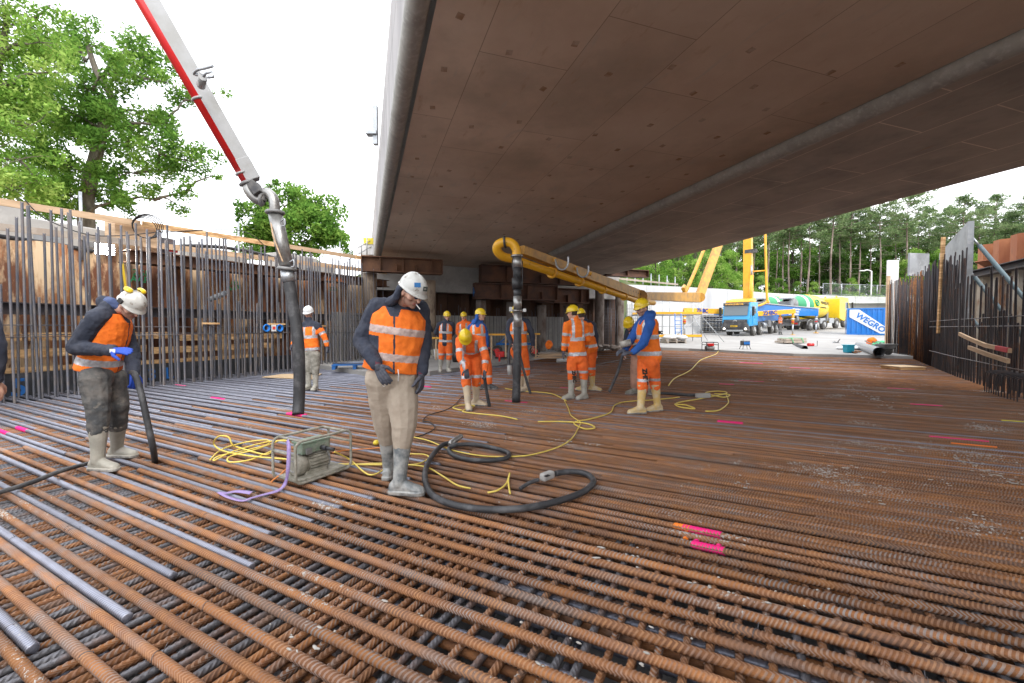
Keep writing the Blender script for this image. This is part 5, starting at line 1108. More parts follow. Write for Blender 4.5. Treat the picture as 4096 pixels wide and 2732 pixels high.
r, H, J = person('worker seen from behind in an orange jacket with silver bands', 8.35, P_('hd 2290 1253;nk 2302 1280;sA 2268 1302 -.05;sB 2338 1300 .05;eA 2260 1358 -.02;eB 2350 1358 .1;wA 2254 1402;wB 2340 1400 .3;hp 2308 1424;hA 2290 1440;hB 2328 1440;kA 2287 1504;kB 2335 1502;aA 2284 1578;aB 2337 1578'),
    (-.8, .55, -.1), None, (-.5, .85, 0), sleeve='orange', top='orange', bootm='grey_boot', toes=((-.8, -.5), (-.8, -.6)), style='jacket', vox=.010, bt=.36, hands={'A': dict(d=(-.15, 0, -1), n=(1, 0, 0), c=.3, t=1)}, text_=[('ZHBC', .085, 2288, 1484, 8.19, (.12, 0, -1), (1, 0, .12))])
person('worker half hidden behind the one seen from behind, dark sleeve and orange vest', 9.35, P_('hd 2322 1263;nk 2338 1285;sA 2322 1300;sB 2370 1300;eA 2320 1345;eB 2382 1345;wA 2330 1384 .2;wB 2384 1384;hp 2356 1396;hA 2343 1408;hB 2368 1408;kA 2340 1464;kB 2366 1466;aA 2332 1545;aB 2370 1540 .1'),
    (-.5, .8, -.2), None, (-.4, .9, 0), sleeve='navy', top='orange', bootm='yel_boot', toes=((-.6, .8), (.9, -.5)), vox=.012, bt=.33, text_=[('ZHBC', .09, 2352, 1350, 9.2, (1, .5, 0), (0, 0, 1))])
r, H, J = person('worker in faded pink trousers bending over a vibrator rod', 9.0, P_('hd 2516 1296 -.2;nk 2540 1312 -.08;sA 2514 1328;sB 2562 1330;eA 2504 1374 -.1;eB 2566 1372;wA 2492 1412 -.15;wB 2530 1402 -.2;hp 2556 1410 .1;hA 2546 1422;hB 2576 1422;kA 2538 1484;kB 2588 1484;aA 2538 1556;aB 2600 1562'),
    (-.45, -.6, -.65), (-.3, -.45, .85), (-.6, -.7, -.3), sleeve='navy', top='orange', trous='pink', bootm='camo', toes=((-1, -.3), (-.3, -1)), vox=.012, bt=.12, bare='A', stripe=False, hands={'A': dict(d=(-.2, -.1, -.9), n=(.7, .2, 0), c=.8)})
r, H, J = person('tall worker in bright blue hoodie, orange vest and yellow boots', 7.05, P_('hd 2569 1234;nk 2590 1264;sA 2562 1292 .22;sB 2602 1294 -.14;eA 2522 1362 .12;eB 2574 1372 -.25;wA 2500 1398 -.05;wB 2532 1412 -.28;hp 2596 1428 .02;hA 2578 1446 .08;hB 2608 1450 -.08;kA 2572 1520 -.05;kB 2618 1516 .05;aA 2562 1630 -.15;aB 2630 1614 .06'),
    (-.87, -.3, -.28), None, (-.9, -.4, 0), sleeve='blue', top='orange', bootm='yel_boot', toes=((-1, -.2), (-.9, -.35)), vox=.009, bt=.36, hood=True, beard=True, glove='gl_dark', k=1.04,
    hands={'A': dict(d=(-.8, -.1, -.3), n=(0, .3, -1), c=.4), 'B': dict(d=(-.9, -.1, .05), n=(0, .3, -1), c=.5, t=-1)}, text_=[('ZHBC', .07, 2612, 1336, 6.87, (1, .35, 0), (0, 0, 1)), ('ZHBC', .10, 2570, 1476, 6.92, (.1, 0, -1), (1, 0, .1))])
hd = J['hd']; f = Vector((-.87, -.3, -.28)).normalized(); u = Vector((0, 0, 1)); u = (u-f*u.dot(f)).normalized(); glasses(hd, f, u, u.cross(f), r)
tag(MB().tube([S(2482, 1380, 6.95), S(2524, 1368, 6.9)], .055, 16).build('scoop_can', mat('cement_can', (.45, .43, .38), .6, 0, (.25, .23, .2), 10, .4, .6)), 'cement smeared can held by the tall worker in the blue hoodie', 'can')
y0 = slab_z(43)
person('small distant worker in orange leaning at the rear of the blue pump truck', 43, P_('hd 3121 1262;nk 3121 1270;sA 3117 1273;sB 3126 1273;eA 3115 1283;eB 3127 1283;wA 3116 1292;wB 3125 1292;hp 3121 1294;hA 3119 1297;hB 3124 1297;kA 3118 1312;kB 3124 1312;aA 3117 1328;aB 3125 1328'),
    (-1, -.2, -.2), None, (-1, -.3, 0), gz=y0, sleeve='orange', trous='work', style='jacket', bootm='work', vox=.03, bt=.2)
# vibrator hoses held by the crew
def hose(name, pts, r, m, lab, cat='hose', ns=8, n=10, parent=None):
    o = MB().tube(smoothpath(pts, ns), r, n).build(name, m, parent)
    if lab: tag(o, lab, cat)
    return o
hose('vibrator_hose', [S(522, 1490, 4.25), S(540, 1500, 4.22), S(566, 1580, 4.15), S(590, 1690, 4.15), S(612, 1790, 4.2), G(155, 458, .0)+Vector((0, 0, -.05))], .028, M['rubber'], 'thick black vibrator hose held by the bearded worker and dipping into the mat')
hose('vibrator_hose', [G(-6, 494, .03), G(30, 483, .04), G(58, 472, .06), G(82, 465, .035), G(96, 462, .03)], .02, M['rubber'], 'black hose lying on the mat from the left edge to the grey boots')
hose('vibrator_rod', [S(1938, 1490, 7.1), S(1942, 1540, 7.15), S(1958, 1625, 7.2)], .028, M['rubber'], 'black vibrator rod held by the bending worker with the dusty helmet', 'rod')
hose('vibrator_rod', [S(2080, 1420, 9.1), S(2094, 1480, 9.0), S(2122, 1575, 8.9)], .028, M['rubber'], 'black vibrator rod standing right of the vertical hose', 'rod')
hose('vibrator_hose', [S(2045, 1378, 9.05), S(2036, 1400, 9.0), S(2036, 1460, 8.95), S(2042, 1490, 8.9)], .03, M['rubber'], 'short looped vibrator hose hanging left of the vertical hose')
tag(MB().tube([S(2038, 1462, 8.9), S(2040, 1500, 8.9)], .05, 12).build('switch_box', M['concrete']), 'cement crusted switch hanging at the left of the vertical hose', 'switch')
hose('vibrator_rod', [S(2492, 1412, 8.8), S(2470, 1490, 8.75), S(2436, 1568, 8.7)], .03, M['rubber'], 'black vibrator rod held by the worker in faded pink trousers', 'rod')
# ================================================================ MACHINES
def lb(mb, name, m, root, bevel=0, fixn=False):
    o = mb.build(name, m, None, bevel, fixn); o.parent = root; return o
def ltext(body, size, name, m, root, origin, xdir, up, bold=0, **k):
    o = text(body, size, name, m, None, origin, xdir, up, .006, bold, **k); o.parent = root; return o
M['yel'] = mat('boom_yellow', (.80, .40, .02), .4, 0, (.66, .32, .02), 2, .45, .7, coord='World', coat=.3)
M['amber'] = mat('worn_boom_amber', (.58, .29, .025), .45, 0, (.36, .18, .03), 3, .42, .66, coord='World', col3=(.10, .07, .05), scale3=14, lo3=.66, hi3=.72)
M['blue'] = mat('truck_blue', (.01, .16, .52), .35, coat=.4); M['cyan'] = mat('cab_blue', (.015, .30, .62), .35, coat=.4)
M['mixyel'] = mat('mixer_yellow', (.85, .60, .02), .4, 0, (.72, .50, .04), 2, .45, .7, coat=.3); M['green'] = mat('stripe_green', (.03, .28, .12), .45); M['grey'] = mat('machine_grey', (.28, .28, .28), .55, .2, (.18, .18, .18), 3, .4, .6)
M['glass'] = mat('cab_glass', (.10, .13, .15), .08, 0, coat=.5); M['tyre'] = mat('tyre_rubber', (.045, .043, .04), .85, 0, (.12, .11, .10), 4, .45, .65); M['rim'] = mat('wheel_rim', (.45, .45, .44), .5, .4)
M['chassis'] = mat('chassis_dark', (.05, .05, .055), .6, .2, (.12, .115, .11), 4, .45, .65); M['bluetxt'] = mat('lettering_blue', (.01, .05, .28), .5); M['boomwhite'] = mat('boom_white', (.36, .365, .37), .45, 0, (.30, .30, .29), 3, .42, .66, coord='World', col3=(.25, .2, .16), scale3=22, lo3=.68, hi3=.73, coat=.2)
M['redpipe'] = mat('red_pipe_paint', (.62, .015, .015), .35, coat=.3); M['metal'] = mat('scuffed_pipe_steel', (.40, .40, .39), .35, .7, (.26, .25, .24), 6, .42, .62, .1, 40, coord='World'); M['pipeyel'] = mat('scuffed_pipe_yellow', (.78, .40, .02), .4, 0, (.08, .06, .05), 14, .62, .68, coord='World')
def wheel(root, x, y, r=.52, wd=.3, s=1):
    o = lb(MB().tube([(x, y-s*wd/2, r), (x, y-s*wd*.42, r), (x, y+s*wd*.42, r), (x, y+s*wd/2, r)], [r*.9, r, r, r*.9], 24), 'wheel', M['tyre'], root)
    q = MB(); q.tube([(x, y+s*wd*.5, r), (x, y+s*(wd*.5+.02), r), (x, y+s*(wd*.5-.02), r)], [r*.62, r*.58, r*.3], 20).tube([(x, y+s*wd*.4, r), (x, y+s*(wd*.5+.09), r)], r*.24, 12)
    for k in range(8): a = k*math.pi/4; q.tube([(x+math.cos(a)*r*.4, y+s*wd*.5, r+math.sin(a)*r*.4), (x+math.cos(a)*r*.4, y+s*(wd*.5+.04), r+math.sin(a)*r*.4)], .03, 6)
    c = lb(q, 'rim', M['rim'], o); return o
# ---- pump truck
yaw = math.atan2(-.682, -.731); org = Vector((22.25, 41.77, slab_z(41.6)))
pt = empty('pump_truck', org, 'blue and yellow concrete pump truck with spread outrigger legs and headlights on', 'truck', None, yaw); pt.rotation_euler = (0, R(1.5), yaw)
cab = MB(); prof = [(1.45, .95), (1.5, 1.6), (1.42, 1.95), (1.22, 3.0), (1.0, 3.18), (-.85, 3.22), (-.9, 1.0)]
cab.prism([(x, -1.2, z) for x, z in prof], (0, 2.4, 0)); cabo = lb(cab, 'cab', M['cyan'], pt, .05, True)
lb(MB().prism([(.95, -1.1, 3.2), (1.25, -1.0, 3.22), (1.1, -1, 3.42), (-.5, -1, 3.62), (-.8, -1.0, 3.2)], (0, 2.1, 0)), 'roof_deflector', M['yel'], pt, .04, True)
lb(MB().prism([(1.50, -1.08, 1.98), (1.31, -1.05, 2.92), (1.27, -1.05, 2.92), (1.46, -1.08, 1.98)], (0, 2.13, 0)), 'windscreen', M['glass'], pt, 0, True)
lb(MB().box((1.36, 0, 3.05), (.22, 2.25, .24), Matrix.Rotation(R(-12), 3, 'Y')), 'sun_visor', M['chassis'], pt, .03)
ltext('WWW.ZHBC.NL', .22, 'lettering', M['yel'], pt, (1.485, -.93, 2.97), (0, 1, 0), (-.2, 0, 1), .006)
lb(MB().prism([(.75, 1.205, 2.0), (.62, 1.205, 2.85), (-.25, 1.205, 2.85), (-.35, 1.205, 1.9), (.6, 1.205, 1.8)], (0, .015, 0)), 'side_window', M['glass'], pt, 0, True)
lb(MB().prism([(1.56, -1.0, 1.15), (1.56, 1.0, 1.15), (1.56, 1.05, 1.6), (1.56, -1.05, 1.6)], (-.1, 0, 0)), 'grille', M['chassis'], pt, .02, True)
g = MB()
for k in range(3): g.box((1.575, 0, 1.22+k*.13), (.03, 1.7, .035))
lb(g, 'grille_bars', M['grey'], pt)
lb(MB().ring((1.6, 0, 1.38), (1, 0, 0), .17, .018, 20, 6).box((1.6, 0, 1.46), (.02, .03, .17)).box((1.6, -.07, 1.33), (.02, .16, .03), Matrix.Rotation(R(30), 3, 'X')).box((1.6, .07, 1.33), (.02, .16, .03), Matrix.Rotation(R(-30), 3, 'X')), 'emblem', M['white'], pt)
lb(MB().prism([(1.35, -1.25, .42), (1.35, 1.25, .42), (1.62, 1.2, .5), (1.7, 1.0, .95), (1.7, -1.0, .95), (1.62, -1.2, .5)], (0, 0, .5)), 'bumper', M['chassis'], pt, .04, True)
lb(MB().box((1.72, 0, .55), (.05, 1.5, .16)), 'underrun_bar', M['galv'], pt, .02); lb(MB().box((1.73, -.05, .98), (.02, .62, .14)), 'number_plate', mat('plate_yellow', (.8, .5, .02), .5), pt)
ltext('54-BXN-7', .12, 'plate_text', M['letter'] if 'letter' in M else K['letter'], pt, (1.745, -.33, .94), (0, 1, 0), (0, 0, 1), .003)
for s in (-1, 1):
    h = lb(MB().box((1.60, s*.98, .95), (.12, .42, .24)), 'headlight', M['glass'], pt, .04); q = lb(MB().ell((1.67, s*.95, .72), (.04, .09, .07)), 'lamp_lens', mat('lamp_lit', (1, .93, .8), .3, emit=6), h)
    lb(MB().box((1.25, s*1.47, 2.35), (.12, .22, .85)), 'mirror', M['black'], pt, .03); lb(MB().tube([(1.2, s*1.2, 2.75), (1.25, s*1.45, 2.7)], .02, 6), 'mirror_arm', M['black'], pt)
lb(MB().box((-.05, 1.22, 1.62), (1.3, .02, 1.0)), 'door', M['cyan'], pt, .01); lb(MB().box((.1, 1.24, 1.72), (.16, .03, .05)), 'door_handle', M['black'], pt)
lb(MB().box((-4.6, .42, .95), (8.6, .12, .28)).box((-4.6, -.42, .95), (8.6, .12, .28)).box((-3.3, 0, .85), (.5, 1.5, .5)), 'chassis', M['chassis'], pt)
for x in (0, -1.85, -5.3, -6.65):
    for s in (-1, 1): wheel(pt, x, s*1.05, .53, .32, s)
    if x < -.1 or 1: pass
for x in (0, -1.85): lb(MB().tube([(x-.68, 1.12, .7), (x-.5, 1.12, 1.1), (x, 1.12, 1.25), (x+.5, 1.12, 1.1), (x+.68, 1.12, .7)], .06, 8), 'mudguard', M['chassis'], pt)
for x in (-5.3, -6.65): lb(MB().tube([(x-.62, 1.1, .75), (x-.45, 1.1, 1.05), (x, 1.1, 1.2), (x+.45, 1.1, 1.05), (x+.62, 1.1, .75)], .06, 8), 'mudguard', M['chassis'], pt)
lb(MB().tube([(-2.7, .95, .95), (-3.6, .95, .95)], .3, 16), 'fuel_tank', M['galv'], pt); lb(MB().box((-4.3, 1.0, 1.1), (.9, .5, .7)), 'tool_box', M['grey'], pt, .03)
lb(MB().box((-4.9, 0, 1.75), (7.2, 1.8, .8)).box((-1.7, 0, 2.4), (1.3, 1.5, 1.6)), 'pump_body', M['blue'], pt, .03); lb(MB().box((-5.4, 0, 2.2), (6.4, 2.2, .08)), 'deck_plate', M['galv'], pt)
# world to local helper
pm = Matrix.LocRotScale(pt.location, pt.rotation_euler, None).inverted()
def wl_(p): return pm @ Vector(p)
def arm_box(a, b, h0, h1, wd, m, name, root, up=(0, 0, 1)):
    a, b = Vector(a), Vector(b); fr = frame(b-a, up); x = fr.col[0]; y = fr.col[1]; z = fr.col[2]; mb = MB()
    R0 = [a+y*sy*wd/2+z*sz*h0/2 for sy, sz in ((-1, -1), (1, -1), (1, 1), (-1, 1))]; R1 = [b+y*sy*wd/2+z*sz*h1/2 for sy, sz in ((-1, -1), (1, -1), (1, 1), (-1, 1))]
    mb.loft([R0, R1], smooth=False); return mb
stripe_r = mat('warning_red', (.6, .02, .02), .5)
def outrigger(a, b, h0, h1, wd, m, foot, letters=None, legm='yel'):
    o = arm_box(wl_(a), wl_(b), h0, h1, wd, m, 'outrigger', pt); oo = lb(o, 'outrigger_arm', M[m], pt, .02, True)
    f = Vector(foot); top = Vector((f.x, f.y, b.z+.15)); mid = f.lerp(top, .45)
    l = lb(MB().tube([wl_(mid), wl_(top)], .12, 12), 'leg', M[legm], oo); lb(MB().tube([wl_(f), wl_(mid)], .07, 12), 'ram', M['galv'], l); lb(MB().tube([wl_(f), wl_(f+Vector((0, 0, .06)))], .25, 14), 'foot', M['yel'], l)
    for q in (.5, .62): lb(MB().tube([wl_(f.lerp(top, q)), wl_(f.lerp(top, q+.05))], .13, 12), 'warning_stripe', stripe_r if q == .5 else M['white'], l)
    return oo
z_ = lambda x, y: Vector((x, y, slab_z(y)))
o = outrigger(Vector((21.6, 43.2, 3.0)), Vector((16.65, 41.5, 3.1)), .55, .42, .3, 'yel', z_(16.65, 41.5))
ltext('ZHBC', .52, 'lettering', M['bluetxt'], pt, wl_((17.9, 41.72, 2.92)), wl_((21.6, 43.2, 3.0))-wl_((16.65, 41.5, 3.1)), (0, 0, 1), .02)
o = outrigger(Vector((23.6, 42.6, 2.75)), Vector((27.75, 42.25, 3.02)), .5, .42, .3, 'yel', z_(27.6, 42.3))
ltext('ZHBC', .5, 'lettering', M['bluetxt'], pt, wl_((24.7, 42.33, 2.66)), wl_((27.75, 42.25, 3.02))-wl_((23.6, 42.6, 2.75)), (0, 0, 1), .02)
o = outrigger(Vector((24.0, 43.3, 3.25)), Vector((31.9, 45.0, 3.0)), 1.25, .7, .28, 'blue', z_(31.8, 45.0), legm='galv')
for k, t_ in enumerate(('POMPEN', 'STORTEN', 'AFWERKEN')): ltext(t_, .24, 'lettering', M['white'], pt, wl_(Vector((24.0, 43.1, 3.33-.25*k)).lerp(Vector((31.9, 44.8, 3.15-.25*k)), .60-.03*k)), wl_((31.9, 45, 3.0))-wl_((24.0, 43.3, 3.25)), (0, 0, 1), .008)
o = outrigger(Vector((24.0, 46.5, 2.9)), Vector((22.7, 48.3, 2.85)), .7, .55, .28, 'blue', z_(22.6, 48.3), legm='galv')
lb(arm_box(wl_((24.0, 43.3, 3.95)), wl_((31.9, 45.0, 3.42)), .1, .1, .5, 'galv', 'x', pt), 'walkway', M['galv'], pt, 0, True)
# mast and boom
M0, M1 = Vector((23.75, 43.3, 3.4)), Vector((23.3, 43.1, 19)); A3 = Vector((22.0, 38.5, 19)); J2 = W(699, 297.5, 24); J1 = W(642, 296, 17); T0 = W(521, 250, 8.5)
lb(MB().tube([wl_(M0-Vector((0, 0, 1.2))), wl_(M0+Vector((0, 0, .4)))], .45, 16), 'pedestal', M['yel'], pt)
lb(arm_box(wl_(M0), wl_(M1), .85, .6, .5, 'yel', 'm', pt, (0, 1, 0)), 'mast', M['yel'], pt, .03, True); lb(arm_box(wl_(M1), wl_(A3), .5, .5, .4, 'yel', 'm', pt), 'boom_link', M['yel'], pt, .03, True)
pipe = smoothpath([M0+Vector((.2, -.3, .2)), M0+Vector((1.0, -.3, .25)), M0+Vector((1.75, -.3, .7)), M0+Vector((1.65, -.3, 1.5)), M0+Vector((1.2, -.2, 12)), M1+Vector((1.0, -.2, 0))], 6); lb(MB().tube([wl_(p) for p in pipe], .11, 10), 'delivery_pipe', M['yel'], pt)
for z in (3.6, 7.5): lb(MB().tube([wl_(M0+Vector((0, -.2, z))), wl_(M0+Vector((1.45, -.25, z+.1)))], .07, 6), 'pipe_bracket', M['yel'], pt)
lb(MB().tube([wl_(M0+Vector((-.1, -.5, .1))), wl_(M0+Vector((-.02, -.55, 3.2)))], .17, 12), 'ram', M['yel'], pt); lb(MB().tube([wl_(M0+Vector((-.02, -.55, 3.2))), wl_(M0+Vector((0, -.45, 4.2)))], .09, 10), 'ram_rod', M['galv'], pt); lb(MB().box(wl_(M0+Vector((0, -.3, 5.6))), (.5, 1.0, .35)), 'black_pad', M['chassis'], pt)
a3 = lb(arm_box(wl_(A3), wl_(J2), .5, .42, .3, 'amber', 'm', pt, (1, -.3, .2)), 'boom_section', M['amber'], pt, .02, True)
off = Vector((-.75, .1, .1)); lb(MB().tube([wl_(p) for p in smoothpath([A3+off, J2+off+Vector((1.2, 1.5, 1.6)), J2+off+Vector((.0, .1, .55)), J2+Vector((-1.2, -.8, .38))], 6)], .10, 10), 'delivery_pipe', M['amber'], pt)
a4 = lb(arm_box(wl_(J2), wl_(J1), .55, .30, .26, 'amber', 'm', pt), 'boom_section', M['amber'], pt, .02, True)
lb(MB().tube([wl_(J2-Vector((0, .2, .0))), wl_(J2+Vector((0, .25, 0)))], .26, 14), 'joint', M['amber'], pt); lb(MB().tube([wl_(J1-Vector((.1, .25, 0))), wl_(J1+Vector((.1, .25, 0)))], .22, 12), 'joint', M['amber'], pt)
a5 = lb(arm_box(wl_(J1+Vector((-.2, -.2, .05))), wl_(T0), .36, .17, .16, 'amber', 'm', pt), 'boom_section', M['amber'], pt, .01, True)
h_ = MB()
for q in (.02, .055, .09, .13, .17, .21): c = (J1.lerp(T0, q)); h_.ell(wl_(c+Vector((-.07, -.07, .05))), (.05, .05, .07))
lb(h_, 'lightening_holes', M['chassis'], a5)
PA, PB = J1+Vector((-.35, -.5, -.22)), W(511, 258.5, 8.55)
lb(MB().tube([wl_(J1+Vector((.6, .4, -.25))), wl_(PA), wl_(PB)], [.10, .10, .085], 12), 'delivery_pipe', M['pipeyel'], pt)
for q in (.18, .42, .62, .80): c = PA.lerp(PB, q); dv = (PB-PA).normalized(); lb(MB().ring(wl_(c), wl_(c+dv)-wl_(c), .115, .035, 14, 6).beam(wl_(c), wl_(c+Vector((.02, .03, .28))), .05, .05), 'pipe_clamp', M['yel'], pt)
for q in (.70, .83, .60):
    c = J1.lerp(T0, q)+Vector((-.03, -.10, .02)); lb(MB().tube([wl_(c), wl_(c+Vector((-.03, -.2, .02)))], .045, 10), 'stub', M['yel'], pt)
    if q > .65: c2 = c+Vector((-.02, -.22, 0)); lb(MB().tube([wl_(c2+Vector(p)) for p in smoothpath([(0, 0, .03), (.02, -.02, -.12), (.1, -.03, -.2), (.2, -.03, -.2), (.27, -.03, -.1), (.28, -.03, .08)], 5)], [.022]*26, 8), 'hook', M['galv'], pt)
el = [PB, W(503, 256.5, 8.45), W(497.5, 251, 8.35), W(498, 245, 8.28), W(505, 242, 8.25), W(512, 243.5, 8.24), W(516, 249, 8.24), W(516.8, 256, 8.24)]
lb(MB().tube([wl_(p) for p in smoothpath(el, 5)], .088, 16), 'elbow_pipe', M['pipeyel'], pt); lb(MB().ring(wl_(el[4]), wl_(el[5])-wl_(el[3]), .10, .022, 16, 6), 'clamp', M['chassis'], pt); lb(MB().ring(wl_(el[7]), (0, 0, 1), .10, .022, 16, 6), 'clamp', M['metal'], pt)
# end hose hanging from the yellow boom
H0 = W(517, 257, 8.24); HB = G(516, 402, 0)
def hz(y, x=None): 
    t = (y-257)/(402-257); p = H0.lerp(HB, t); p.x += .02*math.sin(t*3.1); return p
eh = empty('end_hose', HB, 'black rubber end hose with steel couplings hanging vertically from the yellow boom elbow', 'hose')
for y0_, y1_, r0, r1, m_, nm in ((257, 268, .088, .085, 'metal', 'steel_sleeve'), (268, 279, .082, .075, 'rubber', 'hose'), (278.5, 290, .105, .105, 'black', 'collar'), (290, 297, .075, .075, 'rubber', 'hose'), (297, 310, .08, .08, 'metal', 'steel_sleeve'), (313, 328, .08, .08, 'metal', 'steel_sleeve')):
    MB().tube([hz(y0_), hz(y1_)], [r0, r1], 18).build(nm, M[m_], eh)
MB().tube([hz(y) for y in range(327, 404, 5)], [.078+.004*math.sin(y) for y in range(327, 404, 5)], 18).build('hose', M['rubber'], eh)
MB().ring(hz(311.5), (0, 0, 1), .088, .025, 18, 6).box(hz(311)+Vector((-.13, -.03, .02)), (.06, .05, .08)).box(hz(311)+Vector((.13, -.03, 0)), (.06, .05, .06)).build('clamp', M['metal'], eh)
MB().tube(smoothpath([hz(256)+Vector((-.07, -.08, 0)), hz(268)+Vector((-.09, -.08, 0)), hz(280)+Vector((0, -.12, 0)), hz(286)+Vector((.09, -.1, 0)), hz(262)+Vector((.10, -.06, 0))], 5), .008, 6).build('safety_rope', M['black'], eh)
tag(MB().box(W(523.5+2, 255, 9.0), (.10, .08, .07), frame((1, .5, -.3))).build('work_lamp', M['black'], bevel=.01), 'small black work lamp under the yellow boom tip', 'lamp')
tag(MB().box(W(549.5, 252, 15)+Vector((-2.2, 5.6, 1)), (.3, .2, .45), frame((1, .4, .2))).build('work_lamp', M['galv'], bevel=.02), 'square work lamp hanging under the girders beside the boom', 'lamp')

# ---- white boom with red pipe on the left
wb = empty('placing_boom', G(298, 414, 0), 'white placing boom with a red pipe reaching down from the top left of the picture', 'boom')
B0, B1 = W(253, 181, 6.95), W(150, 0, 6.25); BE = B0+(B1-B0)*2.3
arm_box(B0, BE, .235, .33, .21, '', '', None, (.4, -1, .3)).build('boom_section', M['boomwhite'], wb, .012, True)
arm_box(B0.lerp(B1, .0), B0.lerp(B1, .13), .25, .25, .225, '', '', None, (.4, -1, .3)).build('boom_tip_sleeve', M['boomwhite'], wb, .01, True)
C0, C1 = W(246.5, 183, 6.85), W(139.5, 0, 6.12); CE = C0+(C1-C0)*2.3; MB().tube([C0, CE], .062, 16).build('delivery_pipe', M['redpipe'], wb)
for q in (.49, .06): c = C0.lerp(C1, q); dv = (C1-C0).normalized(); MB().ring(c, dv, .07, .018, 16, 6).beam(c, B0.lerp(B1, q), .03, .09).build('pipe_clamp', M['boomwhite'], wb)
q = W(203, 82, 6.3); MB().tube([W(201, 86, 6.3), W(203, 77, 6.15)], .055, 12).build('pin_boss', M['boomwhite'], wb)
MB().tube(smoothpath([W(200, 75, 6.2), W(194, 74, 6.2), W(197, 70, 6.15), W(204, 68.5, 6.1), W(213, 66, 6.05)], 4), [.02]*17, 6).tube([W(203, 77, 6.1), W(206, 73, 6.1), W(212, 72, 6.1), W(213.5, 77, 6.1), W(208, 77.5, 6.1)], .018, 6).build('rest_bracket', M['galv'], wb)
e1 = [C0, W(248.5, 190, 6.86), W(252.5, 196, 6.88), W(258, 200, 6.9), W(262, 199, 6.92)]; e2 = [W(261, 200, 6.92), W(262.5, 195, 6.92), W(267, 192.8, 6.92), W(272, 196.5, 6.92), W(274.3, 203, 6.92), W(275, 211, 6.92)]
MB().tube(smoothpath(e1, 5), .075, 16).build('elbow_pipe', M['metal'], wb); MB().tube(smoothpath(e2, 5), .078, 16).build('elbow_pipe', M['metal'], wb)
for p, ax, rr_2 in ((C0, C1-C0, .09), (e1[-1], (1, .2, -.2), .095), (W(275, 212.5, 6.92), (0, 0, 1), .12), (W(287, 269, 6.92), (.1, 0, 1), .12)): MB().ring(p, ax, rr_2, .028, 18, 6).build('clamp', M['grey'], wb)
MB().box(W(256.5, 189, 6.85), (.2, .18, .12), frame((1, 0, -1.6))).build('black_bracket', M['chassis'], wb, .01)
MB().tube([W(275.2, 214, 6.92), W(286.5, 266, 6.92)], .105, 20).build('steel_pipe', M['metal'], wb); MB().tube([W(287, 271, 6.92), W(289, 282, 6.92)], .10, 20).build('steel_sleeve', M['galv'], wb)
gp = G(298, 414.5, 0); hp_ = [W(289, 281, 6.92), W(292, 300, 6.92), W(295.5, 320, 6.92), W(298.5, 347, 6.9), W(299.5, 375, 6.9), W(299, 400, 6.9), gp]
MB().tube(smoothpath(hp_, 6), .088, 18).build('end_hose', M['rubber'], wb)
MB().tube(smoothpath([W(271, 220, 6.85), W(273, 235, 6.8), W(279, 252, 6.8), W(283, 262, 6.82)], 5), .012, 6).build('safety_sling', M['palewood'], wb)
for y in (221, 262): MB().tube(smoothpath([W(275+(y-214)*.22+4.5, y, 6.86), W(275+(y-214)*.22+8, y-2, 6.86), W(275+(y-214)*.22+8.5, y+4, 6.86), W(275+(y-214)*.22+5.5, y+5, 6.86)], 4), .012, 6).build('handle', M['galv'], wb)

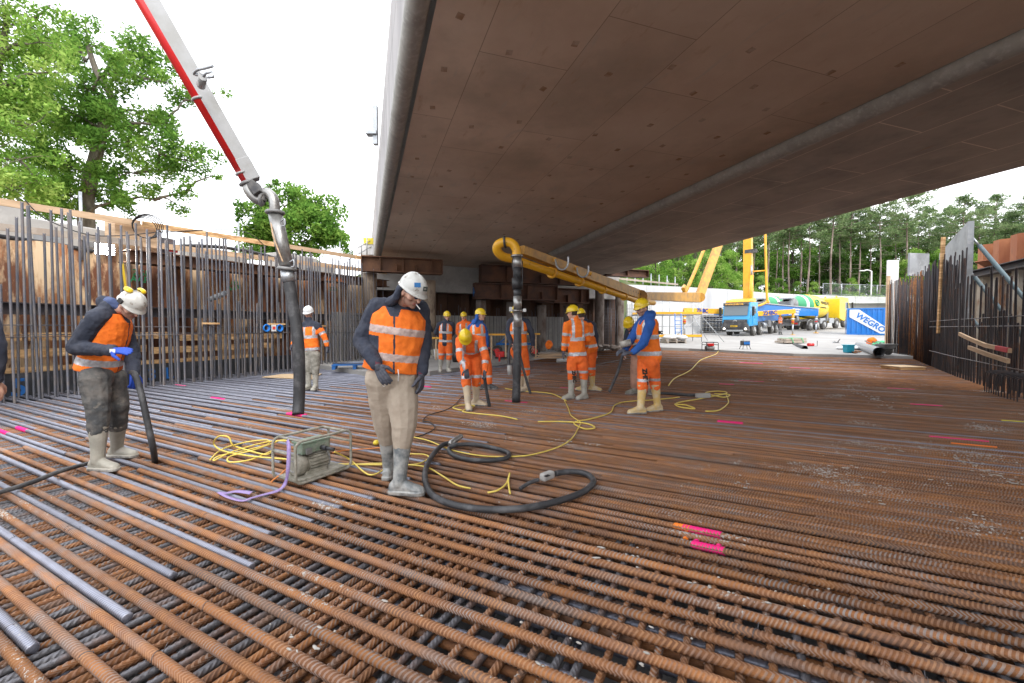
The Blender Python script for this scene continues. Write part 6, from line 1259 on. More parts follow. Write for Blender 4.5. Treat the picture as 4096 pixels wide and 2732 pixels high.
# ---- mixer trucks
def mixer(loc, yaw, label):
    t = empty('concrete_mixer', loc, label, 'truck', None, yaw)
    dd = [(-1.2, .42, 4.38), (-1.0, .62, 4.36), (-.2, .78, 4.22-.95+.95), (.9, 1.12, 4.1), (1.8, 1.28, 4.03), (3.0, 1.38, 3.93), (4.4, 1.38, 3.8), (5.6, 1.2, 3.68), (6.5, .9, 3.58), (7.0, .45, 3.52)]
    z0 = -1.2
    n = 28; mb = MB(); rings = []; pos = []
    for i in range(len(dd)-1):
        for q in range(4 if i < len(dd)-2 else 5):
            f = q/4; a, b = dd[i], dd[i+1]; pos.append([a[j]+(b[j]-a[j])*f for j in range(3)])
    for x, r, zc in pos: rings.append([Vector((x-math.sin(2*math.pi*j/n)*0, math.cos(2*math.pi*j/n)*r, zc+z0+math.sin(2*math.pi*j/n)*r)) for j in range(n)])
    vs = [p for r in rings for p in r]; K_ = len(rings)
    for i in range(K_-1):
        x = pos[i][0]; mi = 2 if x < -.2 else 1 if x < .7 else 3 if x < 1.35 else 1 if x < 2.0 else 0
        mb.add(vs[i*n:(i+2)*n], [(j, (j+1) % n, n+(j+1) % n, n+j) for j in range(n)], mi, True)
    mb.add(rings[-1], [tuple(range(n))], 0)
    lb(mb, 'drum', [M['mixyel'], M['green'], M['grey'], M['white']], t, 0, True)
    lb(MB().box((-1.1, 0, 3.75), (1.1, 1.5, .12), Matrix.Rotation(R(-12), 3, 'Y')).prism([(-1.7, -.7, 3.3), (-1.2, -.55, 2.6), (-1.1, .55, 2.6), (-1.7, .7, 3.3)], (.6, 0, .1)), 'hopper', M['galv'], t)
    lb(MB().tube([(-1.5, -.1, 2.5), (-2.1, -.25, 1.8)], [.3, .2], 12), 'chute', M['galv'], t)
    lb(MB().prism([(-.6, -.9, 1.2), (-.3, -.9, 1.2), (-.1, -.5, 2.9), (-.4, -.5, 2.9)], (0, .1, 0)).prism([(-.6, .9, 1.2), (-.3, .9, 1.2), (-.1, .5, 2.9), (-.4, .5, 2.9)], (0, -.1, 0)).box((6.6, 0, 1.6), (.4, 1.4, 1.4)), 'drum_stand', M['grey'], t)
    lb(MB().box((4.2, 0, 1.15), (10.6, .9, .25)), 'chassis', M['chassis'], t); lb(MB().box((4.4, -1.12, 1.0), (1.2, .1, .6)), 'side_guard', M['galv'], t, .03); lb(MB().box((6.5, -1.12, .95), (1.1, .1, .6)), 'side_guard', M['galv'], t, .03)
    lb(MB().box((-.75, 0, .8), (.12, 2.3, .35)), 'rear_bumper', M['grey'], t); lb(MB().box((-.83, .8, .85), (.05, .4, .16)), 'tail_light', M['redpipe'], t); lb(MB().box((-.83, -.8, .85), (.05, .4, .16)), 'tail_light', M['redpipe'], t)
    for x in (1.6, 3.1, 4.7, 7.7, 9.8):
        for s in (-1, 1): wheel(t, x, s*1.05, .53, .34, s)
        lb(MB().tube([(x-.68, -1.12, .62), (x-.5, -1.12, 1.05), (x, -1.12, 1.22), (x+.5, -1.12, 1.05), (x+.68, -1.12, .62)], .05, 8), 'mudguard', M['grey'], t)
    pr = [(8.3, 1.2), (8.3, 3.55), (8.9, 3.75), (10.6, 3.6), (10.95, 2.2), (11.05, 1.0), (10.5, .55), (9.2, .9)]
    lb(MB().prism([(x, -1.22, z) for x, z in pr], (0, 2.44, 0)), 'cab', M['mixyel'], t, .05, True)
    lb(MB().prism([(9.7, -1.24, 2.2), (9.75, -1.24, 3.1), (10.5, -1.24, 3.1), (10.75, -1.24, 2.2)], (0, .03, 0)), 'side_window', M['glass'], t, 0, True)
    for s in (-1, 1): lb(MB().box((10.95, s*1.5, 2.7), (.12, .2, .7)), 'mirror', M['black'], t, .02); lb(MB().tube([(9.0, s*.6, 3.7), (9.0, s*.6, 3.9)], .1, 10), 'beacon', M['yel'], t)
    return t
my = math.atan2(.507, .862)
m1 = mixer((31.7, 48.7, 1.05), my, 'yellow concrete mixer with green and white banded drum parked behind the pump truck')
m1.rotation_euler = (0, R(-2.2), my)
def dtext(body, size, x, z, r, m):
    # lettering laid on the drum side
    return ltext(body, size, 'lettering', m, m1, (x, -r, z), (1, 0, -.1), (0, .25, 1), .01)
dtext('mebin', .75, 3.6, 2.95, 1.375, M['letter'] if 'letter' in M else K['letter']); dtext('BOUWELEMENTEN', .16, 3.3, 2.55, 1.41, K['letter'])
lb(MB().ring((2.75, -1.33, 3.1), (0, -1, .25), .33, .09, 20, 6), 'round_emblem', M['green'], m1); lb(MB().ell((2.75, -1.36, 3.1), (.14, .03, .14)), 'emblem_eye', M['green'], m1)
m2 = mixer((31.6, 53.8, 1.3), my, 'second concrete mixer standing behind the first, only its drum end showing above the pump truck')
# ---- blue container
cl = Vector((33.45, 43.0, slab_z(43))); cx_ = Vector((.82, -.57, 0)); cyv = Vector((.57, .82, 0))
bc = empty('skip_container', cl, 'blue steel container with white diagonal band at the right of the mixers', 'container')
mb = MB(); Lc, Hc = 4.8, 2.62
pts = []; x = 0
while x < Lc-.01:
    for a, b in ((0, 0), (.12, 0), (.18, .06), (.32, .06), (.38, 0)): pts.append((min(Lc, x+a), b))
    x += .4
n = len(pts); bot = [cl+cx_*a+cyv*b for a, b in pts]; mb.add([p+Vector((0, 0, .12)) for p in bot]+[p+Vector((0, 0, Hc-.12)) for p in bot], [(i, i+1, n+i+1, n+i) for i in range(n-1)])
q = [cl+cyv*.07, cl+cx_*Lc+cyv*.07, cl+cx_*Lc+cyv*2.4, cl+cyv*2.4]; mb.prism(q, (0, 0, Hc-.1)); mb.build('body', M['blue'], bc, fixn=False)
mb = MB()
for a, b, c_, d_ in ((0, 0, Lc, .12), (0, Hc-.14, Lc, .14)): mb.prism([cl+cx_*a-cyv*.03+Vector((0, 0, b)), cl+cx_*c_-cyv*.03+Vector((0, 0, b)), cl+cx_*c_+cyv*.1+Vector((0, 0, b)), cl+cx_*a+cyv*.1+Vector((0, 0, b))], (0, 0, d_))
for a in (0, Lc-.12): mb.prism([cl+cx_*a-cyv*.032, cl+cx_*(a+.12)-cyv*.032, cl+cx_*(a+.12)+cyv*.1, cl+cx_*a+cyv*.1], (0, 0, Hc))
mb.build('frame', M['blue'], bc, fixn=True)
Z = Vector((0, 0, 1)); sd_ = cl-cyv*.04
mb = MB(); mb.prism([sd_+cx_*.2+Z*1.75, sd_+cx_*.2+Z*2.48, sd_+cx_*.95+Z*2.48, sd_+cx_*3.7+Z*.13, sd_+cx_*2.55+Z*.13], cyv*.02); mb.build('white_band', M['white'], bc, fixn=True)
text('WEGRO', .72, 'lettering', M['blue'], bc, sd_-cyv*.025+cx_*.62+Z*1.80, cx_*1+Z*-.74, Z*1+cx_*.74, .006, .02)
# ---- scaffold, stacks and small site things
def sc(px, py, d): return W(px, py, d)
s_ = empty('scaffold_tower', z_(12.6, 33), 'low scaffold with yellow edge boards and a blue ladder in front of the pale wall', 'scaffold')
X0, X1, Ya, Yb = 9.4, 14.2, 32.2, 33.8; zb = slab_z(33)
for x in (X0, 11.8, X1):
    for y in (Ya, Yb): MB().tube([(x, y, zb), (x, y, zb+3.3+(.5 if x > 11 else 0))], .03, 6).build('standard', M['galv'], s_)
for zz in (.35, 1.15, 2.0, 3.0):
    for y in (Ya, Yb): MB().tube([(X0, y, zb+zz), (X1, y, zb+zz)], .024, 6).build('ledger', M['galv'], s_)
for a, b in (((11.8, Ya, zb+.1), (X1, Ya, zb+2)), ((X1, Ya, zb+1.9), (X1+1.3, Ya-.8, zb)), ((X0, Ya, zb+2), (11.8, Ya, zb+.2)), ((X1, Yb, zb+2), (X1+1.2, Yb, zb))): MB().tube([a, b], .024, 6).build('brace', M['galv'], s_)
MB().box(((X0+X1)/2, (Ya+Yb)/2, zb+2.05), (X1-X0, 1.6, .05)).build('deck', M['galv'], s_)
for y, zz in ((Ya-.03, 2.15), (Yb+.03, 2.15), (Ya-.03, .45)): MB().box(((X0+X1)/2, y, zb+zz), (X1-X0, .035, .17)).build('toe_board', M['yel'], s_)
la = empty('step_ladder', z_(12.2, 31.6), 'blue step ladder leaning on the scaffold', 'ladder')
for dx in (0, .45): MB().tube([(11.9+dx, 31.3, zb), (12.1+dx, 32.0, zb+2.1)], .035, 6).build('rail', M['blue'], la)
for k in range(7): MB().tube([(11.9+.03*k, 31.3+.1*k, zb+.28*(k+.6)), (12.4+.03*k, 31.3+.1*k, zb+.28*(k+.6))], .022, 6).build('rung', M['blue'], la)
for j, (px, d, n_, wd) in enumerate(((707, 46, 9, 2.7), (684, 45, 3, 1.9), (720.5, 47.5, 5, 1.0))):
    p = W(px, 328, d); z0 = slab_z(p.y); o = empty('panel_stack', (p.x, p.y, z0), 'stack of grey formwork panels %s' % ['under the left yellow outrigger arm', 'low, left of the left yellow leg', 'small, just behind the blue cab'][j], 'panel stack'); rot = Matrix.Rotation(R(12), 3, 'Z')
    for k in range(n_): mb = MB(); mb.box((p.x, p.y, z0+.1+k*.2), (wd, 1.3, .045), rot); [mb.box(Vector((p.x, p.y, z0+.19+k*.2))+rot @ Vector((-wd/2+wd*q/7+.04, 0, 0)), (.06, 1.28, .12), rot) for q in range(8)]; mb.build('panel', M['galv'] if k % 2 else M['concrete'], o)
def pallet(p, m, label, wd=1.2, dp=.8, rot=0, name='pallet'):
    o = empty(name, p, label, 'pallet', None, rot)
    for k in range(5): lb(MB().box((0, -dp/2+.06+k*(dp-.12)/4, .135), (wd, .1, .022)), 'deck_board', m, o)
    for k in range(3): lb(MB().box((-wd/2+.06+k*(wd-.12)/2, 0, .06), (.1, dp, .10)), 'runner', m, o)
    return o
pp = G(673, 345, .15); pallet((pp.x, pp.y, slab_z(pp.y)), M['greywood'], 'weathered pallet carrying white bags beside the tall worker', 1.5, 1.0, .2); 
o = pallet((pp.x, pp.y+.02, slab_z(pp.y)+.16), M['greywood'], 'second weathered pallet stacked under the white bags', 1.5, 1.0, .1)
for k, (dx, dy, s) in enumerate(((-.35, 0, .42), (.15, .1, .45), (.55, -.25, .40))):
    mb = MB(); mb.ell((pp.x+dx, pp.y+dy, slab_z(pp.y)+.42), (s, .35, .17)); oo = mb.build('bag', M['white']); tx = oo.modifiers.new('d', 'DISPLACE'); tx.texture = TEX; tx.strength = .12
    tag(oo, 'crumpled white bag lying on the %s of the weathered pallet' % ['left', 'middle', 'right edge'][k], 'bag')
bl = mat('blue_pallet', (.01, .14, .45), .7, 0, (.02, .10, .30), 6, .4, .6)
q = G(351, 369.5, .12); pallet((q.x, q.y+.35, .12), bl, 'bright blue pallet on the slab left of the worker in beige trousers', 1.3, .8, .3)
for k in range(6): a = Vector((q.x-.6+.18*k, q.y+.1+.1*k, .3+.02*k)); tag(MB().tube([a, a+Vector((1.0, .25*(k % 3)-.2, .01))], .014, 6).build('loose_bar', M['galv' if k % 2 else 'darksteel']), 'loose thin rod lying on the blue pallet', 'rod', 'loose rods on the blue pallet')
grn_ = mat('green_net', (.05, .45, .18), .7); MMk = MB().ell((q.x+.5, q.y+.9, .34), (.35, .15, .05)).build('green_strap', grn_); tag(MMk, 'bundle of green strap lying on the blue pallet', 'strap')
def cage(p, L_, D_, H_, r, m, name, root, rot):
    ux = Vector((math.cos(rot), math.sin(rot), 0)); uy = Vector((-math.sin(rot), math.cos(rot), 0)); p = Vector(p); c = min(.06, H_*.2)
    for s in (-1, 1):
        b = p+uy*s*D_/2; pts = []
        for (cx2, cz, a0) in ((L_/2-c, c, -90), (L_/2-c, H_-c, 0), (-L_/2+c, H_-c, 90), (-L_/2+c, c, 180)):
            for k in range(4): a = R(a0+30*k); pts.append(b+ux*(cx2+c*math.cos(a))+Vector((0, 0, cz+c*math.sin(a))))
        pts.append(pts[0]); MB().tube(pts, r, 8).build('frame_hoop', m, root)
    mb = MB()
    for x, z in ((-L_/2+c, H_), (L_/2-c, H_), (-L_/2+c, 0), (L_/2-c, 0), (-L_/2, H_*.7), (L_/2, H_*.7)): mb.tube([p-uy*D_/2+ux*x+Vector((0, 0, z)), p+uy*D_/2+ux*x+Vector((0, 0, z))], r, 8)
    mb.build('cross_tube', m, root); return ux, uy
q = G(710, 351, .12); g1 = empty('generator', (q.x, q.y, .12), 'small red and black generator in a tube frame at the near edge of the slab', 'generator'); ux, uy = cage((q.x, q.y, .15), .68, .45, .45, .018, M['black'], '', g1, .1)
MB().box((q.x, q.y, .47), (.32, .28, .14)).build('fuel_tank', M['redpipe'], g1, .02); MB().tube([(q.x-.25, q.y, .28), (q.x+.2, q.y, .28)], .12, 14).build('motor', M['grey'], g1)
q = G(745, 349.5, .12); g2 = empty('distribution_box', (q.x, q.y, .12), 'dark blue power distribution box on thin splayed legs on the slab', 'power box'); MB().box((q.x, q.y, .50), (.42, .35, .28)).build('case', M['chassis'], g2, .03)
for k in range(3): MB().box((q.x-.12+.12*k, q.y-.19, .5), (.09, .04, .16)).build('socket', M['blue'], g2, .01)
MB().tube([(q.x-.2, q.y-.15, .7), (q.x-.2, q.y-.15, .66)], .02, 6).build('cap', M['black'], g2)
for sx in (-1, 1):
    for sy in (-1, 1): MB().tube([(q.x+sx*.16, q.y+sy*.12, .38), (q.x+sx*.24, q.y+sy*.2, .12)], .015, 6).build('leg', M['black'], g2)
q = G(790, 341, .45); st = empty('timber_stack', (q.x, q.y, slab_z(q.y)), 'bundle of weathered timbers tied with green straps on the slab', 'timber stack')
rot = Matrix.Rotation(R(22), 3, 'Z')
for k in range(7): MB().box(Vector((q.x, q.y, slab_z(q.y)+.12+.17*(k//4)))+rot @ Vector((rw.uniform(-.1, .1), -.45+.26*(k % 4)+.1*(k//4), 0)), (2.1, .2, .15), rot).build('timber', M['greywood'], st, .01)
for x in (-.5, .55): MB().tube([Vector((q.x, q.y, slab_z(q.y)+.35))+rot @ Vector((x, -.6, -.3)), Vector((q.x, q.y, slab_z(q.y)+.37))+rot @ Vector((x, -.5, 0)), Vector((q.x, q.y, slab_z(q.y)+.37))+rot @ Vector((x, .45, 0))], .03, 6).build('strap', grn_, st)
a, b = G(794, 345, .2), G(805, 348, .2); mb = MB(); mb.tube([a, b], .14, 16, caps=False).tube([b, a], .115, 16, caps=False); tag(mb.build('hose_section', M['rubber']), 'short length of thick black hose lying on the slab below the timber bundle', 'hose')
q = G(811, 347, .15); g3 = empty('floor_grinder', q, 'small red and black motor lying on the slab right of the black hose length', 'motor'); MB().tube([q+Vector((-.2, 0, .15)), q+Vector((.15, 0, .15))], .11, 12).build('motor', M['redpipe'], g3); MB().tube([q+Vector((-.45, 0, .05)), q+Vector((.4, 0, .05)), q+Vector((.4, 0, .4))], .02, 6).build('frame', M['black'], g3)
q = G(837, 345, .15); g4 = empty('disc_cutter', q, 'small dark hand held cutter standing on the slab', 'cutter'); MB().ell(q+Vector((0, 0, .12)), (.2, .12, .1)).build('body', M['chassis'], g4); MB().tube([q+Vector((0, 0, .15)), q+Vector((.2, 0, .42))], .03, 6).build('handle', M['black'], g4); MB().tube([q+Vector((-.2, -.03, .14)), q+Vector((-.2, .03, .14))], .13, 14).build('disc', M['galv'], g4)
q = G(850, 353, .12); bk = empty('bucket', q, 'teal blue square bucket on the slab in front of the container', 'bucket'); MB().box(q+Vector((0, .1, .20)), (.34, .32, .38), None, 0, 1.12).build('body', mat('teal', (.01, .27, .38), .45), bk, .03); MB().box(q+Vector((0, .1, .40)), (.43, .41, .035)).build('rim', mat('teal2', (.02, .36, .48), .45), bk, .01)
a, b = G(859, 345, .35), G(879, 352, .32); mb = MB(); mb.tube([a, b], .21, 24, caps=False).tube([b, a], .185, 24, caps=False); tag(mb.build('drain_pipe', mat('pvc_grey', (.33, .34, .36), .35)), 'large grey plastic pipe lying on the slab left of the wheelbarrow', 'pipe')
for k in range(7): a = G(855+k*1.2, 353.5-k*.3, .12+.03*(k % 3)); tag(MB().tube([a, a+Vector((.5, 1.0, .02))], .018, 6).build('rebar_offcut', M['rust']), 'short rusty bar in the small bundle beside the teal bucket', 'offcut', 'rusty offcuts beside the teal bucket')
q = G(887, 355, .12); wbw = empty('wheelbarrow', q, 'dented grey wheelbarrow full of scrap at the end of the right cage', 'wheelbarrow')
mb = MB(); mb.loft([[q+Vector((x*.20, y*.16+.05, .28)) for x, y in ((-1, -1), (1, -1), (1, 1), (-1, 1))], [q+Vector((x*.33, y*.3+.05, .52)) for x, y in ((-1, -1), (1, -1), (1, 1), (-1, 1))]], smooth=False, caps=True); mb.build('tray', M['grey'], wbw, .02, True)
MB().tube([q+Vector((0, -.1, .2)), q+Vector((0, .0, .2))], .19, 18).build('wheel', M['tyre'], wbw)
for s in (-1, 1): MB().tube([q+Vector((s*.1, -.1, .2)), q+Vector((s*.28, .5, .5)), q+Vector((s*.3, .9, .62))], .02, 6).build('handle', M['grey'], wbw); MB().tube([q+Vector((s*.2, .2, .35)), q+Vector((s*.3, .35, 0))], .018, 6).build('leg', M['grey'], wbw)
def heap(name, c, rad, m, lab, cat, st=.15, kind=None):
    o = MB().ell(c, rad, None, 20, 12).build(name, m); d = o.modifiers.new('d', 'DISPLACE'); d.texture = TEX; d.strength = st; d.texture_coords = 'GLOBAL'; s = o.modifiers.new('s', 'SUBSURF'); s.levels = 1; s.render_levels = 1; return tag(o, lab, cat, kind=kind)
c = W(872, 339, 27); heap('work_vest', (c.x, c.y, .5), (.28, .3, .3), K['orange'], 'crumpled orange vest lying on scrap in front of the container', 'vest')
c = W(866, 341, 25); heap('plastic_sheet', (c.x-.6, c.y, .22), (1.1, .6, .14), M['white'], 'crumpled white plastic sheet lying before the container', 'sheet'); c = W(883, 340, 25); heap('green_net', (c.x, c.y, .4), (.5, .5, .22), grn_, 'green strap and net heap beside the grey pipe and wheelbarrow', 'net', .25)
for k in range(14): a = Vector((c.x+rw.uniform(-1.2, 1.0), c.y+rw.uniform(-.6, 1), .25+rw.random()*.4)); tag(MB().tube([a, a+Vector((rw.uniform(-.6, .6), rw.uniform(-.5, .5), rw.uniform(-.1, .1)))], .02, 5).build('scrap_bar', M['wallbar2']), 'dark scrap bar in the heap behind the wheelbarrow', 'scrap', 'scrap bars behind the wheelbarrow')
q = G(912, 370, .0); o = empty('timber_hatch', (q.x, q.y, 0), 'pale plywood topped timber block lying on the mat near the right cage', 'timber block'); MB().box((q.x, q.y+.35, .095), (.86, .8, .022)).build('top', M['ply'], o); MB().box((q.x, q.y+.35, .045), (.82, .76, .07)).build('frame', M['timber'], o)
a = [G(262, 377.5, .01), G(282, 374.5, .01), G(322, 374, .01), G(312, 379.5, .01)]; mb = MB(); mb.prism(a, (0, 0, .018)); tag(mb.build('plywood_sheet', M['ply'], fixn=True), 'flat plywood sheet lying on the mat beside the worker in the jacket', 'plywood')
# cart, pump and bits behind the crew
q = G(512, 357, .12); ct = empty('hand_cart', q, 'blue two wheeled site cart behind the vertical hose', 'cart'); MB().box(q+Vector((.15, .5, .55)), (1.7, .7, .08)).build('bed', bl, ct, .02); MB().beam(q+Vector((-.7, .2, .5)), q+Vector((-.1, .2, .95)), .05, .05).build('drawbar', bl, ct)
for dx in (-.65, .15, 1.0): w_ = MB().tube([q+Vector((dx, .10, .25)), q+Vector((dx, .22, .25))], .24, 20).build('wheel', M['tyre'], ct); MB().tube([q+Vector((dx, .06, .25)), q+Vector((dx, .1, .25))], .12, 14).build('rim', M['redpipe'], w_)
q = G(500, 360, .12); pm_ = empty('vibrating_motor', q, 'red and black petrol motor on the slab edge left of the vertical hose', 'motor'); MB().box(q+Vector((0, .2, .22)), (.35, .3, .22)).build('engine', M['redpipe'], pm_, .03); MB().box(q+Vector((.05, .2, .08)), (.5, .35, .06)).build('base', M['black'], pm_, .02); MB().tube([q+Vector((-.1, .2, .3)), q+Vector((-.6, .2, .55))], .02, 6).build('handle', M['redpipe'], pm_)
q = G(484, 356, .12); s0 = empty('power_saw', q+Vector((0, 0, .3)), 'red and black power saw standing behind the bending worker', 'saw'); MB().ring(q+Vector((0, .2, .5)), (.3, 1, 0), .16, .02, 16, 6).build('handle', M['redpipe'], s0); MB().box(q+Vector((.1, .2, .3)), (.3, .25, .2)).build('body', M['black'], s0, .02)
for k, (px, py, r_, h_2, m_, lab) in enumerate(((457, 362, .2, .38, 'black', 'black bucket on the slab behind the bending worker'), (437.5, 359, .16, .4, 'white', 'white bucket behind the worker with his hands behind his back'))):
    q = G(px, py, .12); mb = MB(); mb.tube([q, q+Vector((0, 0, h_2)), q+Vector((0, 0, h_2)), q+Vector((0, 0, .03))], [r_*.8, r_, r_*.93, r_*.75], 20); tag(mb.build('bucket', M[m_]), lab, 'bucket')
q = G(499.5, 361.5, .12); tag(MB().tube([q, q+Vector((0, 0, .2)), q+Vector((0, 0, .24)), q+Vector((0, 0, .3))], [.04, .04, .02, .02], 10).build('spray_can', M['redpipe']), 'small red spray can at the slab edge', 'can')
for k, (x0, x1, y, d) in enumerate(((487, 509, 334.5, 17), (512, 540, 334, 17.5), (413, 440, 338, 17))):
    o = empty('trestle_rail', G((x0+x1)/2, 350, .12), 'low rail of yellow lath on posts %s' % ['left of the vertical hose', 'right of the vertical hose', 'behind the far worker with the phone'][k], 'rail'); MB().beam(W(x0, y, d), W(x1, y, d), .04, .07).build('rail', M['yel'], o)
    for t in (.2, .85): p = W(x0+(x1-x0)*t, y, d); MB().box((p.x, p.y, (p.z+.12)/2), (.06, .04, p.z-.12)).build('post', M['palewood'], o)
c = W(549, 343, 17.5); heap('work_vest', (c.x, c.y, .7), (.15, .08, .2), K['orange'], 'orange vest hanging on timber right of the vertical hose', 'vest')
for k in range(9): a = W(545+rw.uniform(-12, 20), 348+rw.uniform(-2, 3), 17+rw.uniform(-.5, 1)); a.z = .2+.05*(k % 4); tag(MB().beam(a, a+Vector((rw.uniform(.8, 1.6), rw.uniform(-.4, .5), 0)), .08, .05).build('loose_plank', M['greywood' if k % 2 else 'palewood']), 'loose plank in the untidy pile on the slab right of the vertical hose', 'plank', 'loose planks right of the vertical hose')
for k in range(5): a = W(556+rw.uniform(-6, 14), 352+rw.uniform(-1, 1), 15.6+k*.2); a.z = .17+.04*k; tag(MB().tube([a, a+Vector((1.1, rw.uniform(-.3, .3), .05))], .045, 8).build('loose_pipe', M['galv' if k % 2 else 'concrete']), 'loose short pipe lying at the slab edge right of the vertical hose', 'pipe', 'loose pipes at the slab edge')

# ---- converter and cables in the foreground
q0 = Vector((-1.735, 3.93, 0))+Vector((-.13, .075, 0)); la_ = math.atan2(.47, .27)
cv = empty('frequency_converter', q0, 'cement crusted electric converter with green box in a grey tube frame on the mat', 'converter'); crust = mat('cement_crust', (.22, .21, .17), .85, 0, (.36, .34, .29), 14, .4, .62, .5, 60, coord='World')
ux, uy = cage(q0+Vector((0, 0, .02)), .58, .33, .37, .0125, crust, '', cv, la_)
MB().box(q0+Vector((0, 0, .035)), (.5, .30, .02), frame(ux)).build('base_plate', crust, cv)
mb = MB(); mc = q0+Vector((0, 0, .135))+ux*-.02
mb.tube([mc-ux*.17, mc-ux*.15, mc+ux*.13, mc+ux*.15], [.06, .080, .080, .07], 24); mb.tube([mc-ux*.19, mc-ux*.18, mc-ux*.09, mc-ux*.085], [.07, .094, .094, .08], 24)
for k in range(20): a = 2*math.pi*k/20; dv = uy*math.cos(a)+Vector((0, 0, 1))*math.sin(a); mb.beam(mc-ux*.07+dv*.088, mc+ux*.12+dv*.088, .005, .024, 0, dv)
mb.build('motor', crust, cv); mb = MB(); mb.ring(mc+ux*.135, ux, .078, .012, 20, 6).ring(mc-ux*.19, ux, .05, .006, 20, 6).build('motor_flange', M['grey'], cv); mb = MB(); mb.box(mc+Vector((0, 0, -.075))-uy*.06, (.22, .03, .04), frame(ux)).box(mc+Vector((0, 0, -.075))+uy*.06, (.22, .03, .04), frame(ux)).build('motor_feet', crust, cv)
gb = mat('pale_green_crusted', (.19, .27, .20), .7, 0, (.32, .33, .28), 12, .45, .65, .4, 60, coord='World')
bx_ = MB().box(mc+Vector((0, 0, .150)), (.28, .13, .10), frame(ux)).build('control_box', gb, cv, .008); MB().box(mc+Vector((0, 0, .204)), (.30, .15, .012), frame(ux)).build('lid', gb, bx_)
MB().tube([mc+Vector((0, 0, .13))-uy*.08+ux*.05, mc+Vector((0, 0, .13))-uy*.15+ux*.05], .022, 12).build('socket', M['rubber'], bx_); MB().tube([mc+Vector((0, 0, .13))-uy*.15+ux*.05, mc+Vector((0, 0, .12))-uy*.22+ux*.08], .016, 10).build('plug', M['rubber'], bx_); MB().box(mc+Vector((0, 0, .13))-uy*.09-ux*.09, (.05, .02, .05), frame(ux)).build('switch', M['grey'], bx_)
def gp_(x, y, z=.015): return G((800+x/1.469)/4, (1600+y/1.469)/4, z)
ycab = mat('yellow_cable', (.78, .60, .12), .5); ocab = mat('orange_cable', (.75, .25, .06), .5)
def cable(name, pts, m, lab, r=.0075, ns=7): return hose(name, pts, r, m, lab, 'cable', ns, 6)
rr2 = random.Random(8)
coil = [gp_(60, 350), gp_(130, 290), gp_(260, 250), gp_(390, 235, .03), gp_(395, 262, .04), gp_(250, 300, .03), gp_(110, 330, .03), gp_(85, 355), gp_(200, 300, .05), gp_(400, 245, .06), gp_(515, 240, .05), gp_(480, 235, .05), gp_(330, 290, .06), gp_(180, 330, .04), gp_(175, 365, .03), gp_(300, 350, .03), gp_(420, 300, .04), gp_(380, 320, .05), gp_(230, 280, .07), gp_(190, 262, .12), gp_(170, 220, .2), gp_(125, 210, .22), gp_(88, 232, .16), gp_(85, 265, .08), gp_(140, 300, .05), gp_(300, 330, .05), gp_(480, 345, .03), gp_(530, 352, .03)]
cable('yellow_cable', coil, ycab, 'tangled loops of yellow cable heaped left of the converter', .0085)
cable('yellow_cable', [mc+Vector((0, 0, .10))-uy*.22+ux*.08, gp_(880, 350, .08), gp_(960, 420, .02), gp_(1010, 440), gp_(1070, 415), gp_(1100, 385), gp_(1180, 325), gp_(1300, 318, .02), gp_(1345, 335), gp_(1310, 365), gp_(1240, 380), gp_(1100, 372), gp_(900, 378), gp_(790, 380)], ycab, 'yellow cable looping from the converter past the cement smeared boots')
cable('yellow_cable', [gp_(800, 375), gp_(1000, 380), gp_(1200, 380), gp_(1330, 395), gp_(1430, 450), gp_(1510, 500), gp_(1590, 520, .0)], ycab, 'yellow cable running right from the boots to inside the big hose loop')
cable('yellow_cable', [gp_(1690, 545, .0), gp_(1750, 530), gp_(1800, 490), gp_(1820, 430, .03), gp_(1812, 480, .02), gp_(1822, 550, 0)], ycab, 'short yellow cable end standing between the two hose loops', .008)
cable('yellow_cable', [gp_(1240, 215), gp_(1330, 235), gp_(1400, 262), gp_(1500, 300), gp_(1680, 330), gp_(1880, 330), gp_(2000, 310), gp_(2120, 270), gp_(2190, 220), gp_(2230, 150), gp_(2235, 130), gp_(2180, 90), gp_(2165, 50), gp_(2140, 0)], ycab, 'long pale yellow cable running from the hose loop back towards the crew')
def g2(x, y, z=.012): return G(x/2.296, y/2.296, z)
cable('yellow_cable', [g2(1235, 968), g2(1290, 968), g2(1345, 972), g2(1366, 982), g2(1340, 984), g2(1318, 970), g2(1355, 962), g2(1400, 948), g2(1412, 930), g2(1440, 922), g2(1500, 918), g2(1560, 912)], ycab, 'yellow cable looping behind the boots of the tall worker', .010)
cable('yellow_cable', [g2(1060, 942), g2(1040, 936), g2(1060, 930), g2(1090, 932), g2(1062, 944), g2(1100, 950), g2(1150, 955), g2(1188, 963)], ycab, 'yellow cable with small loops at the bending worker boots', .010)
cable('yellow_cable', [g2(1300, 920), g2(1270, 905), g2(1235, 900), g2(1200, 898), g2(1160, 892)], ycab, 'thin yellow cable leading to the vertical hose foot', .010)
cable('yellow_cable', [g2(1640, 904), g2(1675, 906), g2(1660, 912), g2(1620, 902), g2(1650, 898), g2(1668, 903), g2(1610, 915), g2(1555, 925), g2(1560, 934), g2(1595, 938), g2(1575, 930), g2(1548, 928)], ycab, 'yellow cable loops around the crusted switch right of the tall worker', .012)
cable('yellow_cable', [g2(1668, 908), g2(1672, 925), g2(1650, 942), g2(1620, 944)], ycab, 'stray yellow cable end right of the tall worker', .011)
cable('yellow_cable', [g2(1535, 885), g2(1550, 868), g2(1585, 850), g2(1610, 826), g2(1645, 812), g2(1650, 800, .13)], ycab, 'wavy yellow cable running over the mat to the small generator', .014)
